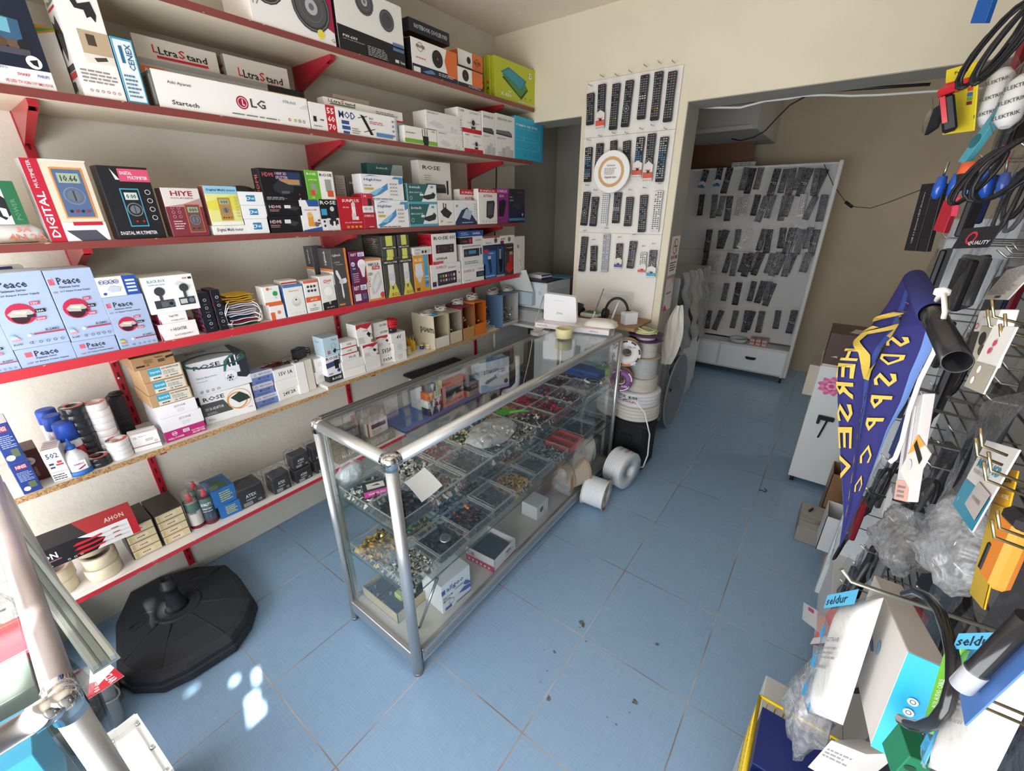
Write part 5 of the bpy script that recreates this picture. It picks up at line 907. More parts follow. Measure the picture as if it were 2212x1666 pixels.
AC = [Rr(0.18,0.08,0.96,0.96,'d9d2c4'),Rr(0.18,0.40,0.48,0.94,'3a9ab8'),T('Qupsupla',0.21,0.54,0.46,0.24,'d0ecf2'),L(0.26,0.12,0.5,0.34,1,'4a4a4a'),T('AC/DC ADAPTER FOR ACER',0.50,0.74,0.92,0.14,'4a4846'),L(0.52,0.35,0.9,0.66,3,'8a8680'),T('CE',0.54,0.14,0.62,0.14,'4a4846'),L(0.66,0.15,0.9,0.3,1,'6a6660')]
for nm_,g in (('lowest',(-1.9074,0.3243,-1.9074,0.456,0.9694,1.018)),('middle',(-1.9074,0.3274,-1.9074,0.4512,1.0184,1.0668)),('upper',(-1.9074,0.3255,-1.9074,0.4506,1.0672,1.1193))):
 carton('brown cardboard adapter box with turquoise label, %s of three' % nm_,g,0.17,'b3906a',AC,sc='b08d66',tc='b3906a')
carton('flat brown cardboard box with black stripe, topmost of the adapter stack',(-1.9074,0.3117,-1.9074,0.4368,1.1197,1.1645),0.20,'a5805a',[Pp([(0.08,0.2),(0.28,0.2),(0.28,0.34),(0.08,0.34)],'2a2522'),Pp([(0.80,0.55),(1,0.62),(1,0.8),(0.8,0.74)],'2a2522'),T('Vention',0.54,0.72,0.74,0.16,'3a2c22'),L(0.28,0.4,0.52,0.75,4,'6a5038'),Rr(0.60,0.35,0.76,0.6,'5a4430'),T('CE',0.3,0.2,0.38,0.16,'3a2c22')],sc='8f6c48',tc='94724e')
# big camera box on adapter box
g = (-1.9484,0.4809,-1.93,0.6702,0.8206,0.9488)
carton('white and grey adapter box with orange rings, under the wifi camera box',g,0.14,'e9e9ea',[Pp([(0,0.28),(0.56,0.28),(0.42,0.72),(0,0.72)],'4c5252'),T('ROSE',0.06,0.78,0.46,0.14,'3a3438'),T('12V 5A ADAPTOR',0.05,0.46,0.40,0.10,'dcdcdc'),Rg(0.68,0.56,0.30,'d9863c',0.04),Rg(0.72,0.6,0.36,'dba050',0.02),Pp([(0.56,0.70),(0.76,0.84),(0.90,0.66),(0.94,0.52),(0.70,0.46)],'2c4034'),L(0.06,0.31,0.3,0.4,2,'b0b4b4'),T('ROSE',0.86,0.2,0.94,0.04,'c05040'),L(0.05,0.1,0.2,0.18,2)],sc='4a4244',tc='dcdcde')
carton('big white wifi camera box with dome camera picture and green arc',(-1.9424,0.4683,-1.9424,0.687,0.9492,1.0908),0.18,'e8e9ef',
 [Pp([(0.78,0.30),(0.92,0.22),(1,0.3),(1,1),(0.72,1),(0.62,0.85)],'30343e'),Pp([(0.60,0.55),(0.66,0.85),(0.80,1),(0.72,1),(0.60,0.86),(0.56,0.55)],'3a7468'),T('ROSE',0.10,0.78,0.54,0.12,'3a3038'),T('WiFi Dis Mekan Kamera',0.10,0.50,0.44,0.045,'8a9aa0'),L(0.1,0.40,0.3,0.43,1,'8a8a90'),Rr(0.70,0.62,0.725,0.92,'f0f0f4'),Rr(0.79,0.60,0.815,0.98,'f0f0f4'),Rr(0.68,0.44,0.84,0.66,'e4e4ec'),Cc(0.66,0.40,0.17,'eeeef4'),Rg(0.66,0.40,0.175,'c4c6d0',0.012),Cc(0.64,0.34,0.09,'cfd2de'),Cc(0.64,0.34,0.04,'22242c')]+[Cc(0.64+0.05*math.cos(a),0.34+0.085*math.sin(a),0.018,'55383c') for a in (0,1.05,2.1,3.14,4.2,5.2)]+[Rg(0.88,0.82+0.03*k,0.03+0.022*k,'e0e4ea',0.01) for k in range(3)]+icons(0.12,0.12,0.4,4,0.035,'3a6068'),
 [],[Rg(0.42,-0.1,0.62,'3f7a74',0.10),T('ROSE',0.2,0.72,0.55,0.12,'4a4650'),Pp([(0.8,0),(1,0),(1,0.9),(0.92,0.9)],'3a3e48')],sc='d2d4e0',tc='dcdfe2')
# batteries in blue white boxes
for nm_,g in (('bottom',(-1.9441,0.6774,-1.9459,0.7786,0.8206,0.8728)),('middle',(-1.9441,0.6801,-1.9441,0.7695,0.8732,0.9307)),('top',(-1.9441,0.6845,-1.9441,0.7784,0.9311,0.9859))):
 carton('blue and white small battery box, %s of three beside the wifi camera box' % nm_,g,0.07,'6e82b8',[Rr(0,0.60,1,1,'c8cad8'),T('MERVESAN',0.36,0.70,0.9,0.18,'8a7890'),Rg(0.2,0.78,0.1,'8a7890',0.04),T('MT-12.5-45',0.3,0.34,0.8,0.16,'26305c'),L(0.15,0.08,0.85,0.26,2,'39487a')],sc='a8aac4',tc='9aa0c8')
gw = [(-1.9398,0.7783,-1.9534,0.884,0.8206,0.8704),(-1.9398,0.7755,-1.9398,0.8833,0.8708,0.9192),(-1.9398,0.7782,-1.9398,0.8822,0.9196,0.9737)]
for i,(nm_,tx) in enumerate((('marked 24V 2A by hand, bottom one','24V 2A'),('unmarked, middle one',None),('marked 15V 1A by hand, top one','15V 1A'))):
 carton('plain white adapter box %s of three' % nm_,gw[i],0.11,'e9e8e6',[T(tx,0.22,0.38,0.82,0.34,'2a2a2c')] if tx else [],tc='e4e2e0')
# tangle of red and black wires on the white stack
gp = gw[2]; wt = thing('wire_tangle','tangle of red and black battery clip wires on the white adapter boxes','wires',(gp[0]-0.05,(gp[1]+gp[3])/2,gp[5]+0.001))
for k in range(16):
 m = MB(); a = R.uniform(0,6.28); pts = []
 for q in range(9):
  a += R.uniform(-0.8,0.9); pts.append((0.035*math.cos(a)*R.uniform(0.3,1),-0.05+0.10*R.random()*(q/8)+0.05*math.sin(a)*0.8,0.002+R.uniform(0,0.016)))
 m.tube(pts,0.0013,'8a2028' if k % 2 else '1c1a1c','gloss',5); m.build('wire',wt)
for k in range(8):
 m = MB(); c = (R.uniform(-0.01,0.045),0.05+R.uniform(-0.03,0.04),0.004+R.uniform(0,0.012)); d_ = V3((R.uniform(-1,1),R.uniform(-1,1),0.1)).normalized()
 m.cyl(c,V3(c)+d_*0.012,0.003,'151417','plastic',8); m.build('connector',wt)
ga = (-1.938,0.8781,-1.9385,0.9234,0.8206,0.9791)
carton('tall plain white box right of the hand marked adapter boxes',ga,0.11,'e7e6e4',[])
gc_ = (-1.9421,0.9279,-1.9493,0.9663,0.8206,0.9793)
carton('tall narrow cream box between two white ones',gc_,0.10,'e2dccf',[])
g = (-1.954,0.974,-1.9644,1.043,0.8386,0.8998)
carton('plain white box with faint print, lower of two stacked beside the cream box',g,0.10,'e7e6e4',[L(0.3,0.4,0.75,0.7,3,'bab8b6')])
ge = (-1.954,0.9825,-1.954,1.0319,0.9002,0.9681)
carton('plain white box with faint print, upper of two stacked beside the cream box',ge,0.10,'e7e6e4',[L(0.3,0.4,0.75,0.7,3,'bab8b6')])
# black plug adapter on top
t = thing('plug_adapter','black mains plug adapter with coiled cable lying on the tall white boxes','power adapter',(ge[0]-0.045,ge[1]-0.045,max(ga[5],ge[5],gc_[5])+0.0006),rz=0.5)
m = MB(); m.box(-0.02,0.022,-0.03,0.03,0.0,0.05,'1f1f22','plastic',0.004); m.build('case',t)
m = MB(); m.cyl((0.0,-0.03,0.04),(0.0,-0.052,0.045),0.0025,'1f1f22'); m.build('pin',t)
m = MB(); m.tube([(0.004+0.018*math.cos(a),0.05+0.022*math.sin(a),0.004+0.0018*a) for a in [k*0.5 for k in range(34)]],0.0024,'1b1b1e','plastic',6); m.build('cable',t)
g = (-1.9167,1.0239,-1.921,1.106,0.8386,0.8719)
carton('small black box lettered ROSE below the navy and white one',g,0.08,'28282c',[T('ROSE',0.2,0.3,0.84,0.4,'e4e4e6')])
g = (-1.9167,1.0184,-1.9167,1.0931,0.8723,0.9777)
carton('white and navy adapter box lettered ROSE below the pale blue box',g,0.08,'e6e6ea',[T('ROSE',0.06,0.80,0.94,0.13,'34323a'),Pp([(0,0.40),(1,0.5),(1,0.74),(0,0.66)],'3c4668'),Rr(0.6,0.3,0.9,0.74,'1f2128'),Cc(0.85,0.2,0.09,'2c4c8c'),Rr(0.1,0.08,0.4,0.14,'8a8a90')])
carton('pale blue adapter box with black plug picture, above the navy and white one',(-1.9127,1.0198,-1.9127,1.1038,0.9781,1.0719),0.09,'b4cdd6',[T('Peace',0.55,0.78,0.86,0.12,'4a6a90'),Rg(0.62,0.5,0.14,'6a98b0',0.02),Pp([(0.52,0.2),(0.66,0.36),(0.78,0.26),(0.66,0.08)],'20242a'),Rr(0.78,0.2,0.98,0.23,'20242a'),Rr(0.2,0.1,0.26,0.3,'b84048'),Rr(0.3,0.1,0.34,0.3,'8a3048')],[T('Peace',0.2,0.7,0.6,0.1,'4a6a90')],tc='bcd2d8')
# red and white adapter boxes
RW = [Pp([(0,0.78),(0.3,0.86),(0.7,0.72),(1,0.9),(1,1),(0,1)],'b8303c'),T('POWER',0.42,0.62,0.75,0.08,'8a6a6c'),Pp([(0.62,0.5),(0.76,0.6),(0.9,0.46),(0.78,0.32)],'26262a'),Rg(0.88,0.4,0.08,'3a3a3c',0.02),Rr(0.86,0.06,0.98,0.2,'c05a50'),L(0.08,0.1,0.5,0.4,4,'a8a4a4')]
rows = [('white box, bottom of the stack of five beside the ROSE lettered boxes',(-1.9088,1.1008,-1.9012,1.2241,0.8386,0.8825),[]),('plain white box, second from the bottom of the stack of five',(-1.9088,1.0983,-1.9088,1.2273,0.8829,0.927),[]),
  ('white box marked 9V by hand, third in the stack of five',(-1.9088,1.1036,-1.9088,1.2035,0.9274,0.9616),[T('9V-1A',0.4,0.3,0.8,0.4,'2e2e60')]),('thin red and white adapter box, fourth in the stack of five',(-1.9088,1.1072,-1.9088,1.1968,0.962,0.9954),[Rr(0,0,1,0.16,'b8303c'),T('POWER',0.36,0.4,0.66,0.3,'8a6a6c')]),
  ('thin red and white adapter box, top of the stack of five',(-1.9088,1.1099,-1.9088,1.1988,0.9958,1.0284),[Rr(0,0,1,0.16,'b8303c'),T('POWER',0.36,0.4,0.66,0.3,'8a6a6c')]),
  ('plain white box supporting two red and white adapter boxes',(-1.9052,1.2299,-1.9109,1.3302,0.8386,0.9121),[]),('red and white adapter box, lower of two on the plain white box',(-1.9052,1.2275,-1.9052,1.3199,0.9125,0.9859),RW),('red and white adapter box, upper of two on the plain white box',(-1.9052,1.2038,-1.9052,1.2972,0.9863,1.0995),RW),
  ('white box marked 5V3A by hand, lower of the two marked so',(-1.9349,1.3469,-1.9287,1.4406,0.8386,0.8799),[T('5V3A',0.2,0.3,0.85,0.45,'1e1e20')]),('white box marked 5V3A by hand, upper of the two marked so',(-1.9349,1.346,-1.9349,1.4453,0.8803,0.9385),[T('5V3A',0.2,0.3,0.85,0.45,'1e1e20')]),
  ('red and white adapter box on the 5V3A marked boxes',(-1.9349,1.3352,-1.9349,1.4291,0.9389,1.0009),RW),('white box marked 6V-3A, lower of two on the right red and white box',(-1.9349,1.3296,-1.9349,1.4259,1.0013,1.0411),[T('6V-3A',0.4,0.3,0.85,0.4,'2a2a2c'),Cc(0.88,0.5,0.12,'d8b050')]),
  ('white box marked 6V-3A, upper of two on the right red and white box',(-1.9349,1.3322,-1.9349,1.4234,1.0415,1.0796),[T('6V-3A',0.4,0.3,0.85,0.4,'2a2a2c'),Cc(0.88,0.5,0.12,'d8b050')]),
  ('white box with faint print, bottom of the stack under the red wire coil',(-1.9059,1.4223,-1.9011,1.5076,0.8386,0.8924),[L(0.3,0.2,0.7,0.8,5,'b8b6b4')]),('white box with faint print, middle of the stack under the red wire coil',(-1.9059,1.4242,-1.9059,1.5158,0.8928,0.9495),[L(0.3,0.2,0.7,0.8,5,'b8b6b4')]),
  ('white box marked 4V by hand directly under the red wire coil',(-1.9059,1.4142,-1.9059,1.516,0.9499,1.0053),[T('4V',0.36,0.35,0.7,0.36,'1e1e20')])]
for lbl,g,it in rows: carton(lbl,g,0.085,'e8e6e3',it,sc='e2e0dd')
gl = rows[-1][1]; zc = gl[5]+0.0008; r_ = 0.030
t = thing('wire_coil','coil of thin red wire on a blue-black one, above the 4V marked box','wire coil',(gl[0]-0.04,(gl[1]+gl[3])/2-0.01,zc))
m = MB(); m.lathe((0,0,0),(0,0,1),[(0,0.018),(0,r_*0.93),(0.014,r_*0.95),(0.028,r_*0.92),(0.028,0.018)],'232634','gloss',22,closed=True)
m.build('dark_coil',t)
m = MB()
for k in range(34):
 a_ = R.uniform(0,6.28); rr = R.uniform(0.024,0.036); zz = 0.030+0.044*(k/34); 
 m.tube([(rr*math.cos(a_+q*0.45),rr*math.sin(a_+q*0.45),zz+0.003*math.sin(q+k)) for q in range(15)],0.0016,'c8202c' if k % 3 else 'd83038','gloss',5)
m.build('red_coil',t)
# little yellow bottles and jars
def jar(lbl,x,y,z,r,h,body,lid,band=None,lidh=0.3,cat='jar',name='jar',group=None):
 t = thing(name,lbl,cat,(x,y,z),group=group)
 m = MB(); m.lathe((0,0,0),(0,0,1),[(0,r*.95),(0.002,r),(h*(1-lidh)*0.95,r),(h*(1-lidh),r*0.85)],body,'gloss',18)
 if band: m.lathe((0,0,0),(0,0,1),[(h*0.15,r+.0004),(h*0.5,r+.0004)],band,'card',18,cap=False)
 m.build('body',t)
 m = MB(); m.lathe((0,0,h*(1-lidh)),(0,0,1),[(0,r*1.02),(h*lidh-0.001,r*1.02),(h*lidh,r*0.95)],lid,'plastic',18); m.build('lid',t)
z5 = onshelf(5,2)+0.0005
for k,(lbl,p,r,h,b,ld,bd) in enumerate((('yellow ringed clear jar of solder at the front left of the bottles',(-1.9369,1.5614,0.838),0.017,0.050,'b8b4aa','d9c060','d8cc60'),
  ('brown jar with white lid, lower one at the right of the bottles',(-1.9305,1.7151,0.838),0.017,0.030,'c8b070','dcdcd4','d8c890'),('blue jar with yellow rim among the bottles',(-1.9595,1.6877,0.838),0.013,0.028,'2c3a80','d9cc40',None))):
 jar(lbl,p[0]-0.015,p[1],z5,r,h,b,ld,bd,0.22)
pj = (-2.0067,1.7759,0.838)
jar('brown glass jar with white lid standing behind the low jars',pj[0]-0.045,pj[1]+0.0,z5,0.018,0.052,'6a3c38','e4e2dc','b8a8a0')
jar('small white jar balanced on the brown glass jar',pj[0]-0.045,pj[1]+0.0,z5+0.0525,0.016,0.034,'dfe0e2','e8e8e6','9aa0a4')
pk = (-2.0303,1.7268,0.838)
jar('dark brown jar with grey lid behind the blue jar',pk[0]-0.06,pk[1]-0.005,z5,0.018,0.060,'6a4038','a9a8a4','c8b8a8')
def bottle(lbl,x,y,z,h,r,col,group):
 t = thing('flux_bottle',lbl,'bottle',(x,y,z),group=group)
 m = MB(); m.lathe((0,0,0),(0,0,1),[(0,r*.95),(0.002,r),(h*0.62,r),(h*0.72,r*0.5)],col,'plastic',14); m.build('body',t)
 m = MB(); m.lathe((0,0,h*0.72),(0,0,1),[(0,r*.55),(h*0.1,r*0.5),(h*0.12,r*0.25),(h*0.28,r*0.12)],'e8c030','plastic',12); m.build('spout',t)
pb = (-1.9734,1.6188,0.838)
for k,(dx,dy,c_) in enumerate(((0,0.0,'d99a28'),(-0.028,0.004,'dda030'),(-0.056,-0.006,'d99a28'),(-0.012,0.026,'e0c030'),(-0.042,0.030,'d99a28'),(-0.082,0.002,'d99a28'),(-0.07,0.026,'e0b430'))):
 bottle('small yellow-orange flux bottle in the group beside the jars',pb[0]+dx-0.014,pb[1]+dy,z5,0.078,0.011,c_,'yellow flux bottles')
# open fronted parts boxes
def openbox(lbl,g,d,c,inner,lip,side=(),sc=None,lipc=None,name='parts_box'):
 x0,y0,x1,y1,z0,z1 = g; m = MB(); th = 0.003; P0,P1 = V3((x0,y0,z0)),V3((x1,y1,z0)); U = P1-P0; Un = U.normalized(); n = V3((U.y,-U.x,0)).normalized(); D = n*d; V = V3((0,0,z1-z0)); o = P0-D
 m.obox(o,D,U,(0,0,th),inner); m.obox(o+V-V3((0,0,th)),D,U,(0,0,th),sc or c)
 m.obox(o,D,Un*th,V,inner,cols={'b': sc or c}); m.obox(o+U-Un*th,D,Un*th,V,inner)
 m.obox(o,n*th,U,V,inner); m.obox(P0-n*th,n*th,U,V*lip,lipc or c)
 # outer skins in the box's own colour
 m.poly([o+V3((0,0,0))-Un*.0003,P0-Un*.0003,P0+V-Un*.0003,o+V-Un*.0003],sc or c)
 m.poly([o+V+V3((0,0,.0003)),P0+V+V3((0,0,.0003)),P0+U+V+V3((0,0,.0003)),o+U+V+V3((0,0,.0003))],sc or c)
 m.art(o-Un*.0004,D,V,side); 
 return origin(m.build(name,label=lbl,cat='parts box'),P0-D/2+U/2)
def junk(m,n,cx,cy,cz,rx,ry,rz,cols,sz_=0.006,mats=('plastic',)):
 for k in range(n):
  a = V3((cx+R.uniform(-rx,rx),cy+R.uniform(-ry,ry),cz+R.uniform(0,rz))); d_ = V3((R.uniform(-1,1),R.uniform(-1,1),R.uniform(-.4,.4))).normalized()*sz_*R.uniform(0.8,2.2)
  c_ = R.choice(cols); mt = R.choice(mats)
  if k % 3: m.cyl(a,a+d_,sz_*R.uniform(0.25,0.5),c_,mt,6)
  else:
   e = d_.orthogonal().normalized()*sz_*0.8; m.obox(a,d_,e,d_.cross(e).normalized()*sz_*0.6,c_,mt)
def contents(lbl,g,d,n,cols,h=0.5,sz_=0.007,name='small_parts',mats=('plastic','metal')):
 m = MB(); w = (g[3]-g[1]); junk(m,n,g[0]-d/2,(g[1]+g[3])/2,g[4]+0.005,d*0.36,w*0.34,(g[5]-g[4])*h,cols,sz_,mats)
 return origin(m.build(name,label=lbl,cat='small parts',kind='stuff'),(g[0]-d/2,(g[1]+g[3])/2,g[4]))
gA = (-1.885,1.7214,-1.885,1.8474,0.8386,1.05)
openbox('cream open fronted parts box with dark lettering on its side',gA,0.20,'d9cfb8','b0a48c',0.34,[('t','puem',0.38,0.42,0.98,0.22,'3a3530')],sc='cfc5ac',lipc='e0dacb')
contents('pale plugs and bits inside the cream open fronted box',gA,0.20,22,['d8d0c0','b8b0a0','8a8478'],0.35)
gB = (-1.885,1.8517,-1.885,1.9684,0.8386,1.0478)
openbox('grey-brown open fronted parts box right of the cream one',gB,0.18,'c2b8a4','9a9080',0.38,lipc='cdbfa6')
contents('wrapped white cable bits inside the grey-brown open fronted box',gB,0.18,34,['d8d8d4','a8a8a4','c8c8c4'],0.6,0.009)
gC = (-1.885,1.9752,-1.885,2.0878,0.8386,1.0592)
openbox('brown open fronted parts box with dark red side',gC,0.17,'b8864e','8a5c38',0.36,sc='8a2c38',lipc='b98c54')
contents('white bulb holders inside the dark red sided box',gC,0.17,16,['e4e2dc','dcdad4','c8c4bc'],0.55,0.012,mats=('plastic',))
gD = (-1.885,2.095,-1.885,2.2127,0.8386,1.0702)
openbox('orange open fronted parts box left of the bagged switches',gD,0.17,'d9782c','b05a1e',0.36,lipc='d9782c')
contents('brown and white sockets inside the orange box',gD,0.17,16,['e4e2dc','3a3030','c8c4bc'],0.5,0.012,mats=('plastic',))
gE = (-1.89,2.2267,-1.89,2.3223,0.8386,1.0111)
contents('black and red wrapped switches between the orange and blue boxes',gE,0.12,46,['26262a','b0303a','d8d8dc','3a3a40','c8c8d0'],0.95,0.009)
gF = (-1.885,2.4016,-1.885,2.5943,0.8386,1.0719)
openbox('blue-grey open fronted parts box at the right end of the shelf',gF,0.16,'5f7c9c','a9a8a4',0.10,sc='5b7898',lipc='b8b8b4')
contents('clear bagged small parts inside the blue-grey box',gF,0.14,50,['d8dadc','b8bcc0','8a8c90','e8e8ea'],0.5,0.009)
# cables lying on the parts boxes
def coil(lbl,c,rx,ry,n,r,col,h=0.02,name='cable_coil',group=None,jitter=0.25,cat='cable',mat='plastic',seg=5):
 m = MB(); ph = R.uniform(0,6)
 pts = []
 for k in range(n*10):
  a = ph+k*0.6283; j = 1+jitter*math.sin(k*0.37+ph)*0.6
  pts.append((c[0]+rx*j*math.cos(a),c[1]+ry*j*math.sin(a+0.2*math.sin(k*.13)),c[2]+r+h*(k/(n*10))*(0.7+0.3*math.sin(k))))
 m.tube(pts,r,col,mat,seg); return origin(m.build(name,label=lbl,cat=cat,group=group),c)
ztA = gA[5]+0.001
coil('loose white thin cable on the cream parts box',(gA[0]-0.07,gA[1]+0.01,ztA),0.03,0.045,5,0.0022,'d8d6cc',0.02)
coil('small blue cable coil lying on the cream parts box',(gA[0]-0.025,gA[1]+0.03,ztA),0.012,0.02,4,0.002,'3f8ac0',0.012)
coil('white cable coil between the cream and grey-brown boxes',(gB[0]-0.07,gB[1]+0.0,max(gB[5],ztA)+0.001),0.03,0.035,6,0.0026,'e4e2dc',0.035)
coil('thick grey-white cable coil over the dark red sided box',(gC[0]-0.09,(gC[1]+gC[3])/2,gC[5]+0.001),0.028,0.036,6,0.003,'dddbd8',0.04)
coil('bundle of white cable on the orange box',(gD[0]-0.08,(gD[1]+gD[3])/2+0.01,gD[5]+0.001),0.03,0.04,8,0.0034,'cfcac0',0.045)
coil('bundle of grey-beige cable left on the blue-grey box',(gF[0]-0.09,gF[1]-0.0,gF[5]+0.001),0.03,0.045,8,0.0034,'bdb8ac',0.04)
coil('bundle of white cable right on the blue-grey box',(gF[0]-0.08,gF[3]-0.03,gF[5]+0.001),0.03,0.04,6,0.003,'d8d4ca',0.03)

# ---------------------------------------------------------------- lowest shelf
Z6 = 0.3785
def lay_tape(lbl,x,y,z,r,h,tilt=0.0,group=None,col='d8cdb0',mat='gloss',ri=0.72):
 return tape_roll((x,y,z),r,h,col,'cfc7b4',lbl,group,'packing_tape',ri=ri,mat=mat)
lay_tape('roll of clear packing tape, lower left of the heap on the lowest shelf',-1.985,-0.085,Z6,0.052,0.047)
lay_tape('roll of clear packing tape stacked on the lower left one',-1.99,-0.08,Z6+0.0475,0.052,0.047)
lay_tape('roll of clear packing tape at the front of the shelf, bottom of the right pile',-1.96,0.035,Z6,0.052,0.047)
lay_tape('roll of clear packing tape in the middle of the right pile',-1.965,0.038,Z6+0.0475,0.050,0.045)
lay_tape('roll of clear packing tape on top of the right pile, under the screwdriver box',-2.0,0.03,Z6+0.093,0.050,0.045)
m = MB(); m.sheet(lambda u,v: V3((-2.04+0.155*u,-0.155+0.26*v,Z6+0.105*(math.sin(math.pi*min(u*1.35,1)*0.5+1.57) ** 0.8 if u > 0.6 else 1)*(0.9+0.1*math.sin(9*v))+0.004*math.sin(17*u+11*v))),22,22,'f0eee8','film')
m.build('shrink_wrap',label='clear shrink film over the rolls of packing tape on the lowest shelf',cat='plastic film')
AH = [Pp([(0,0),(0.62,0),(0.72,0.5),(0.52,1),(0,1)],'1e1c20'),Pp([(0.62,0),(1,0),(1,1),(0.52,1),(0.72,0.5)],'e2dfdd'),Rr(0,0.0,0.03,1,'b8222c'),Rr(0.93,0.0,1,1,'b8222c'),T('AHON',0.12,0.42,0.34,0.34,'e8e8ea'),Rr(0.11,0.40,0.17,0.74,'c83a40'),T('SCREWDRIVER',0.2,0.32,0.36,0.06,'d89098'),L(0.08,0.08,0.3,0.28,4,'c8c8cc')]
for k in range(3):
 v0 = 0.66-0.24*k
 AH += [Pp([(0.46,v0),(0.50,v0+0.10),(0.60,v0+0.08),(0.70,v0+0.13),(0.70,v0+0.03),(0.58,v0-0.03),(0.50,v0-0.04)],'c4242e'),Rr(0.70,v0+0.06,0.92,v0+0.075,'8a8c90'),Rr(0.78,v0+0.10,0.84,v0+0.14,'9a3038')]
AH += icons(0.40,0.14,0.50,3,0.05,'c8c8cc')
g = (-1.915,-0.16,-1.895,0.165,Z6+0.1405,Z6+0.215)
carton('black, red and white screwdriver set box resting on the packing tape rolls',g,0.12,'1e1c20',AH,[Rr(0,0,1,1,'b8222c')],[Pp([(0,0),(0.6,0),(0.5,1),(0,1)],'26242a'),Pp([(0.6,0),(1,0),(1,1),(0.5,1)],'b8222c'),T('AHON',0.75,0.2,0.92,0.3,'e8dcdc')],sc='b8222c',tc='b8222c')
# small drawer cabinets
for col_,(y0,y1,wd) in enumerate(((0.118,0.212,'left'),(0.216,0.312,'right'))):
 zt = 0.5253 if col_ else 0.5262
 t = thing('drawer_cabinet','small dark drawer cabinet with four pale paper fronted drawers, %s of two' % wd,'drawer cabinet',(-2.02,(y0+y1)/2,Z6))
 m = MB(); m.box(-0.08,0.076,-(y1-y0)/2,(y1-y0)/2,0,zt-Z6,'3c3a38','plastic',0.001); m.build('body',t)
 hh = (zt-Z6-0.004)/4
 for k in range(4):
  m = MB(); m.box(0.0765,0.080,-(y1-y0)/2+0.004,(y1-y0)/2-0.004,0.003+k*hh,0.001+(k+1)*hh-0.002,'d6c49c','card')
  m.art((0.0802,-(y1-y0)/2+0.006,0.004+k*hh),(0,(y1-y0)-0.012,0),(0,0,hh-0.006),[Rr(0.25,0.2,0.75,0.8,'e2d6b8'),L(0.3,0.3,0.7,0.7,1,'b05a60'),Rr(0.02,0.1,0.12,0.9,'c0ac80')]); m.build('drawer',t)
SB = ((0.15,0.55,'2f4f7c'),(0.62,0.80,'6a8a60'),(0.02,0.12,'7a2030'))
for k,(lbl,px_,py_) in enumerate((('contact spray can lettered QUALITY, nearest the blue boxes',-1.955,0.395),('contact spray can with red nozzle, left of the lettered one',-1.965,0.345),('contact spray can behind the two front ones',-2.03,0.385))):
 can(lbl,(px_,py_,Z6),0.0265,0.185+0.01*(k == 2),'3a4a58' if k != 1 else 'c8c4c0','e6e4e2',((0.66,0.98,'55706a'),(0.04,0.16,'6a1c2a')),txt=(('QUALITY',0.095,0.016,'e8e8ea',1.5),('CONTACT SPRAY',0.078,0.009,'e8e8ea',1.4),('QUALITY CLEANER',0.066,0.006,'e8e8ea',1.4)) if k == 0 else (('TEKNIK',0.08,0.012,'3a3a3c',1.2),),caph=0.05,clear=True,nozzle='c02a3c')
g = (-1.9286,0.4222,-1.9214,0.5052,0.3786,0.4433)
BL = [L(0.3,0.2,0.85,0.85,5,'c8c050')]
carton('bright blue component box with yellow print, lower of two on the lowest shelf',g,0.10,'2c6aae',BL,sc='265c98')
carton('bright blue component box with yellow print, upper of two on the lowest shelf',(-1.9286,0.4134,-1.9286,0.5043,0.4437,0.5252),0.13,'2c6aae',BL,[],[Pp([(0.2,0.1),(0.8,0.1),(0.7,0.8),(0.3,0.8)],'3c5a50'),L(0.1,0.1,0.5,0.4,3,'a8a860')],sc='265c98',tc='2f5f94')
# sealed batteries
def battery(lbl,x,y,z,w,h,d,group=None,bag=True,txt='ATEX',rz=0.0):
 t = thing('sealed_battery',lbl,'battery',(x,y,z),rz=rz,group=group)
 m = MB(); m.box(-d,0,-w/2,w/2,0,h*0.84,'33353a','plastic',0.003); m.art((0.0,-w/2,0),(0,w,0),(0,0,h*0.84),[T(txt,0.3,0.55,0.7,0.2,'e0e0e2'),L(0.3,0.35,0.7,0.48,1,'c8c8ca'),T('CE',0.7,0.12,0.85,0.14,'c8c8ca'),Rr(0.16,0.08,0.5,0.3,'8f9296')]); m.build('case',t)
 m = MB(); m.box(-d,0.0,-w/2,w/2,h*0.842,h,'3e4046','plastic',0.004); m.build('lid',t)
 if bag:
  m = MB(); ph = R.uniform(0,6)
  def fn(u,v):
   a = 2*math.pi*u; k_ = 1+0.05*math.sin(7*a+ph+5*v)*(0.4+v)
   cx_,cy_ = math.cos(a),math.sin(a); q = max(abs(cx_)/(d/2+0.007),abs(cy_)/(w/2+0.008))
   s_ = (1/q)*k_*(1 if v < 0.8 else 1-0.75*(v-0.8)/0.2)
   return V3((-d/2+cx_*s_,cy_*s_,0.001+(h+0.02)*min(v/0.85,1)+0.006*math.sin(5*a+ph)*v))
  m.sheet(fn,26,10,'f2f2f2','film'); m.build('bag',t)
 return t
Y6 = [(-2.0943,0.6277,0.378),(-2.0217,0.7438,0.378)]
battery('large black battery in a crumpled clear bag beside the blue boxes',-1.925,0.555,Z6,0.115,0.10,0.10)
battery('black battery lettered ATEX right of the large bagged one',-1.915,0.69,Z6,0.085,0.095,0.07)
for k,(y,zz,wd) in enumerate(((0.80,0,'lower left'),(0.905,0,'lower right'),(0.80,0.082,'upper left'),(0.905,0.082,'upper right'))):
 battery('small bagged black battery, %s of the four stacked left of the glass counter' % wd,-1.915,y,Z6+zz,0.085,0.072,0.06,bag=k > 1)
g = (-1.884,0.8926,-1.884,1.0246,0.3786,0.5402)
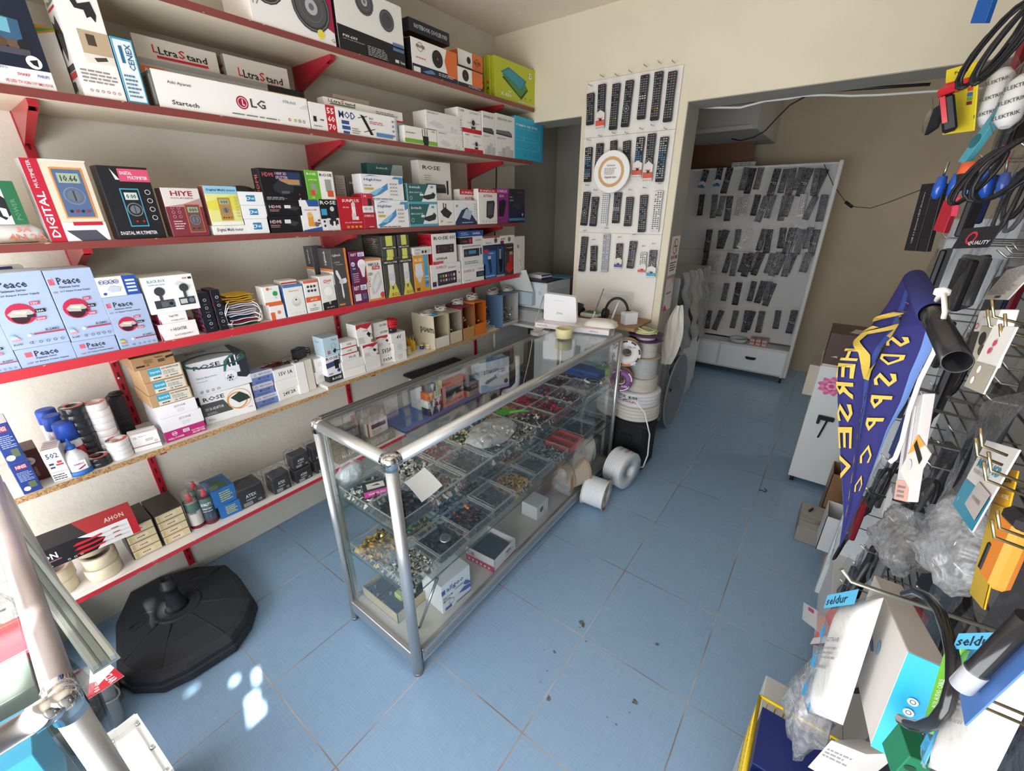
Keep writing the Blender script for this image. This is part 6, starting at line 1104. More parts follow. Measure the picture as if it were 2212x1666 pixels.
carton('dark box with white lettering on the lowest shelf, behind the end glass',(-1.9,0.98,-1.9,1.16,Z6,Z6+0.08),0.10,'55524e',[T('MARWELL',0.15,0.3,0.8,0.3,'d8d4cc'),L(0.15,0.6,0.9,0.85,2,'a8a49c')])
carton('long grey striped box on the lowest shelf, behind the end glass',(-1.9,1.17,-1.9,1.36,Z6,Z6+0.06),0.10,'8c8880',[L(0.1,0.2,0.9,0.85,5,'d8d4cc')])
carton('white box lettered LED with brown edge on the lowest shelf behind the counter',(-1.92,1.19,-1.92,1.33,Z6+0.061,Z6+0.15),0.08,'c9c2bc',[Rr(0,0,0.08,1,'8a5040'),Rr(0.2,0.5,0.9,0.8,'5a3850'),L(0.2,0.1,0.8,0.4,3)])
carton('black box with faded white panel on the lowest shelf behind the counter',(-1.92,1.005,-1.92,1.15,Z6+0.081,Z6+0.17),0.08,'37353a',[Rr(0.1,0.4,0.9,0.9,'6a6468'),L(0.15,0.1,0.8,0.3,2)])
# blue topped shelf behind the counter
Z7 = 0.3785
g = (-1.9469,1.8401,-1.9604,2.077,Z7,0.5418)
carton('black and orange tool box lettered SETEL on the blue shelf',g,0.10,'26242a',[Pp([(0,0),(1,0),(1,0.3),(0.5,0.42),(0,0.16)],'d8562a'),Pp([(0,0.9),(0.5,0.82),(1,0.92),(1,1),(0,1)],'d8562a'),T('SETEL',0.55,0.66,0.92,0.12,'d8562a'),Pp([(0.25,0.42),(0.4,0.55),(0.45,0.4),(0.3,0.28)],'a8a4a0'),T('HOUSE',0.05,0.08,0.7,0.14,'2a2024'),L(0.6,0.5,0.8,0.6,2,'c8c4c0')],[],sc='c84c24',tc='d8562a')
x7 =-1.935
for k,(dy,dz,c_,c2_) in enumerate(((0,0,'2c3050','d8d6da'),(0.062,0,'2c3050','d8d6da'),(0,0.055,'e8e6e2','2c3050'),(0.062,0.055,'7a3048','d8d6da'),(0,0.110,'d8663a','e8c8b0'),(0.062,0.110,'e0dcd8','c8c040'),(0.02,0.165,'2c3050','d8d6da'),(0.075,0.162,'d8d8d0','c8c040'))):
 carton('little battery carton, %s in the pile behind the counter glass' % ('bottom left, navy','bottom right, navy','second row left, white','second row right, maroon','third row left, orange','third row right, with yellow cells','top left, navy and white','top right, with yellow cells')[k],
           (x7,1.665+dy,x7,1.665+dy+0.058,Z7+dz,Z7+dz+0.0545),0.07,c_,[Pp([(0.2,1),(0.8,1),(0.5,0)],c2_),T('Dynamo',0.02,0.6,0.9,0.2,c2_)] if k not in (5,7) else [Rr(0.1+0.2*q,0.3,0.22+0.2*q,1,'d0cc48') for q in range(4)])
carton('small black box on a plain brown one on the blue shelf',(-1.93,2.0563,-1.93,2.1664,Z7+0.045,Z7+0.10),0.08,'29282e',[L(0.2,0.3,0.8,0.7,2,'b8a8a8')])
carton('plain brown cardboard box under the small black box on the blue shelf',(-1.93,2.0563,-1.93,2.1664,Z7,Z7+0.0445),0.08,'a88560',[])
ge = (-1.9051,2.1578,-1.8324,2.4075,Z7,0.617)
carton('large white and blue box with fan picture at the right of the blue shelf',ge,0.13,'d4dbe4',[T('ESTARSAN',0.10,0.60,0.60,0.13,'38445c'),Pp([(0.0,0.0),(1,0.0),(1,0.10),(0.4,0.14),(0,0.3)],'9ab8d4'),Pp([(0.12,0.32),(0.2,0.40),(0.46,0.48),(0.5,0.56),(0.56,0.4),(0.48,0.38),(0.2,0.26)],'5a6c7c'),Cc(0.88,0.22,0.08,'3c4450'),L(0.62,0.55,0.9,0.7,2,'6a7688')],[T('RSAN',0.3,0.55,0.8,0.12,'38445c')],[Pp([(0,0.6),(0.6,0.2),(1,0.3),(1,0.1),(0.4,0),(0,0)],'6fa0d0'),T('ESTARSAN',0.1,0.3,0.7,0.2,'4c5870')],sc='c4ccd8',tc='d0d8e2')
# grey bracket rail, keyboard on a stack of long cartons
carton('long pale carton standing behind the tool boxes, carrying the keyboard',(-2.03,1.70,-2.03,2.14,Z7,0.598),0.12,'c9cccb',[L(0.3,0.85,0.9,0.95,1,'5aa0a8')])
t = thing('keyboard','black computer keyboard lying on a carton behind the glass counter','keyboard',(-2.10,1.915,0.6015),rz=-0.06)
m = MB(); m.box(-0.075,0.075,-0.235,0.235,0,0.016,'222327','plastic',0.003); m.build('body',t)
for row in range(6):
 m = MB()
 for k in range(20 if row else 14):
  y =-0.225+0.0223*k; x = 0.052-0.0215*row
  if row == 0 and 4 <= k <= 8:
   if k == 4: m.box(x,x+0.017,y,y+0.105,0.0162,0.021,'2b2c31','plastic',0.001)
   continue
  m.box(x,x+0.017,y,y+0.018,0.0162,0.021,'2b2c31','plastic',0.001)
 m.build('key_row',t)
# ---------------------------------------------------------------- parasol base on the floor
t = thing('parasol_base','black plastic parasol base with upright socket, on the floor under the lowest shelf','parasol base',(-1.905,0.175,0))
out = [(-1.7883,-0.0592),(-1.7093,-0.0373),(-1.6271,0.0282),(-1.6012,0.1062),(-1.5884,0.2533),(-1.6375,0.3294),(-1.7211,0.3915),(-1.9198,0.4082),(-2.0255,0.4016),(-2.1241,0.311),(-2.1929,0.1775),(-2.1923,0.0759),(-2.0449,-0.0067)]
c0 = V3((-1.905,0.175,0)); 
def ring_at(s,z): return [((p[0]-c0.x)*s,(p[1]-c0.y)*s,z) for p in out]
m = MB(); n = len(out); rr = [m.add(ring_at(s_,z_)) for s_,z_ in ((1.0,0.0),(1.03,0.012),(1.03,0.038),(1.005,0.042),(1.005,0.062),(0.97,0.078),(0.90,0.085),(0.60,0.098),(0.25,0.104))]
for a,b in zip(rr,rr[1:]): m.bridge(a,b,n,'2d3035','dustyplastic',False)
m.face([rr[-1]+i for i in range(n)],'2d3035','dustyplastic'); m.face([rr[0]+i for i in range(n)][::-1],'2d3035','dustyplastic'); m.build('tank',t)
m = MB()   # raised ribs and the collar
for i in range(0,n,2):
 p = V3(ring_at(0.88,0.087)[i]); q = V3(ring_at(0.30,0.104)[i]); m.tube([p,(p+q)/2+V3((0,0,0.001)),q],0.003,'2a2c31','dustyplastic',6)
m.lathe((0,0,0.100),(0,0,1),[(0,0.086),(0.005,0.086),(0.007,0.080),(0.007,0.072),(0.003,0.07)],'2b2d32','dustyplastic',30)
for a0 in (0.3,2.4,4.5): m.tube([(0.13*math.cos(a0)+0.016*math.cos(a),0.13*math.sin(a0)+0.028*math.sin(a),0.099) for a in [k*0.524 for k in range(13)]],0.0025,'2a2c31','dustyplastic',5)
m.build('rib',t)
m = MB(); m.lathe((-0.0,0.0,0.104),(0,0,1),[(0,0.042),(0.012,0.034),(0.075,0.023),(0.100,0.024),(0.101,0.029),(0.118,0.029),(0.120,0.026),(0.150,0.021),(0.152,0.013),(0.12,0.012)],'26282d','plastic',26); m.build('socket',t)
# black rubbish bag, orange strap roll, bucket, white enclosure at lower left
def blob(lbl,name,cat,c,rx,ry,rz_,col,mat,amp=0.12,fr=5,parent=None,nu=26,nv=14):
 m = MB(); ph = R.uniform(0,6)
 def fn(u,v):
  a = 2*math.pi*u; b = math.pi*(v-0.5); k_ = 1+amp*(math.sin(fr*a+ph)*math.cos(3*b)+0.6*math.sin((fr*2+1)*a+4*b+ph)+0.5*math.sin(7*b+3*a))
  return V3((rx*math.cos(a)*math.cos(b)*k_,ry*math.sin(a)*math.cos(b)*k_,max(0.0,rz_*(1+math.sin(b)*(1+amp*math.sin(3*a))))))
 m.sheet(fn,nu,nv,col,mat,smooth=True)
 return m.build(name,parent,lbl,cat,loc=c)
blob('shiny black plastic rubbish bag on the floor left of the parasol base','rubbish_bag','bag',(-2.06,-0.16,0.0005),0.075,0.085,0.135,'1c1d21','gloss',0.10,5)
m = MB(); m.lathe((-1.80,-0.13,0.0005),(0.0,0.0,1),[(0,0.07),(0.0,0.062),(0.05,0.062),(0.05,0.07)],'b9822e','gloss',30,closed=True)
origin(m.build('packing_tape',label='roll of orange-brown packing tape on the floor by the parasol base',cat='tape'),(-1.80,-0.13,0))
t = thing('bucket','white plastic bucket with red and white lid card, under the near glass counter end','bucket',(-1.665,-0.155,0.0))
m = MB(); m.lathe((0,0,0.0005),(0,0,1),[(0,0.072),(0.20,0.085),(0.205,0.09),(0.212,0.09),(0.214,0.085)],'dad6cf','plastic',30); m.build('body',t)
m = MB(); m.obox((-0.06,-0.085,0.2155),(0.17,0.03,0.02),(-0.01,0.17,0.0),(0,0,0.001),'e9e6e4'); m.art(V3((-0.06,-0.085,0.2172)),(0.17,0.03,0.02),(-0.01,0.17,0.0),[Pp([(0,0),(0.45,0),(0,0.8)],'c02a3c'),Pp([(1,0.35),(1,1),(0.6,1)],'c02a3c'),Pp([(0.2,0.3),(0.36,0.36),(0.3,0.5),(0.16,0.46)],'b8c030'),T('CLAR',0.66,0.8,0.98,0.12,'f0e6e6')]); m.build('label_card',t)
m = MB(); m.tube([(0.086*math.cos(a),0.086*math.sin(a),0.19-0.09*math.sin((a-0.2)/2.9*math.pi)) for a in [0.2+k*0.29 for k in range(11)]],0.003,'e4e2de','plastic',6); m.build('handle',t)
ea,eb_,ec_ = V3((-1.3343,-0.0473,0.3)),V3((-1.3254,-0.1297,0.3)),V3((-1.0783,-0.0293,0.3))
t = thing('electrical_enclosure','white rectangular electrical enclosure with recessed lid and screws, lower left','enclosure',(ea.x,ea.y,0.0))
U = V3((0.21,-0.012,0)); V = V3((0.012,0.21,0)); ub = V3((0,0,0))
U = (ec_-ea).normalized()*0.24; V = (eb_-ea).normalized()*0.11; U.z = V.z = 0
m = MB()
m.obox((0,0,0.001),V,U,(0,0,0.27),'d6d4d0','plastic',0.002)
for (o_,a_,b_) in ((V3((0,0,0.271)),V,U.normalized()*0.004),(V3((0,0,0.271)),V.normalized()*0.004,U),(V3((0,0,0.271))+V-V.normalized()*0.004,V.normalized()*0.004,U),(V3((0,0,0.271))+U,V,U.normalized()*0.004)):
 m.obox(o_,a_,b_,(0,0,0.029),'dcdad6','plastic')
m.build('body',t)
m = MB(); m.obox(V*0.14+U*0.10+V3((0,0,0.2715)),V*0.72,U*0.85,(0,0,0.006),'d9d7d2','plastic',0.002); m.build('lid',t)
for a_,b_ in ((0.08,0.06),(0.08,0.5),(0.08,0.9)):
 m = MB(); m.lathe(V*a_+U*b_+V3((0,0,0.2715)),(0,0,1),[(0,0.006),(0.006,0.006),(0.007,0.003)],'b8b8b6','metal',12); m.build('screw',t)
# things inside the near counter
C2Z = 0.6005
carton('cyan blue box inside the near glass counter',(-0.95,-0.40,-0.93,-0.16,C2Z,C2Z+0.17),0.12,'3a9cc0',[L(0.2,0.3,0.8,0.7,4,'c8e0ea')],[L(0.2,0.3,0.8,0.7,4,'c8e0ea')],sc='3a9cc0')
carton('grey-green box inside the near glass counter, left of the cyan box',(-1.12,-0.36,-1.12,-0.14,C2Z,C2Z+0.15),0.12,'5a6660',[],[L(0.1,0.5,0.9,0.9,3,'a8b0a8')],sc='5f6b66')
carton('red and white box inside the near glass counter, by its rear glass',(-1.27,-0.30,-1.27,-0.12,C2Z,C2Z+0.13),0.14,'c23844',[],[Rr(0.1,0.2,0.9,0.6,'e8e4e2')],sc='c23844')
blob('crumpled clear bag of fittings inside the near glass counter','parts_bag','bag',(-1.50,-0.20,C2Z),0.09,0.06,0.09,'d8d8d4','bag',0.10,6)
m = MB(); junk(m,60,-1.50,-0.20,C2Z+0.01,0.05,0.03,0.10,['9a9a96','6a6a66','c8c4b8','4a4a48'],0.010,('metal','plastic')); origin(m.build('fittings',label='metal fittings inside the crumpled bag in the near counter',cat='small parts',kind='stuff'),(-1.5,-0.2,C2Z))
carton('sky blue carton on the base of the near glass counter',(-0.90,-0.55,-0.88,-0.29,0.1205,0.36),0.16,'2f8cc8',[],[L(0.2,0.3,0.8,0.7,4,'c8e0ea')],sc='2f8cc8')
carton('dark grey carton on the base of the near glass counter',(-1.16,-0.55,-1.16,-0.29,0.1205,0.36),0.2,'4a4c50',[],sc='55575c')

# ---------------------------------------------------------------- what stands in the long counter
XF0,XF1,XB0,XB1 =-1.112,-0.950,-1.292,-1.122
def tray(lbl,x0,x1,y0,y1,z,h,cols,n,what,lid=False,sz_=0.007,mats=('plastic','metal'),tint='e8ecec',fill=0.8):
 t = thing('component_tray',lbl,'tray',((x0+x1)/2,(y0+y1)/2,z)); m = MB(); a,b = (x1-x0)/2,(y1-y0)/2
 for (u,v) in ((-1,0),(1,0),(0,-1),(0,1)):
  if u: m.sheet(lambda p,q: V3((u*(a-0.004*(1-q)),(2*p-1)*b,h*q)),1,1,tint,'clear',False)
  else: m.sheet(lambda p,q: V3(((2*p-1)*a,v*(b-0.004*(1-q)),h*q)),1,1,tint,'clear',False)
 m.poly([(-a,-b,0.0006),(a,-b,0.0006),(a,b,0.0006),(-a,b,0.0006)],tint,'clear')
 for (u0,u1,v0,v1) in ((-a,a,-b,-b+.003),(-a,a,b-.003,b),(-a,-a+.003,-b,b),(a-.003,a,-b,b)): m.box(u0,u1,v0,v1,h-0.002,h+0.001,'dfe4e4','bag')
 m.build('tray',t)
 if lid:
  m = MB(); m.box(-a-0.001,a+0.001,-b-0.001,b+0.001,h+0.0015,h+0.003,tint,'clear')
  for (u0,u1,v0,v1) in ((-a,a,-b,-b+.004),(-a,a,b-.004,b),(-a,-a+.004,-b,b),(a-.004,a,-b,b),(-a+.015,a-.015,-b+.014,-b+.017),(-a+.015,a-.015,b-.017,b-.014)): m.box(u0,u1,v0,v1,h+0.003,h+0.006,'e8ecec','bag')
  m.build('lid',t)
 m = MB(); cx_,cy_ = (x0+x1)/2,(y0+y1)/2; hz = {}
 for i in range(17):
  for j in range(17): hz[i,j] = z+0.002+h*fill*R.uniform(0.25,0.75)*(1 if 0 < i < 16 and 0 < j < 16 else 0.3)
 for i in range(16):
  for j in range(16):
   P = lambda p,q: (cx_+a*0.95*(p/8-1),cy_+b*0.95*(q/8-1),hz[p,q]); c_ = R.choice(cols)
   for tri in ((P(i,j),P(i+1,j),P(i+1,j+1)),(P(i,j),P(i+1,j+1),P(i,j+1))): m.poly(tri,c_ if R.random() < 0.6 else '2a2b2e',mats[0])
 junk(m,int(n*1.3),cx_,cy_,z+0.012,a*0.78,b*0.78,h*fill*0.7,cols,sz_*1.2,mats)
 origin(m.build('small_parts',label=what,cat='small parts',kind='stuff'),((x0+x1)/2,(y0+y1)/2,z))
K2,SV,GD,RB,GR = ['1c1c20','26262b','35353a'],['b8b8b4','8e8e8a','d8d8d4'],['c9a24a','b88a34','d8b860'],['a8202c','8a1c26','26262b'],['8f9290','6a6c6c','a8aaa6']
zA,zB = ZS1+0.0006,ZS2+0.0006
ys = [0.650+0.163*k for k in range(10)]
FR1 = [('open tray at the near end of the upper glass shelf',K2,120,'black plugs and connectors in the near end tray',False,0.010),('lidded tray under the sheet of white paper',K2+SV+['b87a50'],70,'sockets and copper ringed plugs under the white paper',True,0.007),('lidded tray with round black parts, third from the near end',K2+['55555a'],55,'round black parts in the third tray from the near end',True,0.009),
       ('lidded tray under the bulging clear bag',K2+GR,70,'dark parts in the tray under the bulging bag',True,0.007),('open tray of metal plugs right of the bulging bag',SV+['a89078','3a3030','c8b098'],90,'shiny metal and brown plugs right of the bulging bag',False,0.009),('open tray holding a cream speaker piece',K2+['d9cfae','7a2028'],55,'black wires and a cream piece in an open tray',False,0.010),
       ('red and black plug tray, front row',RB+['c02c38'],90,'red and black plugs in the front row',False,0.009),('tray of black and white fittings, front row',K2+['d8d8d8','b02c30'],70,'black and white fittings in the front row',False,0.009),('lidded tray of beige pieces, front row far end',['b0a890','8a8270','c8c2b0'],50,'beige pieces in the lidded tray at the far end',True,0.009),('tray of yellow clips at the far end of the upper glass shelf',['d8c030','e0cc48','6a4a8a','1c1c20'],60,'yellow clips at the far end of the upper shelf',False,0.009)]
for k,(lbl,c_,n_,w_,ld,s_) in enumerate(FR1): tray(('clear %s' % lbl),XF0,XF1,ys[k],ys[k]+0.158,zA,0.052,c_,n_,w_,ld,s_)
BK1 = [('tray holding a pink box, near end',['2a2a2e','8a9a90','d8d8d0'],30,'green and white strips under the pink box'),('tray of thin metal plates, back row',SV+['dcdcd8'],30,'thin metal plates in the back row'),('lidded tray of red bits, back row',['8a2430','a8303c','d8d4d0'],50,'red bits in the back row tray'),('tray of small green circuit boards, back row',['d8d2b4','3a6a50','c8c090'],36,'cream cards and green circuit boards in the back row'),('tray of screws behind the bulging bag',GR,60,'grey screws behind the bulging bag'),
       ('tray of tan rubber bands, back row',['b8894e','a8783c','c89a60'],60,'tan rubber bands in the back row'),('tray of red plugs, back row',['b02030','c02c3c','7a1c26'],70,'red plugs in the back row'),('tray of red and blue switches, back row',['b02030','3a5aa0','1c1c20'],60,'red and blue switches in the back row'),('tray of black leads, back row',K2+['8a4a40'],50,'black leads in the back row'),('tray of brown and white parts, far end of the back row',['6a3a38','d0ccc4','a02c34'],50,'brown and white parts at the far end of the back row')]
for k,(lbl,c_,n_,w_) in enumerate(BK1): tray('clear ' +lbl,XB0,XB1,ys[k],ys[k]+0.158,zA,0.045,c_,n_,w_,k == 2,0.009)
FR2 = [('tray of pale connectors, near end of the lower glass shelf',['b8b49c','9a9a8c','d0ccbc','8a8a80'],130,'pale connectors at the near end of the lower glass shelf',False,0.006),('tray of black knobs with one silver disc',K2,60,'black knobs under the silver disc',False,0.010),('tray of black and orange sockets',K2+['d87a2a'],60,'black and orange sockets on the lower glass shelf',False,0.011),('lidded tray of dark studs, lower shelf',['4a4a50','2a2a2e','6a6a70'],60,'dark studs under a lid on the lower shelf',True,0.007),
       ('tray of gold pins, lower shelf front',GD,90,'gold pins at the front of the lower shelf',False,0.008),('lidded dark tray right of the gold pins',['2c2e34','3a3c42'],50,'small dark parts right of the gold pins',True,0.006),('tray of bagged plugs left of the orange organiser',GR+['c8ccd0'],50,'bagged plugs left of the orange organiser',False,0.009),None,('tray of black clips far along the lower shelf',K2,50,'black clips far along the lower shelf',False,0.009),('lidded tray at the far end of the lower shelf',['3a2c30','26262b'],40,'dark parts at the far end of the lower shelf',True,0.009)]
for k,e in enumerate(FR2):
 if e: lbl,c_,n_,w_,ld,s_ = e; tray('clear ' +lbl,XF0,XF1,ys[k],ys[k]+0.158,zB,0.050,c_,n_,w_,ld,s_)
BK2 = [('tray of long brass pins, near end of the lower shelf',GD+['d8c070'],60,'long brass pins at the near end of the lower shelf'),('tray of mixed coloured bits, lower shelf back',['b8a030','5a8a60','8a3a30','26262b'],50,'mixed coloured bits at the back of the lower shelf'),('tray of blue capacitors, lower shelf back',['3c6ab0','26262b','8aa0c0'],70,'blue capacitors at the back of the lower shelf'),('tray of black and orange plugs, lower shelf back',K2+['d8862a'],60,'black and orange plugs at the back of the lower shelf'),
       ('tray of dark parts, middle of the lower shelf back',['3a3c40','55575c'],40,'dark parts in the middle of the lower shelf back'),('divided tray of red and gold bits, lower shelf back',['8a2430','c9a24a','a8303c'],70,'red and gold bits at the back of the lower shelf'),('tray of silver screws, lower shelf back',SV,60,'silver screws at the back of the lower shelf'),('tray of black rings, lower shelf back',K2+['3a7a70'],50,'black rings at the back of the lower shelf'),('tray of red clips, lower shelf back far end',RB,60,'red clips at the back of the lower shelf'),('tray of red jacks, far end of the lower shelf back',RB,60,'red jacks at the far end of the lower shelf')]
for k,(lbl,c_,n_,w_) in enumerate(BK2): tray('clear ' +lbl,XB0,XB1,ys[k],ys[k]+0.158,zB,0.045,c_,n_,w_,False,0.009)
# orange divided organiser
t = thing('organiser_tray','red-orange divided organiser tray of screws on the lower glass shelf','tray',(-1.03,ys[7]+0.08,zB))
m = MB(); a,b,h = 0.08,0.078,0.045
for (u0,u1,v0,v1) in ((-a,a,-b,-b+.003),(-a,a,b-.003,b),(-a,-a+.003,-b,b),(a-.003,a,-b,b),(-a,a,-0.0015,0.0015),(-a,a,-b,b)):
 m.box(u0,u1,v0,v1,0,h if (u1-u0 < 0.1 or v1-v0 < 0.1) else 0.002,'d84a34','plastic')
m.build('body',t)
for s_ in (-1,1):
 m = MB(); junk(m,50,-1.03,ys[7]+0.08+s_*0.04,zB+0.003,0.06,0.026,0.02,SV+['c8c4b8'],0.007,('metal',)); origin(m.build('screws',label='screws in the %s half of the red-orange organiser' % ('near','far')[s_ > 0],cat='small parts',kind='stuff'),(-1.03,ys[7]+0.08+s_*0.04,zB))
# pieces lying on the trays
zt1 = zA+0.053
carton('small black and pink wireless earphone box in the near end tray',(-1.17,0.675,-1.13,0.755,zA+0.030,zA+0.055),0.065,'c83a94',[T('WIRELESS',0.15,0.35,0.85,0.35,'f0d8e8')],[],[Rr(0,0,1,1,'26262a'),Rr(0.15,0.2,0.85,0.75,'e4e4e4'),Pp([(0.3,0.5),(0.6,0.6),(0.7,0.4)],'3a3a3c')],sc='26262a',tc='26262a')
m = MB(); m.sheet(lambda u,v: V3((-1.10+0.14*u,0.80+0.10*v-0.04*u,zt1+0.0075+0.012*v*v+0.004*math.sin(3*u))),10,8,'e9e9ea','card'); origin(m.build('paper_sheet',label='curled sheet of white paper on a lidded tray near the counter corner',cat='paper'),(-1.03,0.85,zt1+0.0075))
m = MB(); m.lathe((-1.0,ys[1]+0.075,zB+0.055),(0.15,-0.1,1),[(0,0.022),(0.004,0.022),(0.005,0.019),(0.006,0.012),(0.0062,0.002)],'c8cacc','metal',26); origin(m.build('silver_knob',label='round silver disc lying on the black knobs in the lower shelf',cat='knob'),(-1.0,ys[1]+0.075,zB+0.055))
t = thing('parts_bag','bulging clear plastic bag of mixed parts on the upper glass shelf','bag',(-1.04,ys[3]+0.10,zt1+0.007))
blob(None,'film',None,(0,0,0),0.085,0.135,0.035,'f0f2f4','bag',0.06,6,parent=t)
m = MB(); junk(m,90,-1.04,ys[3]+0.10,zt1+0.012,0.055,0.09,0.045,['26262b','d8d8d8','8a8a8c','5ab0c8','b83040','e8e8e8'],0.010,('plastic','metal')); origin(m.build('small_parts',label='mixed plugs inside the bulging clear bag',cat='small parts',kind='stuff'),(-1.04,ys[3]+0.10,zt1+0.012))
t = thing('parts_bag','white and clear crumpled bag at the near rear corner of the upper shelf','bag',(-1.275,0.70,zA+0.046))
blob(None,'film',None,(0,0,0),0.032,0.055,0.045,'dfe6ec','bag',0.10,6,parent=t)
blob(None,'foam',None,(0.0,0.0,0.005),0.022,0.042,0.035,'d4dde4','plastic',0.10,5,parent=t)
# clear plastic lid leaning in lower shelf, blue case, smart band, box of pens
m = MB(); m.obox((-1.20,0.655,zB+0.055),(0.16,0.02,0.03),(0.0,0.13,0.006),(0,0,0.003),'e8ecec','clear',0.0); origin(m.build('tray_lid',label='loose clear lid lying across the trays at the near end, lower shelf',cat='lid'),(-1.12,0.72,zB+0.055))
t = thing('blue_case','dark blue plastic case at the far end of the upper glass shelf','case',(-1.09,2.19,zt1+0.0005))
m = MB(); m.box(-0.11,0.12,-0.055,0.055,0,0.03,'27407e','plastic',0.004); m.box(-0.11,0.12,-0.055,0.055,0.0305,0.05,'2b4a92','plastic',0.004); m.build('body',t)
m = MB(); m.box(-0.02,0.02,-0.058,-0.055,0.02,0.036,'1c2c58','plastic',0.001); m.build('latch',t)
m = MB(); m.tube([(-0.985+0.05*math.cos(a),2.10+0.03*math.sin(a),zt1+0.014) for a in [k*0.42 for k in range(12)]],0.007,'dfe4e8','plastic',6); m.tube([(-0.985+0.042*math.cos(a),2.10+0.024*math.sin(a),zt1+0.018) for a in [k*0.42 for k in range(14)]],0.005,'1a1b20','plastic',6)
origin(m.build('watch_strap',label='black and pale blue watch straps in front of the blue case',cat='watch strap'),(-0.985,2.10,zt1+0.005))
m = MB(); m.lathe((0,0,0),(0,0,1),[(0,0.045),(0.05,0.05)],'6aa83c','plastic',26); 
t = thing('food_tub','green and clear round plastic tub at the far end of the counter','tub',(-1.0,2.265,zt1+0.001))
m.build('band',t)
m = MB(); m.lathe((0,0,0.051),(0,0,1),[(0,0.050),(0.05,0.053)],'dfe8e8','clear',26,cap=False); m.build('rim',t)
m = MB(); junk(m,26,-1.0,2.265,zt1+0.055,0.03,0.03,0.03,GR,0.01,('plastic',)); origin(m.build('small_parts',label='grey bits inside the green and clear tub',cat='small parts',kind='stuff'),(-1.0,2.265,zt1+0.055))
m = MB(); m.box(-1.20,-1.14,1.46,1.53,zt1+0.001,zt1+0.004,'3c9a3c','plastic',0.001); m.tube([(-1.14,1.50,zt1+0.004),(-1.10,1.53,zt1+0.015),(-1.07,1.57,zt1+0.006)],0.006,'4cc038','plastic',6)
origin(m.build('green_clip',label='bright green plastic clip beside the tan rubber bands',cat='clip'),(-1.15,1.5,zt1))
# on the base of the counter
ZB_ = 0.1055
t = thing('circuit_board_tray','beige tray with large black circuit board and yellow transformer, on the counter base','circuit board',(-1.20,0.78,ZB_),rz=0.0)
m = MB()
for (u0,u1,v0,v1,hh) in ((-0.12,0.115,-0.10,0.13,0.002),(-0.12,0.115,-0.10,-0.097,0.05),(-0.12,0.115,0.127,0.13,0.05),(-0.12,-0.117,-0.10,0.13,0.05),(0.112,0.115,-0.10,0.13,0.05)): m.box(u0,u1,v0,v1,0,hh,'bfb08c','card')
m.build('tray',t)
m = MB(); m.box(-0.11,0.105,-0.09,0.12,0.02,0.024,'1e2624','plastic')
for k in range(14): m.box(-0.10+0.014*k,-0.094+0.014*k,0.08,0.115,0.024,0.05,'15171a','plastic')
for k in range(26):
 x,y = R.uniform(-.1,.1),R.uniform(-.085,.06); m.cyl((x,y,0.024),(x,y,0.024+R.uniform(0.006,0.022)),R.uniform(0.003,0.007),R.choice(['17191c','2a2c30','8a8c8e','b8b8b4','5a3a2a']),'plastic',10)
m.build('circuit_board',t)
m = MB(); m.box(0.02,0.065,-0.04,0.01,0.024,0.055,'b8bc5c','plastic',0.003); m.box(0.015,0.07,-0.045,0.015,0.024,0.032,'3a3c30','plastic'); m.build('transformer',t)
m = MB(); m.tube([(-0.02+0.014*math.cos(a),0.02+0.014*math.sin(a),0.036) for a in [k*0.3 for k in range(22)]],0.006,'a0482e','metal',8); m.build('coil',t)
def openbin(lbl,o,U,V,h,col,ocol,fr=(),sd=(),name='open_box',th=0.003):
 o,U,V = V3(o),V3(U),V3(V); m = MB(); Un,Vn = U.normalized(),V.normalized()
 m.obox(o,U,V,(0,0,0.002),col); H3 = V3((0,0,h))
 m.obox(o,U,Vn*th,H3,col); m.obox(o+V-Vn*th,U,Vn*th,H3,col); m.obox(o,Un*th,V,H3,col); m.obox(o+U-Un*th,Un*th,V,H3,col)
 m.art(o-Vn*0.0002,U,H3,fr); m.art(o+U+Un*0.0002,V,H3,sd)
 return origin(m.build(name,label=lbl,cat='box'),o+U/2+V/2)
carton('white and royal blue vacuum motor box lettered allgoo on the counter base',(-0.9707,0.8183,-0.958+0.0,0.9746,ZB_,ZB_+0.150),0.13,'dfe3ea',[T('allgoo',0.16,0.62,0.76,0.22,'2a4890'),Rr(0.0,0.66,0.12,0.82,'2a4890'),T('VACUUM',0.04,0.46,0.36,0.08,'3a4a70'),T('MOTOR',0.04,0.36,0.28,0.08,'3a4a70'),T('CLEANER',0.42,0.54,0.72,0.05,'3a4a70'),Pp([(0.55,0.30),(0.8,0.22),(1,0.20),(1,0.32),(0.75,0.40)],'2f55a8'),Pp([(0.72,0.52),(0.82,0.60),(1,0.42),(1,0.36),(0.84,0.4)],'2f55a8'),Rr(0.08,0.06,0.3,0.16,'2a4890'),Rg(0.3,0.26,0.1,'8a9ab8',0.02),Rr(0.45,0.04,1,0.08,'2f55a8')],sc='dfe1e6')
bx_ = (-0.9178,1.2001,0.105)
openbin('open white and red shoe style box with dark foam inside, on the counter base',(-1.10,1.10,ZB_),(0.165,0.012,0),(-0.008,0.17,0),0.075,'dcdad8','c02a4a',[Rr(0,0,1,0.45,'b02848')]+[Rr(0.08+0.14*k,0.1,0.14+0.14*k,0.26,'e8c8d0') for k in range(6)]+[T('C-BI',0.05,0.55,0.3,0.3,'b02848')],[L(0.5,0.3,0.9,0.8,3),Rr(0,0,1,0.12,'b02848'),Rr(0.55,0.6,0.75,0.75,'b02848')])
m = MB(); m.box(-1.088,-0.955,1.125,1.26,ZB_+0.0025,ZB_+0.05,'26262c','matte',0.004); origin(m.build('foam_block',label='dark foam block inside the open white and red box',cat='foam'),(-1.02,1.19,ZB_+0.0025))
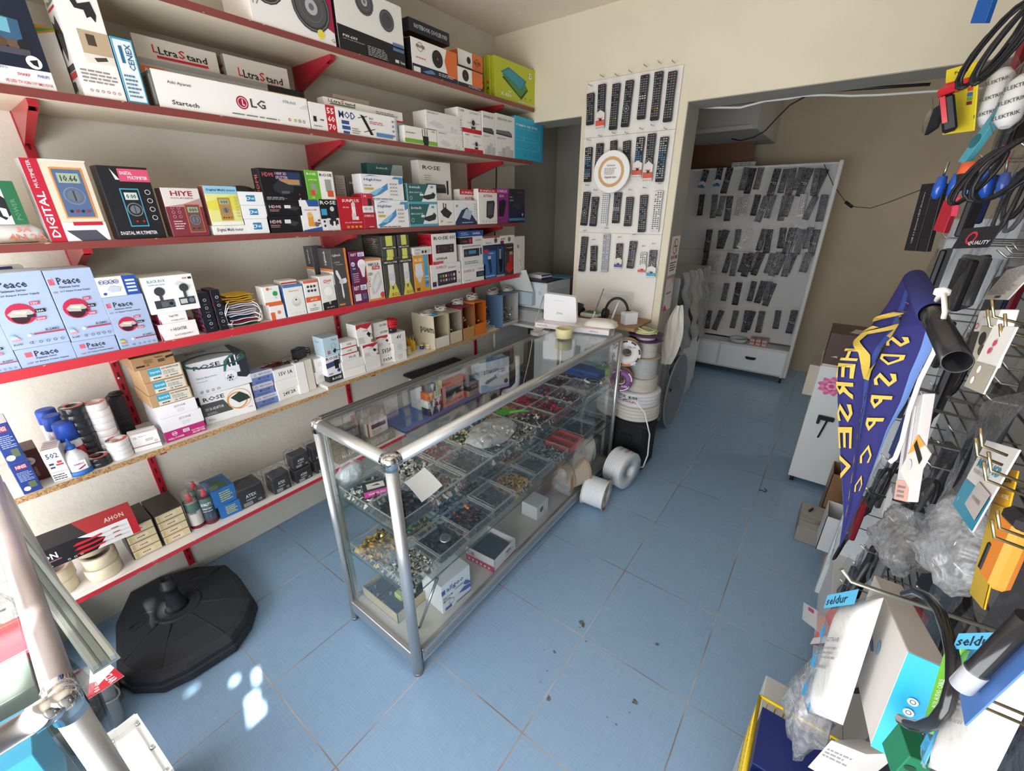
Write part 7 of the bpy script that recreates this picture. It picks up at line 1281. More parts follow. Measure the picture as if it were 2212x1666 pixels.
carton('small white camera box on the counter base under the orange organiser',(-0.975,1.52,-0.975,1.63,ZB_,ZB_+0.085),0.10,'dcdcdc',[Cc(0.4,0.6,0.2,'3a3a40'),L(0.6,0.1,0.9,0.3,2)])
carton('plain brown cardboard box on the counter base beside the beige cable reel',(-1.06,1.68,-1.06,1.86,ZB_,ZB_+0.14),0.14,'8f6a4c',[],sc='86624a')
carton('brown wooden block standing on the counter base at the back',(-1.20,1.42,-1.20,1.47,ZB_,ZB_+0.25),0.05,'5f4436',[])
t = thing('soldering_iron','slim silver soldering iron with cable standing in the counter, tip down','soldering iron',(-1.0,0.72,ZB_))
m = MB(); m.cyl((0.0,0.0,0.012),(0.012,0.10,0.19),0.006,'b8bcc0','metal',12); m.build('handle',t)
m = MB(); m.cyl((0.0,0.0,0.012),(-0.003,-0.012,0.0),0.006,'26262a','plastic',10,r2=0.001); m.build('tip',t)
m = MB(); m.tube([(-0.003,-0.012,0.001),(0.01,-0.05,0.001),(0.045,-0.08,0.001),(0.07,-0.05,0.001),(0.09,-0.06,0.001)],0.0012,'3a3a3c','plastic',5); m.build('cable',t)
# ---------------------------------------------------------------- reels of cable
def reel(lbl,c,ax,r,w,col,flange=None,hub=0.35,turns=14,cr=None,fr=None,group=None,face=None,rcore=None,cat='cable reel'):
 """wound cable between two flanges (or none); ax = axis, c = centre of the near end"""
 c = V3(c); ax = V3(ax).normalized(); t = thing('cable_reel',lbl,cat,tuple(c),group=group)
 m = MB(); cr = cr or w/turns/2; prof = []
 for k in range(turns):
  z0 = (k+0.5)*w/turns
  for a in (-1.2,-0.6,0,0.6,1.2): prof.append((z0+math.sin(a)*w/turns*0.5,r-cr*1.0+math.cos(a)*cr))
 prof = [(0,r*hub)]+prof+[(w,r*hub)]
 m.lathe((0,0,0),ax,prof,col,'plastic',40,closed=True); m.build('wound_cable',t)
 if flange:
  fr = fr or r*1.08
  for s_,k in ((-0.0035,0),(w+0.0005,1)):
   m = MB(); m.lathe(ax*s_,ax,[(0,fr*0.28),(0,fr),(0.003,fr),(0.003,fr*0.28)],flange,'card',40,closed=True)
   if face and k == 0:
    a = ax.orthogonal().normalized() if abs(ax.z) < 0.9 else V3((1,0,0)); a = V3((0,0,1)).cross(ax).normalized() if abs(ax.z) < 0.9 else V3((1,0,0)); b = (-ax).cross(a)
    seg = 40; base = ax*(s_-0.0004)
    for i in range(seg):
     t0,t1 = 2*math.pi*i/seg,2*math.pi*(i+1)/seg
     for (r0,r1,cc) in face:
      cc = cc[i*len(cc) // seg] if isinstance(cc,list) else cc
      m.poly([base+a*(r0*fr*math.cos(t0))+b*(r0*fr*math.sin(t0)),base+a*(r1*fr*math.cos(t0))+b*(r1*fr*math.sin(t0)),base+a*(r1*fr*math.cos(t1))+b*(r1*fr*math.sin(t1)),base+a*(r0*fr*math.cos(t1))+b*(r0*fr*math.sin(t1))][::-1],cc)
   m.build('flange',t)
 return t
a_ = V3((-0.80,0.60,0.0)).normalized()
c_ = V3((-0.7822,2.0008,0.095))
reel('white cable reel with printed card flange standing on the floor before the counter',(-0.775,1.955,0.097),(-1,-0.10,0.04),0.086,0.125,'dfe6ea','cfc9c4',0.35,15,fr=0.095,face=[(0.75,0.97,['c4a8a4','b83a44','d4cec8','d4cec8','c4a8a4','d4cec8','8a8480','d4cec8'])])
reel('beige cable reel with brown flange inside the far end of the counter',(-0.965,1.965,ZB_+0.105),(-0.35,-0.94,0.0),0.095,0.12,'b5aa9a','9a7a5e',0.3,14,fr=0.103)
t = reel('shrink wrapped white cable coil leaning behind the white cable reel',(-0.745,2.22,0.131),(-0.96,0.2,0.0),0.122,0.12,'e2e5e6',None,0.30,9)
m = MB(); m.lathe((0.001,0,0),(-0.96,0.2,0.0),[(-0.003,0.03),(-0.004,0.117),(0.004,0.1235),(0.118,0.1235)],'eef0f0','film',40,cap=False); m.build('shrink_wrap',t)
a_ = V3((-0.96,0.2,0)).normalized()
def wraptext(m,s_,ax,r,along,ang0,size,wid,col):
 a = V3((0,0,1)); a = (a-ax*a.dot(ax)).normalized(); b = ax.cross(a)
 vs,fs,tx,ty,tw,th = text_geo(s_)
 n0 = m.add([ax*(along-(vy-ty)/th*size)+(a*math.cos(ang0+wid*((vx-tx)/tw))+b*math.sin(ang0+wid*((vx-tx)/tw)))*r for vx,vy in vs])
 for f_ in fs: m.face([n0+i for i in f_],col,'card')
m = MB(); wraptext(m,'CCAK',a_,0.1245,0.05,-0.1,0.02,0.45,'b83a44'); wraptext(m,'2CX RG6',a_,0.1245,0.085,-0.1,0.012,0.5,'3a5a9c'); m.build('lettering',t)
t = reel('wrapped beige-white cable coil with red lettering inside the far end of the counter',(-1.03,2.20,ZB_+0.125),(-0.6,-0.8,0.0),0.115,0.10,'cfccc4',None,0.3,8)
m = MB(); wraptext(m,'CCA',V3((-0.6,-0.8,0)).normalized(),0.117,0.06,-0.3,0.02,0.4,'a83a44'); m.build('lettering',t)
# the tower of coils on a black bin, at the foot of the pillar
TX,TY =-0.87,2.545
t = thing('black_bin','black plastic bin carrying the tower of cable coils beside the pillar','bin',(TX+0.005,TY,0))
m = MB(); m.obox((-0.12,-0.12,0.0005),(0.24,0,0),(0,0.24,0),(0,0,0.375),'1e2024','dustyplastic',0.02); m.build('body',t)
m = MB(); m.box(-0.128,0.128,-0.128,0.128,0.340,0.356,'24262a','dustyplastic',0.004); m.box(-0.04,0.04,-0.13,-0.121,0.22,0.27,'15171a','dustyplastic',0.004); m.build('rim',t)
z = 0.377
TW = (('wide flat beige-white cable coil, bottom of the tower',0.155,0.095,'c9c6bd',4,0),('flat white cable coil with printed wrap, second in the tower',0.148,0.095,'dddcdc',4,0),('grey-white wound cable coil, third in the tower',0.108,0.085,'bdb9b0',8,0.01),('tall drum of grey cable, fourth in the tower',0.085,0.13,'aeb0b0',16,0.02),)
for lbl,r_,h_,c_,tn,dx in TW:
 t = reel(lbl,(TX+dx,TY,z),(0,0,1),r_,h_,c_,None,0.3,tn)
 if tn == 4 and r_ < 0.15:
  m = MB(); 
  for k_,(s_,cc,zz) in enumerate((('2CX  RG6','3a4250',0.062),('CCAK','b04048',0.035))):
   vs,fs,tx,ty,tw,th = text_geo(s_); n0 = m.add([((r_+0.002)*math.cos(-2.1+0.9*(vx-tx)/tw),(r_+0.002)*math.sin(-2.1+0.9*(vx-tx)/tw),zz+(vy-ty)/th*0.018) for vx,vy in vs])
   for f_ in fs: m.face([n0+i for i in f_],cc,'card')
  m.lathe((0,0,0.004),(0,0,1),[(0,r_+0.0012),(0.087,r_+0.0012)],'eef0f0','film',40,cap=False); m.build('printed_wrap',t)
 z += h_+0.001
t = reel('drum of grey-white cable with beige flange, fifth in the tower',(TX+0.02,TY,z+0.004),(0,0,1),0.07,0.10,'bcbab8','a89a80',0.3,9,fr=0.098)
z += 0.1085
t = reel('thin coil with purple printed flange near the top of the tower',(TX+0.01,TY,z+0.004),(0,0,1),0.06,0.028,'c8c6c2','5a3a66',0.3,3,fr=0.105)
z += 0.037
coil('pale yellow-green cable coil on top of the tower',(TX+0.012,TY-0.01,z),0.062,0.05,5,0.005,'c9cc9c',0.035,cat='cable',jitter=0.15)
# reels leaning on the front of the tower
def disc_reel(lbl,c,ax,fr,front,ring_cols,txts,w=0.035,cable='d8d8d6'):
 t = thing('cable_reel',lbl,'cable reel',c); ax = V3(ax).normalized()
 m = MB(); m.lathe((0,0,0),ax,[(0,fr*0.38),(0,fr),(0.003,fr),(0.003,fr*0.38)],front,'card',44,closed=True)
 a = V3((0,0,1)).cross(ax).normalized(); a =-a; b = a.cross(-ax)*-1; b = ax.cross(a)
 up = V3((0,0,1))-ax*ax.z; up.normalize(); right = up.cross(-ax)*-1; right = (-up).cross(ax)*-1; right = up.cross(ax)
 right =-right if right.x < 0 else right
 base =-ax*0.0005
 for i in range(44):
  t0,t1 = 2*math.pi*i/44,2*math.pi*(i+1)/44
  for (r0,r1,cc) in ring_cols:
   cc = cc[i*len(cc) // 44] if isinstance(cc,list) else cc
   m.poly([base+right*(r*fr*math.cos(tt))+up*(r*fr*math.sin(tt)) for r,tt in ((r0,t0),(r1,t0),(r1,t1),(r0,t1))],cc)
 for (s_,u,v,wd,hh,cc) in txts:
  vs,fs,tx,ty,tw,th = text_geo(s_); n0 = m.add([base*2+right*(u+(vx-tx)/tw*wd)+up*(v+(vy-ty)/th*hh) for vx,vy in vs])
  for f_ in fs: m.face([n0+i for i in f_],cc,'card')
 m.build('printed_flange',t)
 m = MB(); m.lathe(ax*0.004,ax,[(0,fr*0.35),(0,fr*0.72),(w/2,fr*0.76),(w,fr*0.72),(w,fr*0.35)],cable,'plastic',36,closed=True); m.build('wound_cable',t)
 m = MB(); m.lathe(ax*(w+0.005),ax,[(0,fr*0.3),(0,fr),(0.003,fr),(0.003,fr*0.3)],'b49a78','card',44,closed=True); m.build('card_flange',t)
 return t
disc_reel('white and orange printed cable reel lettered ZIBOX hanging at the counter corner',(-0.9065,2.375,0.8349),(-0.30,0.95,0.05),0.085,'dcdad8',[(0.84,0.97,['3a3a3e','d8d6d4','3a3a3e','d8d6d4','3a3a3e','d8d6d4','3a3a3e','d8d6d4','3a3a3e','d8d6d4','3a3a3e','d8703a','d8703a','d8d6d4','3a3a3e','d8d6d4'])],[('ZIBOX',0.0,0.035,0.05,0.014,'6a6a6c'),('XDG',-0.055,0.030,0.03,0.014,'b08a80'),('RG6',0.03,-0.075,0.03,0.012,'f0e0d8')],0.05)
disc_reel('purple printed cable reel below the white and orange one',(-0.9218,2.36,0.6582),(-0.30,0.95,0.0),0.075,'6a3c70',[(0.5,0.78,['8a5a90','6a3c70','b07a60','7a4a80']),(0.84,0.96,['d8c8dc','6a3c70','d8c8dc','6a3c70','d8c8dc','6a3c70','d8c8dc','6a3c70'])],[('KABLO',0.01,-0.045,0.05,0.014,'e8dcec')],0.04)
m = MB(); m.tube([(-0.90,2.38,0.52),(-0.80,2.33,0.56),(-0.735,2.33,0.50),(-0.69,2.34,0.36),(-0.69,2.36,0.20),(-0.72,2.40,0.08),(-0.76,2.405,0.05)],0.0045,'dfe2e4','plastic',8)
origin(m.build('loose_cable',label='loose white cable arching down in front of the black bin',cat='cable'),(-0.7,2.35,0.05))
# grey satellite dish behind the tower
t = thing('satellite_dish','grey oval satellite dish standing on edge behind the cable tower','satellite dish',(-0.80,3.25,0.0))
m = MB(); ax = V3((-1,0.02,0.0)).normalized(); up = V3((0,0,1)); sd = ax.cross(up)
for s_,col in ((0.0,'777c82'),(0.006,'8a8f94')):
 m.sheet(lambda u,v: ax*(s_+0.03*(1-v*v))+sd*(0.25*v*math.cos(2*math.pi*u))+up*(0.305+0.30*v*math.sin(2*math.pi*u)),40,8,col,'paintmetal')
m.build('reflector',t)
m = MB(); m.tube([sd*(0.252*math.cos(a))+up*(0.3065+0.302*math.sin(a))+ax*0.003 for a in [k*2*math.pi/40 for k in range(41)]],0.006,'9a9ea2','paintmetal',6); m.build('rim',t)
# ---------------------------------------------------------------- on top of the far end of the counter
ZT = CH-0.002+0.0035
t0 = MB(); t0.obox((-1.40,2.105,0.9795),(0.445,0.09,0),(-0.045,0.215,0),(0,0,0.032),'e7e3e3','card',0.001)
t0.art((-1.40,2.105,0.9795),(0.445,0.09,0),(0,0,0.032),[T('PLATOON',0.03,0.35,0.17,0.35,'a8606a'),T('ADSL2',0.75,0.3,0.86,0.3,'8a8488'),Rr(0,0.9,1,1,'d8b8b4')])
origin(t0.build('router_carton',label='flat white router carton lying across the far end of the glass counter',cat='box'),(-1.2,2.25,0.9795))
ZC_ = 1.0125
t = thing('router','upright white square router lettered ZYXEL standing on the flat carton','router',(-1.285,2.20,ZC_),rz=0.2)
m = MB()
pr = [(-0.105,0.012),(-0.095,0.0),(0.10,0.0),(0.108,0.012),(0.100,0.150),(0.090,0.160),(-0.088,0.168),(-0.097,0.158)]
m.prism(pr,(0,0,0),(1,0,0),(0,-0.10,0.995),(0,0.03,0.004),'e9e9ec','plastic')
m.art(V3((-0.1,-0.0006,0)),(0.2,0,0),V3((0,-0.10,0.995))*0.16,[T('ZYXEL',0.40,0.30,0.60,0.06,'8a8a90'),L(0.30,0.80,0.75,0.84,1,'c8c8cc')]); m.build('case',t)
t = thing('router','flat white modem router with vents on the right of the carton','router',(-1.045,2.275,ZC_),rz=0.2)
m = MB()
m.sheet(lambda u,v: V3((0.098*v*math.cos(2*math.pi*u)/((abs(math.cos(2*math.pi*u)) ** 4+abs(math.sin(2*math.pi*u)) ** 4) ** 0.25),0.068*v*math.sin(2*math.pi*u)/((abs(math.cos(2*math.pi*u)) ** 4+abs(math.sin(2*math.pi*u)) ** 4) ** 0.25),0.034*(1-v ** 5))),40,10,'e8e4df','plastic')
for k in range(7):
 for j in range(2): m.cyl((-0.05+0.016*k,-0.01+0.03*j,0.0335),(-0.05+0.016*k+0.008,0.008+0.03*j,0.0335),0.0016,'b8b2ac','plastic',6)
m.build('case',t)
for k,(x,tl,c_) in enumerate(((-0.07,-0.02,'c8c8c8'),(0.045,0.0,'cfcfd0'))):
 m = MB(); m.cyl((x,0.07,0.015),(x+0.01,0.078,0.06),0.006,'b8b8b8','plastic',10); m.cyl((x+0.01,0.078,0.06),(x+0.03-2*tl*(k == 0)*0.5,0.085,0.20 if k == 0 else 0.13),0.0055,'6a6a6c' if k == 0 else c_,'plastic',10,r2=0.003); m.build('antenna',t)
tape_roll((-1.148,2.02,0.9795),0.048,0.052,'e2d9a4','d9d09c','cream masking tape roll standing on the glass top by the routers',None,'masking_tape',ri=0.80,mat='card')
m = MB(); m.lathe((-1.30,1.985,0.9795),(0,0,1),[(0,0.01),(0.0,0.045),(0.016,0.045),(0.020,0.03)],'e4dcd4','bag',24); m.lathe((-1.27,2.0,0.980),(0.1,0,1),[(0,0.03),(0.014,0.03)],'d8c890','clear',20)
origin(m.build('bagged_tape',label='flat bag with tape rolls beside the cream masking tape',cat='tape'),(-1.30,1.985,0.9795))
# clutter behind the routers, on a wooden ledge at the pillar
m = MB(); m.box(-1.46,-0.90,2.44,2.735,0.955,0.975,'9a7452','board',0.001); m.box(-1.46,-1.44,2.45,2.73,0.0,0.955,'c9cccb','board'); m.box(-1.05,-1.03,2.45,2.73,0.0,0.955,'d8dbda','board'); m.box(-1.44,-1.05,2.69,2.71,0.10,0.955,'b8c4c8','board')
for z_ in (0.30,0.60): m.box(-1.44,-1.05,2.46,2.69,z_,z_+0.012,'c0c8c8','board')
origin(m.build('side_cabinet',label='pale side cabinet with wooden top standing against the pillar',cat='cabinet'),(-1.2,2.6,0))
ZL = 0.9755
t = thing('storage_box','clear acrylic storage box standing against the white panel','box',(-1.12,2.66,ZL+0.0))
m = MB(); m.box(-0.09,0.09,-0.04,0.04,0.12,0.16,'e4e8ea','clear'); m.box(-0.09,0.09,0.038,0.04,0,0.12,'e4e8ea','clear'); m.box(-0.08,0.06,-0.03,0.03,0.0,0.03,'d0d4d8','clear'); m.build('body',t)
t = thing('headset','black headset standing on the ledge behind the modem router','headset',(-1.07,2.55,ZL))
m = MB(); m.tube([(0.07*math.cos(a),0.02*math.cos(a),0.05+0.10*math.sin(a)) for a in [k*0.2 for k in range(17)]],0.008,'1c1c20','plastic',8); m.build('headband',t)
for s_ in (-1,1):
 m = MB(); m.lathe((0.072*s_,0.02*s_,0.045),(s_,0,0),[(-0.02,0.03),(-0.012,0.036),(0.01,0.034),(0.016,0.02)],'24242a','plastic',20); m.build('ear_cup',t)
t = thing('game_controller','white and green handheld gadget lying on the ledge by the acrylic box','gadget',(-1.25,2.56,ZL))
m = MB(); m.box(-0.07,0.07,-0.04,0.04,0.0,0.03,'d4d6d2','plastic',0.01); m.build('body',t)
m = MB(); m.box(-0.055,0.055,-0.03,0.03,0.0305,0.036,'4a9a48','plastic',0.004); m.box(-0.03,0.03,-0.02,0.02,0.0365,0.040,'2a2c2a','plastic'); m.build('cover',t)
carton('small white square box on the ledge behind the modem router',(-0.98,2.49,-0.93,2.56,ZL,ZL+0.075),0.06,'e4e5e8',[],sc='dfe1e4')
blob('tangle of black leads on the ledge behind the square router','cable_bundle','cable',(-1.36,2.56,ZL),0.05,0.05,0.04,'26222a','plastic',0.16,7)
coil('black cable coil on the ledge beside the tangle of leads',(-1.17,2.50,ZL),0.035,0.03,5,0.003,'1e1e22',0.02)
# ---------------------------------------------------------------- desk and printers behind the counter
m = MB(); m.box(-2.16,-1.56,2.62,3.10,0.80,0.82,'c6c3be','board'); m.box(-2.16,-2.14,2.62,3.10,0,0.80,'c6c9c8','board'); m.box(-1.76,-1.56,2.64,3.10,0,0.80,'c4cacb','board')
origin(m.build('printer_desk',label='pale grey desk carrying the printers in the side doorway',cat='desk'),(-1.86,2.86,0))
def printer(lbl,x0,x1,y0,y1,z0,h,body,lid=True,top='3a3a3e'):
 t = thing('printer',lbl,'printer',((x0+x1)/2,(y0+y1)/2,z0)); a,b = (x1-x0)/2,(y1-y0)/2
 m = MB(); m.box(-a,a,-b,b,0.0,h,body,'plastic',0.008); m.box(-a+0.01,a-0.01,-b+0.01,b-0.01,h+0.0005,h+0.014,top,'plastic',0.003); m.build('body',t)
 m = MB(); m.obox((a+0.0005,-b+0.04,h*0.25),(0.003,0,0),(0,2*b-0.1,0),(0,0,h*0.45),'b4c4ce','plastic'); m.build('side_panel',t)
 if lid:
  m = MB(); m.prism([(-a*0.9,0),(a*0.55,0),(a*0.35,h*0.85),(-a*0.95,h*0.62)],(0,-b-0.03,h*0.66),(1,0,0),(0,-0.25,0.97),(0,0.004,0),'cdd2ce','plastic')
  m.build('paper_flap',t)
  m = MB(); m.box(-a*0.95,a*0.55,-b-0.05,-b-0.001,h*0.15,h*0.64,'a9bac6','plastic',0.004); m.build('paper_tray',t)
  m = MB(); m.lathe((a*0.72,-b-0.001,h*0.62),(0,-1,0),[(0,0.012),(0.008,0.009)],'c8c8c8','plastic',12); m.build('socket',t)
 return t
printer('dark older printer under the white one in the side doorway',-2.13,-1.72,2.68,3.06,0.8205,0.10,'a5a8a8',False,'8a8c8c')
printer('large white printer with raised paper flap and dark top in the side doorway',-2.13,-1.70,2.70,3.06,0.9360,0.20,'cdd5dc')
carton('small blue and white ink box lying on top of the white printer',(-1.80,2.78,-1.78,2.90,1.1506,1.18),0.14,'3a4a78',[Rr(0,0.3,1,0.6,'d8dce4')],[Rr(0,0.3,1,0.9,'e0e2e6')],sc='d8dade')
m = MB(); m.box(-1.82,-1.66,2.91,3.04,1.1506,1.155,'4a8cae','card'); origin(m.build('folder',label='blue paper folder lying on top of the white printer',cat='folder'),(-1.74,2.97,1.1506))
t = thing('computer_tower','black computer with coloured light strip behind the counter','computer',(-1.93,2.55,0.0)); m = MB(); m.box(-0.17,0.12,-0.08,0.055,0.0005,0.44,'1d1e22','plastic',0.004); m.build('case',t)
m = MB(); m.lathe((0.1205,-0.01,0.30),(1,0,0),[(0,0.05),(0.003,0.05),(0.004,0.03)],'35373c','plastic',20); m.build('fan',t)
m = MB()
for k,c_ in enumerate(('3a4ad8','3ac8d8','3ad84a','d8c83a','d8603a','d83a5a')): m.box(0.121,0.124,0.03,0.036,0.16+0.03*k,0.185+0.03*k,c_,'plastic')
m.build('light_strip',t)
m = MB(); m.tube([(-1.72,2.36,0.66),(-1.715,2.36,0.50),(-1.72,2.36,0.44),(-1.77,2.36,0.38),(-1.85,2.36,0.34)],0.018,'c9cdcf','plastic',14)
m.tube([(-1.85,2.36,0.34),(-1.86,2.36,0.02)],0.018,'c9cdcf','plastic',14); origin(m.build('drain_pipe',label='bent white plastic pipe standing behind the counter beside the blue shelf',cat='pipe'),(-1.86,2.36,0.02))
m = MB(); m.tube([(-1.70,2.66,1.05),(-1.66,2.5,0.9),(-1.68,2.45,0.6),(-1.72,2.44,0.42),(-1.78,2.42,0.2)],0.003,'cfcfcd','plastic',6); origin(m.build('power_cable',label='thin pale cable hanging from the white printer',cat='cable'),(-1.7,2.5,0.2))
m = MB(); m.tube([(-2.19,2.735,2.05),(-2.185,2.72,1.8),(-2.19,2.70,1.5),(-2.18,2.69,1.25)],0.004,'18181a','plastic',6); origin(m.build('power_cable',label='black cable running down the corner behind the shelf ends',cat='cable'),(-2.19,2.7,1.25))

# ---------------------------------------------------------------- white panel of remote controls on the pillar
PY = YB-0.018
pn = thing('hook_board','tall white hook panel hung with remote controls, on the pillar','display panel',(-1.19,YB,0.9))
m = MB(); m.box(-0.285,0.285,-0.014,-0.001,0.03,1.46,'e3e0d8','board',0.001); m.box(-0.285,0.285,-0.0150,-0.0142,1.16,1.163,'b8a8a0','matte'); m.box(-0.285,0.285,-0.0150,-0.0142,0.60,0.603,'b8b0a8','matte'); m.build('board',pn)
def keys(m,w,h,y,st):
 """buttons over a remote face centred on x=0, from z=0 down to -h"""
 base = {'l': ('cfcfcb','a8b4b8')}.get(st,('c8c8c8','77797d'))
 rows = max(8,int(h/0.0125)); cols = 3
 for r_ in range(rows):
  z =-0.012-r_*(h-0.02)/rows
  if st == 'r' and 0.55 < r_/rows < 0.72:
   if abs(r_/rows-0.62) < 0.5/rows: m.art((-w*0.36,y,z-w*0.3),(w*0.72,0,0),(0,0,w*0.72),[Rg(0.5,0.5,0.5,'9a9c9e',0.1),Cc(0.5,0.5,0.18,'9a9c9e')])
   continue
  for c_ in range(cols):
   if R.random() < 0.12: continue
   x = (-0.30+0.30*c_)*w; col = base[1] if st != 'w' else ('3a3a3c','55585c')[r_ % 2]
   if r_ == rows-4 and st in 'kc': col = ('c03038','3a9a50','d0b040')[c_]
   if r_ == 0 and c_ == 0: col = 'b03038'
   if st == 'l' and 5 < r_ < 12: col = '4a86b8'
   if st == 'n' and r_ in (rows // 2,rows // 2+1): col = 'd8d0d0'
   bw = w*0.10; m.poly([(x-bw,y,z),(x+bw,y,z),(x+bw,y,z+0.0058),(x-bw,y,z+0.0058)],col,'plastic')
def remote_parts(t,w,h,st,bag,card,hook=True,tilt=0.0,py=0.0):
 col = {'w': 'd9d7d2','s': 'b4b6ba','b': 'e0e2de'}.get(st,'1d1c1f')
 m = MB(); q = Matrix.Rotation(tilt,3,'Y')
 pr = [(-w/2+.003,0),(-w/2,-.003),(-w*.46,-h*.5),(-w/2,-h+.004),(-w/2+.004,-h),(w/2-.004,-h),(w/2,-h+.004),(w*.46,-h*.5),(w/2,-.003),(w/2-.003,0)]
 m.prism(pr[::-1],(0,0.010,-0.04),(1,0,0),(0,0,1),(0,-0.016,0),col,'plastic')
 k0 = len(m.v); keys(m,w,h,-0.0065,st)
 m.v = m.v[:k0]+[(x,y_,z-0.04) for x,y_,z in m.v[k0:]]
 m.v = [tuple(q @ V3(p)) for p in m.v]; m.build('body',t)
 if card:
  m = MB(); m.prism([(-w*.62,-h-.055),(w*.62,-h-.055),(w*.62,-h*.68-.04),(0,-h*.60-.04),(-w*.62,-h*.68-.04)],(0,-0.0075,0),(1,0,0),(0,0,1),(0,-0.0008,0),'e2dcd6')
  m.art((-w*.62,-0.0085,-h-.055),(w*1.24,0,0),(0,0,h*.4),[Rr(0,0.22,1,0.56,card),T('REMOTE',0.2,0.62,0.8,0.1,card),Rr(0.4,0.5,0.7,0.66,'2a2a2c')]+icons(0.15,0.1,0.85,4,0.05)); m.v = [tuple(q @ V3(p)) for p in m.v]; m.build('insert_card',t)
 if bag:
  m = MB(); ph = R.uniform(0,6); a = w*0.5+0.008
  m.sheet(lambda u,v: q @ V3(((2*u-1)*a*(1-0.25*(v > .93)),-0.009-0.003*math.sin(math.pi*u)-0.002*math.sin(11*u+ph+9*v),0.004-(h+0.055)*(1-v))),5,9,bag,'film'); m.build('bag',t)
 if hook:
  m = MB(); m.tube([(0,0.016,0),(0,-0.030,0.0),(0,-0.034,0.006)],0.0022,'b8b8b4','metal',6); m.build('hook',t)
def remote(lbl,p,w,h,st='k',bag='f0eee8',card=None,tilt=0.0,group=None,cat='remote control',**kw):
 t = thing('remote_control',lbl,cat,p,group=group); remote_parts(t,w,h,st,bag,card,tilt=tilt,**kw); return t
RW4 = ('top row','second row','third row','bottom row')
# per row: hook position (u,v), bottom (u,v), half-look, card, words
PR = [
 [(295,315,295,525,'k',None,'short black one with a white sticker, leftmost'),(372,255,365,555,'k','d8604c','slim black one with red and white card, second from left'),(470,250,440,558,'k',None,'long black one with coloured keys, third from left'),(560,228,515,540,'r',None,'long black one with round key ring, in the middle'),(660,192,630,488,'n',None,'black one with white key block, third from right'),(753,170,720,495,'k',None,'broad black one with a sticker, second from right'),(845,168,805,505,'k',None,'longest black one, rightmost')],
 [(285,675,275,905,'l',None,'black one with blue keys on a navy card, leftmost'),(360,648,340,850,'k',None,'black one half hidden at the left of the plaque'),(450,630,445,800,'k',None,'black one hanging above and behind the round plaque'),(535,632,545,855,'c',None,'plain black one right of the round plaque'),(632,605,600,880,'l','d05a44','black one with blue keys and red card, third from right'),(705,583,675,905,'r','d05a44','long black one with red card, second from right'),(790,605,752,905,'l',None,'black one with blue keys, rightmost')],
 [(275,972,240,1195,'r',None,'black one with round white ring, leftmost'),(330,1005,305,1200,'k',None,'black one with yellow keys, second from left'),(400,985,380,1200,'b',None,'white one in a green edged bag'),(480,975,460,1180,'n',None,'black one with white keys, in the middle'),(560,1005,540,1200,'k',None,'black one with coloured keys, third from right'),(652,992,640,1240,'k',None,'long black one, second from right'),(752,965,725,1240,'w',None,'white and silver one, rightmost')],
 [(260,1270,228,1500,'k',None,'black one with squared end, leftmost'),(318,1330,318,1500,'c',None,'small curved black one in a tall bag'),(405,1255,388,1505,'s',None,'silver one with round key, third from left'),(490,1315,480,1485,'c','4a5a9a','short oval black one with blue card'),(585,1300,553,1480,'k',None,'black one with white keys, third from right'),(648,1375,640,1515,'w','d05a44','small white one with red card, second from right'),(715,1360,700,1545,'r','3a9ac0','black one on a blue topped card, rightmost')]]
for ri,row in enumerate([[((-1.4404,2.72,2.2946),(-1.4275,2.72,2.1287)),((-1.3673,2.72,2.3301),(-1.3538,2.72,2.0979)),((-1.2732,2.72,2.3208),(-1.2788,2.72,2.0887)),((-1.1914,2.72,2.3252),(-1.2078,2.72,2.0961)),((-1.1052,2.72,2.3381),(-1.1055,2.72,2.1254)),((-1.0272,2.72,2.3416),(-1.0247,2.72,2.1121)),((-0.951,2.72,2.3315),(-0.9503,2.72,2.0973))],[((-1.4285,2.72,2.0064),(-1.4242,2.72,1.8097)),((-1.3523,2.72,2.023),(-1.3586,2.72,1.8549)),((-1.2634,2.72,2.0305),(-1.2547,2.72,1.8921)),((-1.181,2.72,2.0224),(-1.1517,2.72,1.842)),((-1.0929,2.72,2.0361),(-1.0968,2.72,1.8193)),((-1.0293,2.72,2.0473),(-1.0243,2.72,1.7964)),((-0.9528,2.72,2.0244),(-0.9545,2.72,1.7941))],[((-1.4197,2.72,1.7502),(-1.4437,2.72,1.545)),((-1.3579,2.72,1.7197),(-1.3706,2.72,1.5418)),((-1.2857,2.72,1.7361),(-1.2892,2.72,1.5434)),((-1.2049,2.72,1.7431),(-1.2071,2.72,1.5631)),((-1.1232,2.72,1.7161),(-1.1242,2.72,1.5467)),((-1.0367,2.72,1.7255),(-1.0222,2.72,1.5137)),((-0.948,2.72,1.7458),(-0.9421,2.72,1.5159))],[((-1.4159,2.72,1.4741),(-1.4367,2.72,1.2443)),((-1.3464,2.72,1.419),(-1.3329,2.72,1.2524)),((-1.258,2.72,1.4933),(-1.2545,2.72,1.2536)),((-1.1637,2.72,1.4411),(-1.1577,2.72,1.2807)),((-1.0695,2.72,1.4586),(-1.0828,2.72,1.2911)),((-0.9999,2.72,1.3939),(-0.992,2.72,1.2651)),((-0.9377,2.72,1.4107),(-0.9303,2.72,1.2422))]]):
 for (a,b),e in zip(row,PR[ri]):
  h = a[2]-b[2]; tl = math.atan2(b[0]-a[0],-h) if False else -math.atan2(a[0]-b[0],h); st,card,wd = e[4:7]
  if card: h -= 0.015
  remote('pillar remote control, %s: %s' % (RW4[ri],wd),(a[0],2.718,a[2]+0.04),0.046 if h > 0.15 else 0.042,max(h,0.11),st,'5fc46a' if st == 'b' else 'f0eee8',card,tilt=-tl*0.5)
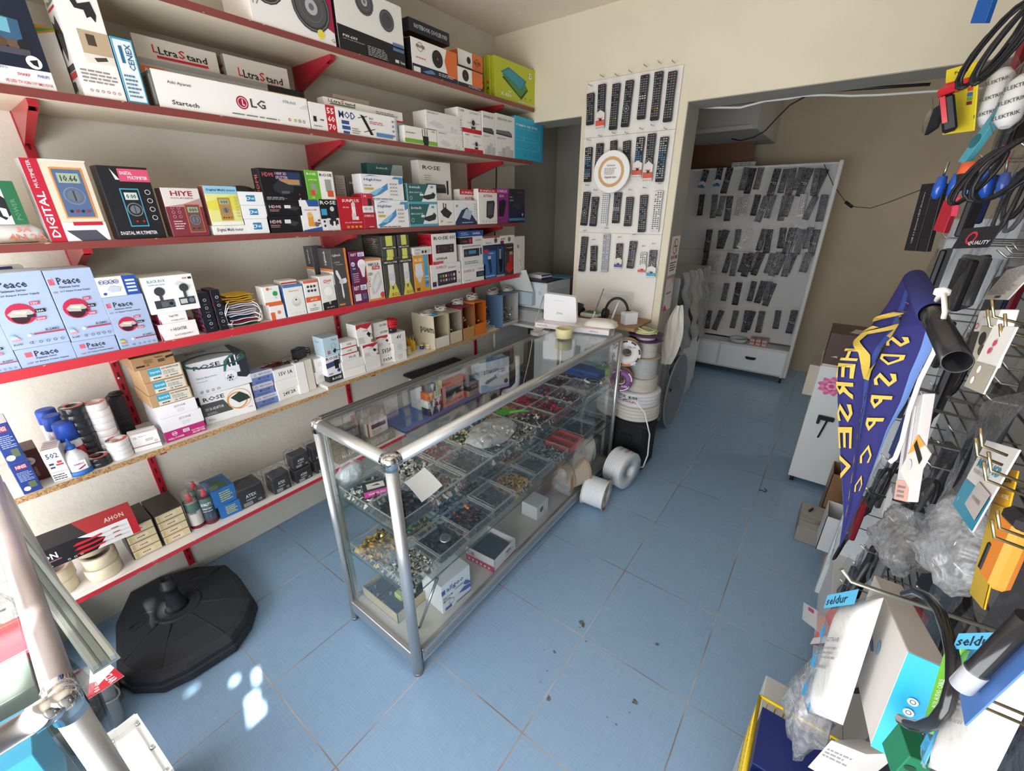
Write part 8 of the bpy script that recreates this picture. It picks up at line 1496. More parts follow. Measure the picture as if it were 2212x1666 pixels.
# round plaque
pc = V3((-1.2405,2.67,1.857)); t = thing('wall_plaque','round white plaque with gold ring and handwriting, hung among the remote controls','plaque',tuple(pc))
m = MB(); m.lathe((0,0.008,0),(0,-1,0),[(0,0.118),(0.010,0.118),(0.012,0.114)],'e9e7e4','plastic',48)
m.art((-0.12,-0.005,-0.12),(0.24,0,0),(0,0,0.24),[Rg(0.5,0.5,0.355,'c9a070',0.075),L(0.32,0.44,0.68,0.6,5,'8a8682'),T('Hayirli isler',0.34,0.34,0.66,0.07,'4a4640'),T('K.Demircan',0.38,0.63,0.6,0.04,'6a665e')]); m.build('disc',t)
m = MB(); m.tube([(0.0,0.0,0.105),(0.002,0.0,0.15),(0.012,0.015,0.175)],0.0012,'8a5a3a','matte',5); m.build('string',t)
# no smoking notice on the reveal
m = MB(); o = V3((-0.856,2.80,1.25)); m.obox(o,(0.0008,0,0),(0,0.16,0),(0,0,0.24),'e6e2e0'); m.art(o+V3((0.0008,0,0)),(0,0.16,0),(0,0,0.24),[Rg(0.5,0.74,0.20,'b03040',0.03),Rr(0.3,0.73,0.7,0.76,'2a2a2c'),Pp([(0.30,0.88),(0.34,0.91),(0.72,0.6),(0.68,0.57)],'b03040'),T('SIGARA ICILMEZ',0.08,0.42,0.92,0.10,'b03040'),L(0.1,0.1,0.9,0.36,4,'4a4a4a')])
origin(m.build('notice',label='no smoking notice with red circle on the pillar side',cat='notice'),o)
m = MB(); o = V3((-0.856,2.80,1.02)); m.obox(o,(0.0008,0,0),(0,0.15,0),(0,0,0.21),'dcd2d0'); m.art(o+V3((0.0008,0,0)),(0,0.15,0),(0,0,0.21),[L(0.15,0.5,0.85,0.6,1,'4a4a4a'),Pp([(0,0),(0.5,0),(0.2,0.2),(0,0.15)],'c0404c'),Pp([(1,1),(0.6,1),(0.8,0.8),(1,0.85)],'d0a0a0')])
origin(m.build('notice',label='small pink flowered notice below the no smoking sign',cat='notice'),o)
m = MB(); m.box(-0.845,-0.775,0,0,0,0,'ffffff') if False else m.box(-1.02,-0.95,YB-0.012,YB-0.001,0.985,1.06,'e6e4de','plastic',0.003); origin(m.build('light_switch',label='white light switch low on the pillar',cat='switch'),(-0.985,YB,1.0))
# ---------------------------------------------------------------- rolling remote display in the back room
SX0,SX1,SY =-1.44,-0.165,5.0
st_ = thing('display_stand','white rolling display stand with two drawers, covered in bagged remote controls','display stand',(-0.80,5.0,0))
m = MB(); m.box(-0.64,0.635,-0.005,0.02,0.36,2.0,'cfcfce','board'); m.box(-0.64,0.635,-0.0062,-0.0052,1.245,1.249,'9a9690','matte'); m.build('back_panel',st_)
m = MB(); m.box(0.615,0.64,-0.20,0.03,0.07,2.02,'c9c9c9','board'); m.box(-0.66,-0.64,-0.20,0.03,0.07,2.02,'c9c9c9','board'); m.box(-0.64,0.615,-0.03,0.03,2.0,2.02,'dadada','board'); m.build('frame',st_)
m = MB(); m.box(-0.64,0.614,-0.20,-0.006,0.07,0.345,'c6c9cb','board',0.002); m.build('drawer_case',st_)
for x0,x1 in ((-0.62,-0.02),(0.0,0.60)):
 m = MB(); m.box(x0,x1,-0.212,-0.201,0.09,0.325,'dde1e4','board',0.002); d = m.build('drawer',st_)
 m = MB(); cx_ = (x0+x1)/2; m.prism([(-0.05,0.012),(-0.046,-0.006),(-0.03,-0.016),(0.03,-0.016),(0.046,-0.006),(0.05,0.012)],(cx_,-0.213,0.22),(1,0,0),(0,0,1),(0,-0.012,0),'2b2724','metal'); m.build('handle',d)
for x in (-0.6,0.59):
 m = MB(); m.lathe((x,-0.17,0.03),(1,0,0),[(0,0.01),(0,0.028),(0.02,0.028),(0.02,0.01)],'2a2a2c','plastic',14,closed=True); m.box(x,x+0.02,-0.18,-0.16,0.03,0.07,'9a9a98','metal'); m.build('caster',st_)
SR = [[(-1.2806,4.96,1.986),(-1.1555,4.96,1.9804),(-1.0554,4.96,1.976),(-0.9168,4.96,1.9698),(-0.8587,4.96,1.9673),(-0.7897,4.96,1.9642),(-0.6541,4.96,1.9582),(-0.585,4.96,1.9551),(-0.5356,4.96,1.953),(-0.4628,4.96,1.9497),(-0.3973,4.96,1.9468),(-0.3446,4.96,1.9445),(-0.2812,4.96,1.9417)],[(-1.292,4.96,1.7354),(-1.1637,4.96,1.7338),(-1.0756,4.96,1.7327),(-1.0252,4.96,1.7321),(-0.9262,4.96,1.7308),(-0.8708,4.96,1.7301),(-0.7757,4.96,1.729),(-0.6896,4.96,1.7279),(-0.6376,4.96,1.7272),(-0.5421,4.96,1.726),(-0.4983,4.96,1.7255),(-0.4064,4.96,1.7243),(-0.305,4.96,1.723),(-0.2468,4.96,1.7223)],[(-1.1621,4.96,1.4146),(-1.0418,4.96,1.418),(-0.983,4.96,1.4197),(-0.8895,4.96,1.4223),(-0.7705,4.96,1.4257),(-0.6486,4.96,1.4292),(-0.6154,4.96,1.4301),(-0.5049,4.96,1.4333),(-0.4227,4.96,1.4356),(-0.3792,4.96,1.4368),(-0.3484,4.96,1.4377),(-0.2877,4.96,1.4394),(-0.2399,4.96,1.4408)],[(-1.1527,4.96,1.1733),(-1.0302,4.96,1.1806),(-0.9115,4.96,1.1876),(-0.8679,4.96,1.1902),(-0.7682,4.96,1.1961),(-0.7193,4.96,1.1991),(-0.6642,4.96,1.2023),(-0.6235,4.96,1.2048),(-0.5367,4.96,1.2099),(-0.4843,4.96,1.213),(-0.4391,4.96,1.2157),(-0.3945,4.96,1.2184),(-0.3567,4.96,1.2206),(-0.2761,4.96,1.2254),(-0.2456,4.96,1.2272)],[(-1.0329,4.96,0.8829),(-0.8961,4.96,0.8964),(-0.7786,4.96,0.9079),(-0.6506,4.96,0.9205),(-0.561,4.96,0.9293),(-0.5136,4.96,0.934),(-0.4735,4.96,0.9379)],[(-1.0214,4.96,0.5798),(-0.8891,4.96,0.598),(-0.754,4.96,0.6167),(-0.6522,4.96,0.6308),(-0.5953,4.96,0.6386),(-0.5185,4.96,0.6492),(-0.3829,4.96,0.668),(-0.246,4.96,0.6869)]]
rn = ('top row','second row','third row','fourth row','fifth row','lowest row'); kinds = [remote(None,(0,-9,0),w_,h_,s_,'e8e6e2',None,hook=False) for w_,h_,s_ in ((0.056,0.22,'k'),(0.050,0.20,'r'),(0.058,0.23,'n'),(0.052,0.185,'c'))]
kw_ = remote(None,(0,-9,0),0.05,0.19,'w','e8e6e2',None,hook=False); kb = remote(None,(0,-9,0),0.055,0.17,'l','5a9ac0','3a8ab4',hook=False); kg = remote(None,(0,-9,0),0.06,0.18,'k','3cae48',None,hook=False)
SPC = {(0,0): (kb,'blue carded remote control at the left of the top row on the rolling display'),(0,1): (kb,'blue carded remote control, second of the top row on the rolling display'),(1,4): (kw_,'white remote control, left of the pair in the second row of the rolling display'),(1,5): (kw_,'white remote control, right of the pair in the second row of the rolling display'),(1,11): (kw_,'pink and white carded remote control in the second row of the rolling display'),(2,1): (kg,'green edged remote control, left of the green pair in the third row of the display'),(2,2): (kg,'green edged remote control, right of the green pair in the third row of the display'),(2,4): (kw_,'slanted white carded remote control in the third row of the rolling display'),(3,1): (kw_,'white carded remote control in the fourth row of the rolling display'),(3,13): (kw_,'white remote control with green edge, right end of the fourth row'),(3,14): (kg,'green bagged remote control at the right end of the fourth row'),(4,0): (kw_,'white and black remote control at the left of the fifth row of the display')}
for i,row in enumerate(SR):
 for j,p in enumerate(row):
  sp = SPC.get((i,j)); src = sp[0] if sp else kinds[(i*5+j*3) % 4]
  dup(src,(p[0]+0.01,4.968-0.020*(j % 3),p[2]+0.075+R.uniform(-.012,.012)),(0,R.uniform(-0.06,0.20) if sp != SPC[(2,4)] else 0.35,R.uniform(-0.15,0.15)),sp[1] if sp else 'black remote control in a clear bag, %s of the rolling display' % rn[i],None if sp else 'black bagged remotes, %s of the rolling display' % rn[i])
def purge(o):
 for c in list(o.children): bpy.data.objects.remove(c)
 bpy.data.objects.remove(o)
for o in kinds+[kw_,kb,kg]: purge(o)
p = V3((-0.42,4.86,0.3455))
m = MB(); m.lathe((-0.66,4.87,0.3455),(0,0,1),[(0,0.08),(0.04,0.085),(0.042,0.08),(0.006,0.074)],'b8bcc0','plastic',28,closed=True); origin(m.build('round_tub',label='round pale tub on the drawer top of the rolling display',cat='tub'),(-0.66,4.87,0.3455))
for k in range(6): carton('small pink-brown packet, one of the six lined up on the drawer top',(-0.55+0.055*(k % 3),4.83,-0.50+0.055*(k % 3),4.83,0.3457+0.036*(k // 3),0.381+0.036*(k // 3)),0.08,'a8827c',[Rr(0.1,0.3,0.9,0.6,'d8b8b0')],group='pink-brown packets on the drawer top',name='packet')
carton('flat pile of pale packets on top of the rolling display',(-1.05,4.965,-0.85,4.965,2.0206,2.06),0.05,'b8b8b6',[L(0,0.1,1,0.9,2,'6a6a6c')])
# boxed duct, brown panel, cables
m = MB(); m.obox((-1.42,4.3,2.24),(0.65,0,0),(0,1.06,0),(0,0,0.555),'aaaaa6','matte'); m.box(-1.44,-0.80,4.28,4.30,2.24,2.27,'b4b4b0','matte'); origin(m.build('boxed_duct',label='grey boxed duct under the back room ceiling',cat='duct'),(-1.1,4.8,2.24))
m = MB(); m.box(-1.45,-0.90,5.06,5.09,0.001,2.24,'6a4a34','board'); origin(m.build('wooden_panel',label='brown wooden panel behind the rolling display under the duct',cat='panel'),(-1.2,5.08,0))
m = MB(); m.tube([(-0.8736,3.0,2.1995),(-0.7552,3.0,2.186),(-0.6424,3.0,2.1731),(-0.5237,3.0,2.1896),(-0.4081,3.0,2.1874),(-0.346,3.0,2.1914),(-0.2533,3.0,2.1834),(-0.141,3.0,2.1654),(-0.0279,3.0,2.1547),(0.156,3.0,2.1449),(0.3298,3.0,2.1351)],0.006,'d8d8d4','plastic',7); origin(m.build('white_cable',label='white cable strung along the beam over the back room opening',cat='cable'),(-0.2,3.0,2.1))
m = MB(); m.tube([(-0.8917,3.03,2.2008),(-0.7646,3.03,2.202),(-0.5297,3.03,2.1992),(-0.3495,3.03,2.1968),(-0.2224,3.03,2.2033),(-0.0364,3.03,2.191),(0.1495,3.03,2.1782)],0.007,'26262a','plastic',7); origin(m.build('black_cable',label='black cable strung along the beam over the back room opening',cat='cable'),(-0.2,3.03,2.1))
m = MB(); m.tube([(-0.9408,4.277,2.1796),(-0.8715,4.277,2.1614),(-0.7721,4.277,2.1781),(-0.7049,4.277,2.2148),(-0.628,4.277,2.3076),(-0.5717,4.277,2.37),(-0.5009,4.277,2.4062),(-0.4607,4.277,2.4231)],0.005,'222226','plastic',6); origin(m.build('drooping_cable',label='thin black cable drooping from the duct to the beam',cat='cable'),(-0.8,4.2,2.2))
m = MB(); m.tube([(-0.2962,4.9,2.0013),(-0.1908,4.9,1.8353),(-0.0654,4.9,1.6943),(-0.026,4.9,1.6647),(0.1095,4.9,1.6498),(0.218,4.9,1.6953),(0.393,4.9,1.7848)],0.003,'2a2a2c','plastic',6); m.cyl((-0.0737,4.9,1.7017),(-0.0114,4.9,1.6574),0.012,'1c1c20','plastic',8); origin(m.build('hanging_lead',label='black lead with plug hanging over the right end of the rolling display',cat='cable'),(-0.1,4.9,1.7))
# grey appliance and bags behind the pillar
t = thing('white_appliance','pale grey tall appliance behind the pillar, hung with grey plastic bags','appliance',(-1.15,3.7,0))
m = MB(); m.box(-0.25,0.255,-0.45,0.45,0.001,1.18,'b6babd','paintmetal',0.01); m.build('body',t)
m = MB(); m.box(0.256,0.268,-0.43,0.43,0.12,0.62,'c4c8ca','paintmetal',0.004); m.build('door',t)
for k,(y_,z_,h_) in enumerate(((3.35,0.62,0.60),(3.60,0.66,0.55),(3.85,0.6,0.6),(3.3,0.32,0.34))):
 m = MB(); m.sheet(lambda u,v: V3((-0.868+0.014*math.sin(9*u+k+5*v)+0.05*(1-v)+0.012*math.sin(23*v),y_+0.14*(u-0.5)*(1.3-0.5*v)*1.6,z_+h_*v)),14,14,('8f9294','9a9a98','85888a','74787a')[k],'cloth')
 origin(m.build('plastic_bag',label='grey translucent plastic bag hanging on the appliance, %s' % ('nearest the pillar','middle','farthest','low one')[k],cat='bag'),(-0.86,y_,z_))
m = MB(); m.sheet(lambda u,v: V3((-0.80+0.11*(u-0.5)*(0.35+math.sin(math.pi*min(1,0.15+v*0.85))*0.9)+0.04*(v-0.5)+0.004*math.sin(13*u),2.905-0.035*math.sin(math.pi*u)+0.006*math.sin(17*u+9*v)*math.sin(7*v+3*u),0.64+0.42*v)),24,22,'d9d4ca','cloth'); origin(m.build('cloth_bag',label='cream cloth bag hanging beside the tower of coils',cat='bag'),(-0.8,2.9,0.66))
m = MB(); m.sheet(lambda u,v: V3((-1.74+0.12*u,3.585+0.012*math.sin(16*u),1.02+0.55*v)),16,4,'6a7680','cloth'); origin(m.build('towel',label='grey-blue towel hanging in the dark side doorway',cat='towel'),(-1.6,3.15,1.02))

m = MB(); m.tube([(-0.0708,2.707,0.003),(-0.0542,2.7075,0.003),(-0.0341,2.7037,0.003),(-0.0284,2.7221,0.003),(-0.0441,2.7389,0.003)],0.0025,'1c1c20','plastic',6); origin(m.build('wire_scrap',label='small bent black wire scrap lying on the blue tiles',cat='wire'),(-0.0543,2.7124,0.0))
c = V3((-2.029,1.0074,0.0)); t = thing('scissors','red-orange handled scissors on the floor behind the counter corner','scissors',(c.x,c.y,0))
for s_ in (-1,1):
 m = MB(); m.tube([(0.018*s_+0.016*math.cos(a),0.022*math.sin(a)-0.03,0.006) for a in [k*0.5236 for k in range(13)]],0.005,'d8482c','plastic',7); m.build('handle',t)
 m = MB(); m.obox((-0.004+0.006*s_,-0.01,0.004+0.003*(s_ > 0)),(0.010,0,0),(-0.008*s_,0.09,0),(0,0,0.002),'b8bcc0','metal'); m.build('blade',t)

# ---------------------------------------------------------------- wall display on the right
XP = 0.40
t = thing('wall_display','tall pale hook wall display along the right side of the aisle','wall display',(XP,0.8,0))
m = MB(); m.box(0.0,0.03,-1.1,1.12,0.30,2.45,'96948f','board')
for k in range(40): m.box(-0.004,0.0,-1.1,1.10,0.34+0.052*k,0.343+0.052*k,'4a4a4c','metal')
m.build('back_board',t)
m = MB(); m.box(-0.145,0.03,1.121,1.15,0.06,1.62,'ccd4d8','board',0.002); m.build('end_board',t)
m = MB(); m.box(-0.13,0.03,-1.1,1.12,0.05,0.299,'d2d4d4','board',0.002); m.box(-0.10,0.03,-1.0,1.1,0.0,0.05,'3a3a3c','matte'); m.build('base',t)
def hook(a,b,r=0.0024,col='c9c6ba',par=t):
 a,b = V3(a),V3(b); m = MB(); d = (a-b).normalized(); o = par.location
 m.tube([b-o,b+(a-b)*0.94-o,a-o+V3((0,0,0.012))+d*0.004],r,col,'metal',7); m.build('hook',par)
def slab3(lbl,BL,BR,TL,th,col,art=(),name='hang_card',cat='packaged item',mat='card',N=None,group=None,side=(),b=0.0008):
 BL,BR,TL = V3(BL),V3(BR),V3(TL); U,V = BR-BL,TL-BL; n = U.cross(V).normalized()
 N = V3(N) if N else -n*th; m = MB(); o = BL
 m.obox(o,U,V,N,col,mat,b); m.art(o,U,V,art,mat)
 if side: m.art(o+U,N,V,side,mat)
 return origin(m.build(name,label=lbl,cat=cat,group=group),BL)
# filler rows: bagged accessories, each on its own hook
FC = (('black','1d1d20'),('grey','5c5d60'),('dark blue','2a3c6a'),('deep red','7a2028'),('dark','2b2a2e'))
n_ = 0
for i in range(9):
 for j in range(14):
  y,z = 0.36+0.108*j+0.03*(i % 2),0.62+0.19*i
  if y > 1.80 or (i < 2 and j < 2): continue
  x = 0.245+0.03*((i+j) % 3); k = (i*7+j*3) % 11; nm_,c_ = FC[2 if k == 4 else 3 if k == 7 else 1 if k in (2,9) else (0,4)[k % 2]]
  hook((x-0.02,y,z),(XP-0.005,y,z),0.002)
  q = thing('bagged_accessory','%s accessory in a clear bag hanging on the right wall display' % nm_,'packaged item',(x,y,z),rz=R.uniform(-0.5,0.5),group='%s bagged accessories on the right wall' % nm_)
  m = MB(); w,h = 0.032+0.014*(k % 3),0.15+0.03*(k % 2)
  if k % 3: m.obox((-0.008,-w*0.7,-h),(0.016,0,0),(0,w*1.4,0),(0,0,h*0.8),c_,'plastic',0.004)
  else: m.tube([(0.006*math.sin(a),w*0.75*math.cos(a),-h*0.55+h*0.36*math.sin(a*1.02)+0.004*math.cos(3*a)) for a in [s_*0.5 for s_ in range(40)]],0.0035,c_,'plastic',6)
  m.build('contents',q); m = MB(); ph = R.uniform(0,6)
  m.sheet(lambda u,v: V3((-0.014-0.004*math.sin(8*u+ph+6*v),(2*u-1)*w,-0.005-(h+0.005)*(1-v)+0.0)),5,8,'eeeeec','film'); m.build('bag',q); n_ += 1
def P3(p): return V3(p)
# flag on its pole
pa,pb = V3((0.1009,0.5,1.5287)),V3((0.0885,0.8,1.561))
t = thing('flag_pole','black plastic pole end pointing at the camera, wrapped in the navy flag sleeve','pole',tuple(pa)); d = (pb-pa)
m = MB(); m.lathe((0,0,0),d,[(0.25,0.0092),(0.0,0.0092),(-0.0005,0.0104),(0.14,0.0106),(0.145,0.0098),(d.length,0.0096)],'1d1c1e','gloss',28,cap=False); m.build('tube',t)
m = MB(); m.lathe((0,0,0),d,[(d.length*0.46,0.0118),(d.length*0.48,0.0124),(d.length,0.0122),(d.length+0.004,0.001)],'3a3c7a','cloth',24,cap=False); m.build('sleeve',t)
EL = [V3(p) for p in [(0.0812,0.84,1.5606),(0.0762,0.84,1.516),(0.0669,0.83,1.4784),(0.0503,0.82,1.4495),(0.0453,0.82,1.413),(0.0582,0.82,1.3603),(0.0732,0.81,1.3038),(0.0928,0.8,1.2305),(0.1076,0.79,1.1708),(0.1135,0.78,1.1141)]]
ER = [V3(p) for p in [(0.0966,0.79,1.5676),(0.095,0.68,1.5478),(0.0981,0.66,1.5271),(0.0997,0.66,1.4999),(0.0996,0.67,1.4657),(0.1015,0.68,1.4245),(0.1008,0.7,1.3773),(0.1068,0.73,1.2985),(0.1112,0.75,1.2238),(0.1143,0.78,1.1157)]]
def lerp(P,t_):
 f_ = min(max(t_,0),0.9999)*(len(P)-1); i = int(f_); return P[i].lerp(P[i+1],f_-i)
def flagpt(u,v,off=0.0):
 a,b = lerp(EL,v),lerp(ER,v); p = a.lerp(b,u); n = (b-a).cross(V3((0,0,1)))
 n = n.normalized() if n.length > 1e-6 else V3((0,-1,0)); w = 0.011*math.sin(math.pi*min(1,1.2*(1-v))*0.5)
 if n.y > 0: n =-n
 return p+n*(w*math.sin(2*math.pi*(1.6*u+0.35*v))*(0.3+min(v*3,0.7))+off)
m = MB(); m.sheet(flagpt,40,70,'2f2f62','cloth',True,lambda u,v: '5f7ab0' if u > 0.92 and v > 0.2 else ('36457f' if 0.30 < u < 0.36 or u < 0.03 else '2c2b5e'))
YE = 'b89f48'
def flagtext(s_,u0,u1,v0,v1,down=True):
 vs,fs,tx,ty,tw,th = text_geo(s_)
 pts = []
 for x,y in vs: a,b = (x-tx)/tw,(y-ty)/th; pts.append(flagpt(u0+(u1-u0)*b,v0+(v1-v0)*a,0.004))
 n0 = m.add(pts)
 for f_ in fs: m.face([n0+i for i in f_],YE,'cloth')
for k,s_ in enumerate('HERSEV'): flagtext(s_,0.23,0.05,0.34+0.075*k,0.40+0.075*k)
for k,s_ in enumerate('SDSPPCC'): flagtext(s_,0.88,0.72,0.28+0.085*k,0.33+0.085*k)
for k,s_ in enumerate('asprozci'): flagtext(s_,0.60,0.44,0.52+0.05*k,0.56+0.05*k)
def ribbon(path,w0):
 for (a,b) in zip(path,path[1:]):
  for k in range(6):
   p,q = [(a[0]+(b[0]-a[0])*f_/6,a[1]+(b[1]-a[1])*f_/6) for f_ in (k,k+1.15)]
   m.poly([flagpt(p[0]-w0,p[1],0.0035),flagpt(p[0]+w0,p[1]+0.006,0.0035),flagpt(q[0]+w0,q[1]+0.006,0.0035),flagpt(q[0]-w0,q[1],0.0035)],YE,'cloth')
ribbon([(0.72,0.17),(0.40,0.20),(0.14,0.25),(0.12,0.29),(0.26,0.36),(0.36,0.47),(0.50,0.38),(0.56,0.31),(0.38,0.26),(0.40,0.22)],0.045)
ribbon([(0.05,0.19),(0.35,0.145),(0.75,0.15)],0.06); ribbon([(0.42,0.10),(0.60,0.12)],0.05); ribbon([(0.03,0.25),(0.2,0.21)],0.03)
m.v = [(x-t.location.x,y-t.location.y,z-t.location.z) for x,y,z in m.v]; m.build('flag_cloth',t,'navy cloth with yellow lettering and pale blue border')
m = MB(); m.tube([(0.0939,0.6,1.5753),(0.0895,0.6,1.5704),(0.0886,0.6,1.564),(0.0907,0.59,1.5711),(0.0963,0.59,1.5541),(0.0973,0.58,1.531),(0.0982,0.58,1.5163),(0.0962,0.58,1.4848),(0.0957,0.57,1.4536),(0.0995,0.57,1.4184),(0.0997,0.57,1.396),(0.0968,0.57,1.3898)],0.0023,'d8cfc4','cloth',7); m.lathe((0.0902,0.6,1.5722),(1,0,0),[(-0.006,0.003),(0,0.0055),(0.006,0.003)],'e8e4de','cloth',10)
origin(m.build('rope',label='white rope knotted to the wall display and hanging beside the flag',cat='rope'),(0.0902,0.6,1.5722))
# named packages, each in its own plane
slab3('yellow hang card with red and black torch, lettered Fujita',(0.1202,1.45,1.8013),(0.1614,1.38,1.7972),(0.0906,1.45,1.9256),0.003,'d8c32c',[T('Fujita',0.30,0.88,0.70,0.06,'3a2c20'),Rr(0,0.76,1,0.80,'c03038'),Rr(0.74,0.60,0.90,0.66,'c84a3a'),Rr(0.74,0.52,0.90,0.58,'3a6aa0'),Rr(0.74,0.46,0.90,0.51,'5a9a40'),Rr(0.74,0.40,0.90,0.45,'7a2030')])
t = thing('torch','red and black plastic torch blistered on the yellow card','torch',(0.1088,1.4,1.845))
tl_ = V3(t.location); A,B,C_ = [V3(p)-tl_ for p in ((0.086,1.37,1.8639),(0.1258,1.33,1.8729),(0.0814,1.37,1.8781))]
m = MB(); m.obox(A,B-A,(C_-A)*1.0,(0.004,0.035,0),'b8222c','gloss',0.004); m.build('head',t)
A,B,C_ = [V3(p)-tl_ for p in ((0.1125,1.37,1.7968),(0.1392,1.36,1.8044),(0.0884,1.37,1.8622))]
m = MB(); m.obox(A,(B-A)*0.8,C_-A,(0.004,0.035,0),'1e1d20','plastic',0.004); m.obox(A+(B-A)*0.02+(C_-A)*0.25-V3((0,0.003,0)),(B-A)*0.3,(C_-A)*0.75,(0,0.002,0),'b8222c','gloss',0.0005); m.build('grip',t)
for lbl,p0,p1 in (('left one',(0.1763,1.4,1.8072),(0.1793,1.42,1.9093)),('right one',(0.1849,1.25,1.7853),(0.1894,1.27,1.8683))):
 t = thing('power_strip','white wrapped power strip lettered ELEKTRIK, %s of the pair at upper right' % lbl,'power strip',p0); dd = V3(p1)-V3(p0)
 m = MB(); m.lathe((0,0,0),dd,[(0,0.008),(0.012,0.018),(dd.length-0.012,0.018),(dd.length,0.008)],'dbdad6','plastic',16)
 for k in range(3):
  c_ = dd*(0.2+0.28*k)+V3((-0.012,-0.019,0)); m.art(c_+V3((-0.010,-0.004,-0.01)),(0.032,0.0,0.01),(-0.003,0,0.012),[T('ELEKTRIK',0,0.2,1,0.5,'3a3a3c')])
 m.build('body',t)
 m = MB(); m.lathe((0,0,0),dd,[(-0.008,0.012),(0.01,0.022),(dd.length,0.022),(dd.length+0.02,0.010)],'f4f4f4','film',16,cap=False); m.build('wrapping',t)
for k in range(5):
 a,b = V3((0.1521,1.5,1.7499)),V3((0.1466,1.5,1.6702)); a += V3((0.022*k,-0.01*k,0.004*(k % 2))); b += V3((0.026*k+0.004,-0.01*k,0))
 t = thing('screwdriver','blue handled tester screwdriver hanging in the row beside the orange one','screwdriver',tuple(a),group='blue handled screwdrivers'); m = MB(); m.lathe((0,0,0),b-a,[(0.03,0.008),(0.05,0.0115),((b-a).length-0.01,0.0105),((b-a).length,0.004)],'2456b8','gloss',12); m.build('handle',t)
 m = MB(); m.lathe((0,0,0),b-a,[(0,0.0025),(0.03,0.0025)],'b8b8b8','metal',8); m.build('shaft',t)
t = thing('screwdriver','black and orange screwdriver lettered EMG beside the blue handled ones','screwdriver',(0.1627,1.3,1.7348)); m = MB(); dd = V3((0.1704,1.3,1.6828))-V3((0.1627,1.3,1.7348)); m.lathe((0,0,0),dd,[(0,0.012),(0.02,0.016),(dd.length,0.013)],'d8603a','plastic',14,cols=['d8603a','26262a','26262a']); m.build('handle',t)
m = MB(); m.art(dd*0.85+V3((-0.008,-0.0165,0)),-dd*0.7,(0.014,0,0),[T('EMG',0.1,0.2,0.9,0.6,'e0703a')]); m.build('lettering',t)
for c,rx,rz_,lbl in (((0.1472,1.05,1.6955),0.013,0.040,'black power cord looped and tied, in front of the blue screwdrivers'),((0.1549,0.92,1.6984),0.024,0.040,'black power cord looped at the right of the tied one'),((0.1261,1.2,1.9036),0.018,0.055,'dark cable loop in a clear bag at the top right corner'),((0.1201,1.0,1.8692),0.012,0.05,'thin dark cable loop hanging at the very top right')):
 m = MB(); m.tube([(c[0]+rx*math.cos(a)*(1+.2*math.sin(a*.31))+0.4*rz_*math.sin(a),c[1]+0.02*math.sin(a*.5),c[2]+rz_*math.sin(a)) for a in [k*0.4 for k in range(48)]],0.0026,'1b1b1e','plastic',6); origin(m.build('mains_lead',label=lbl,cat='cable'),c)
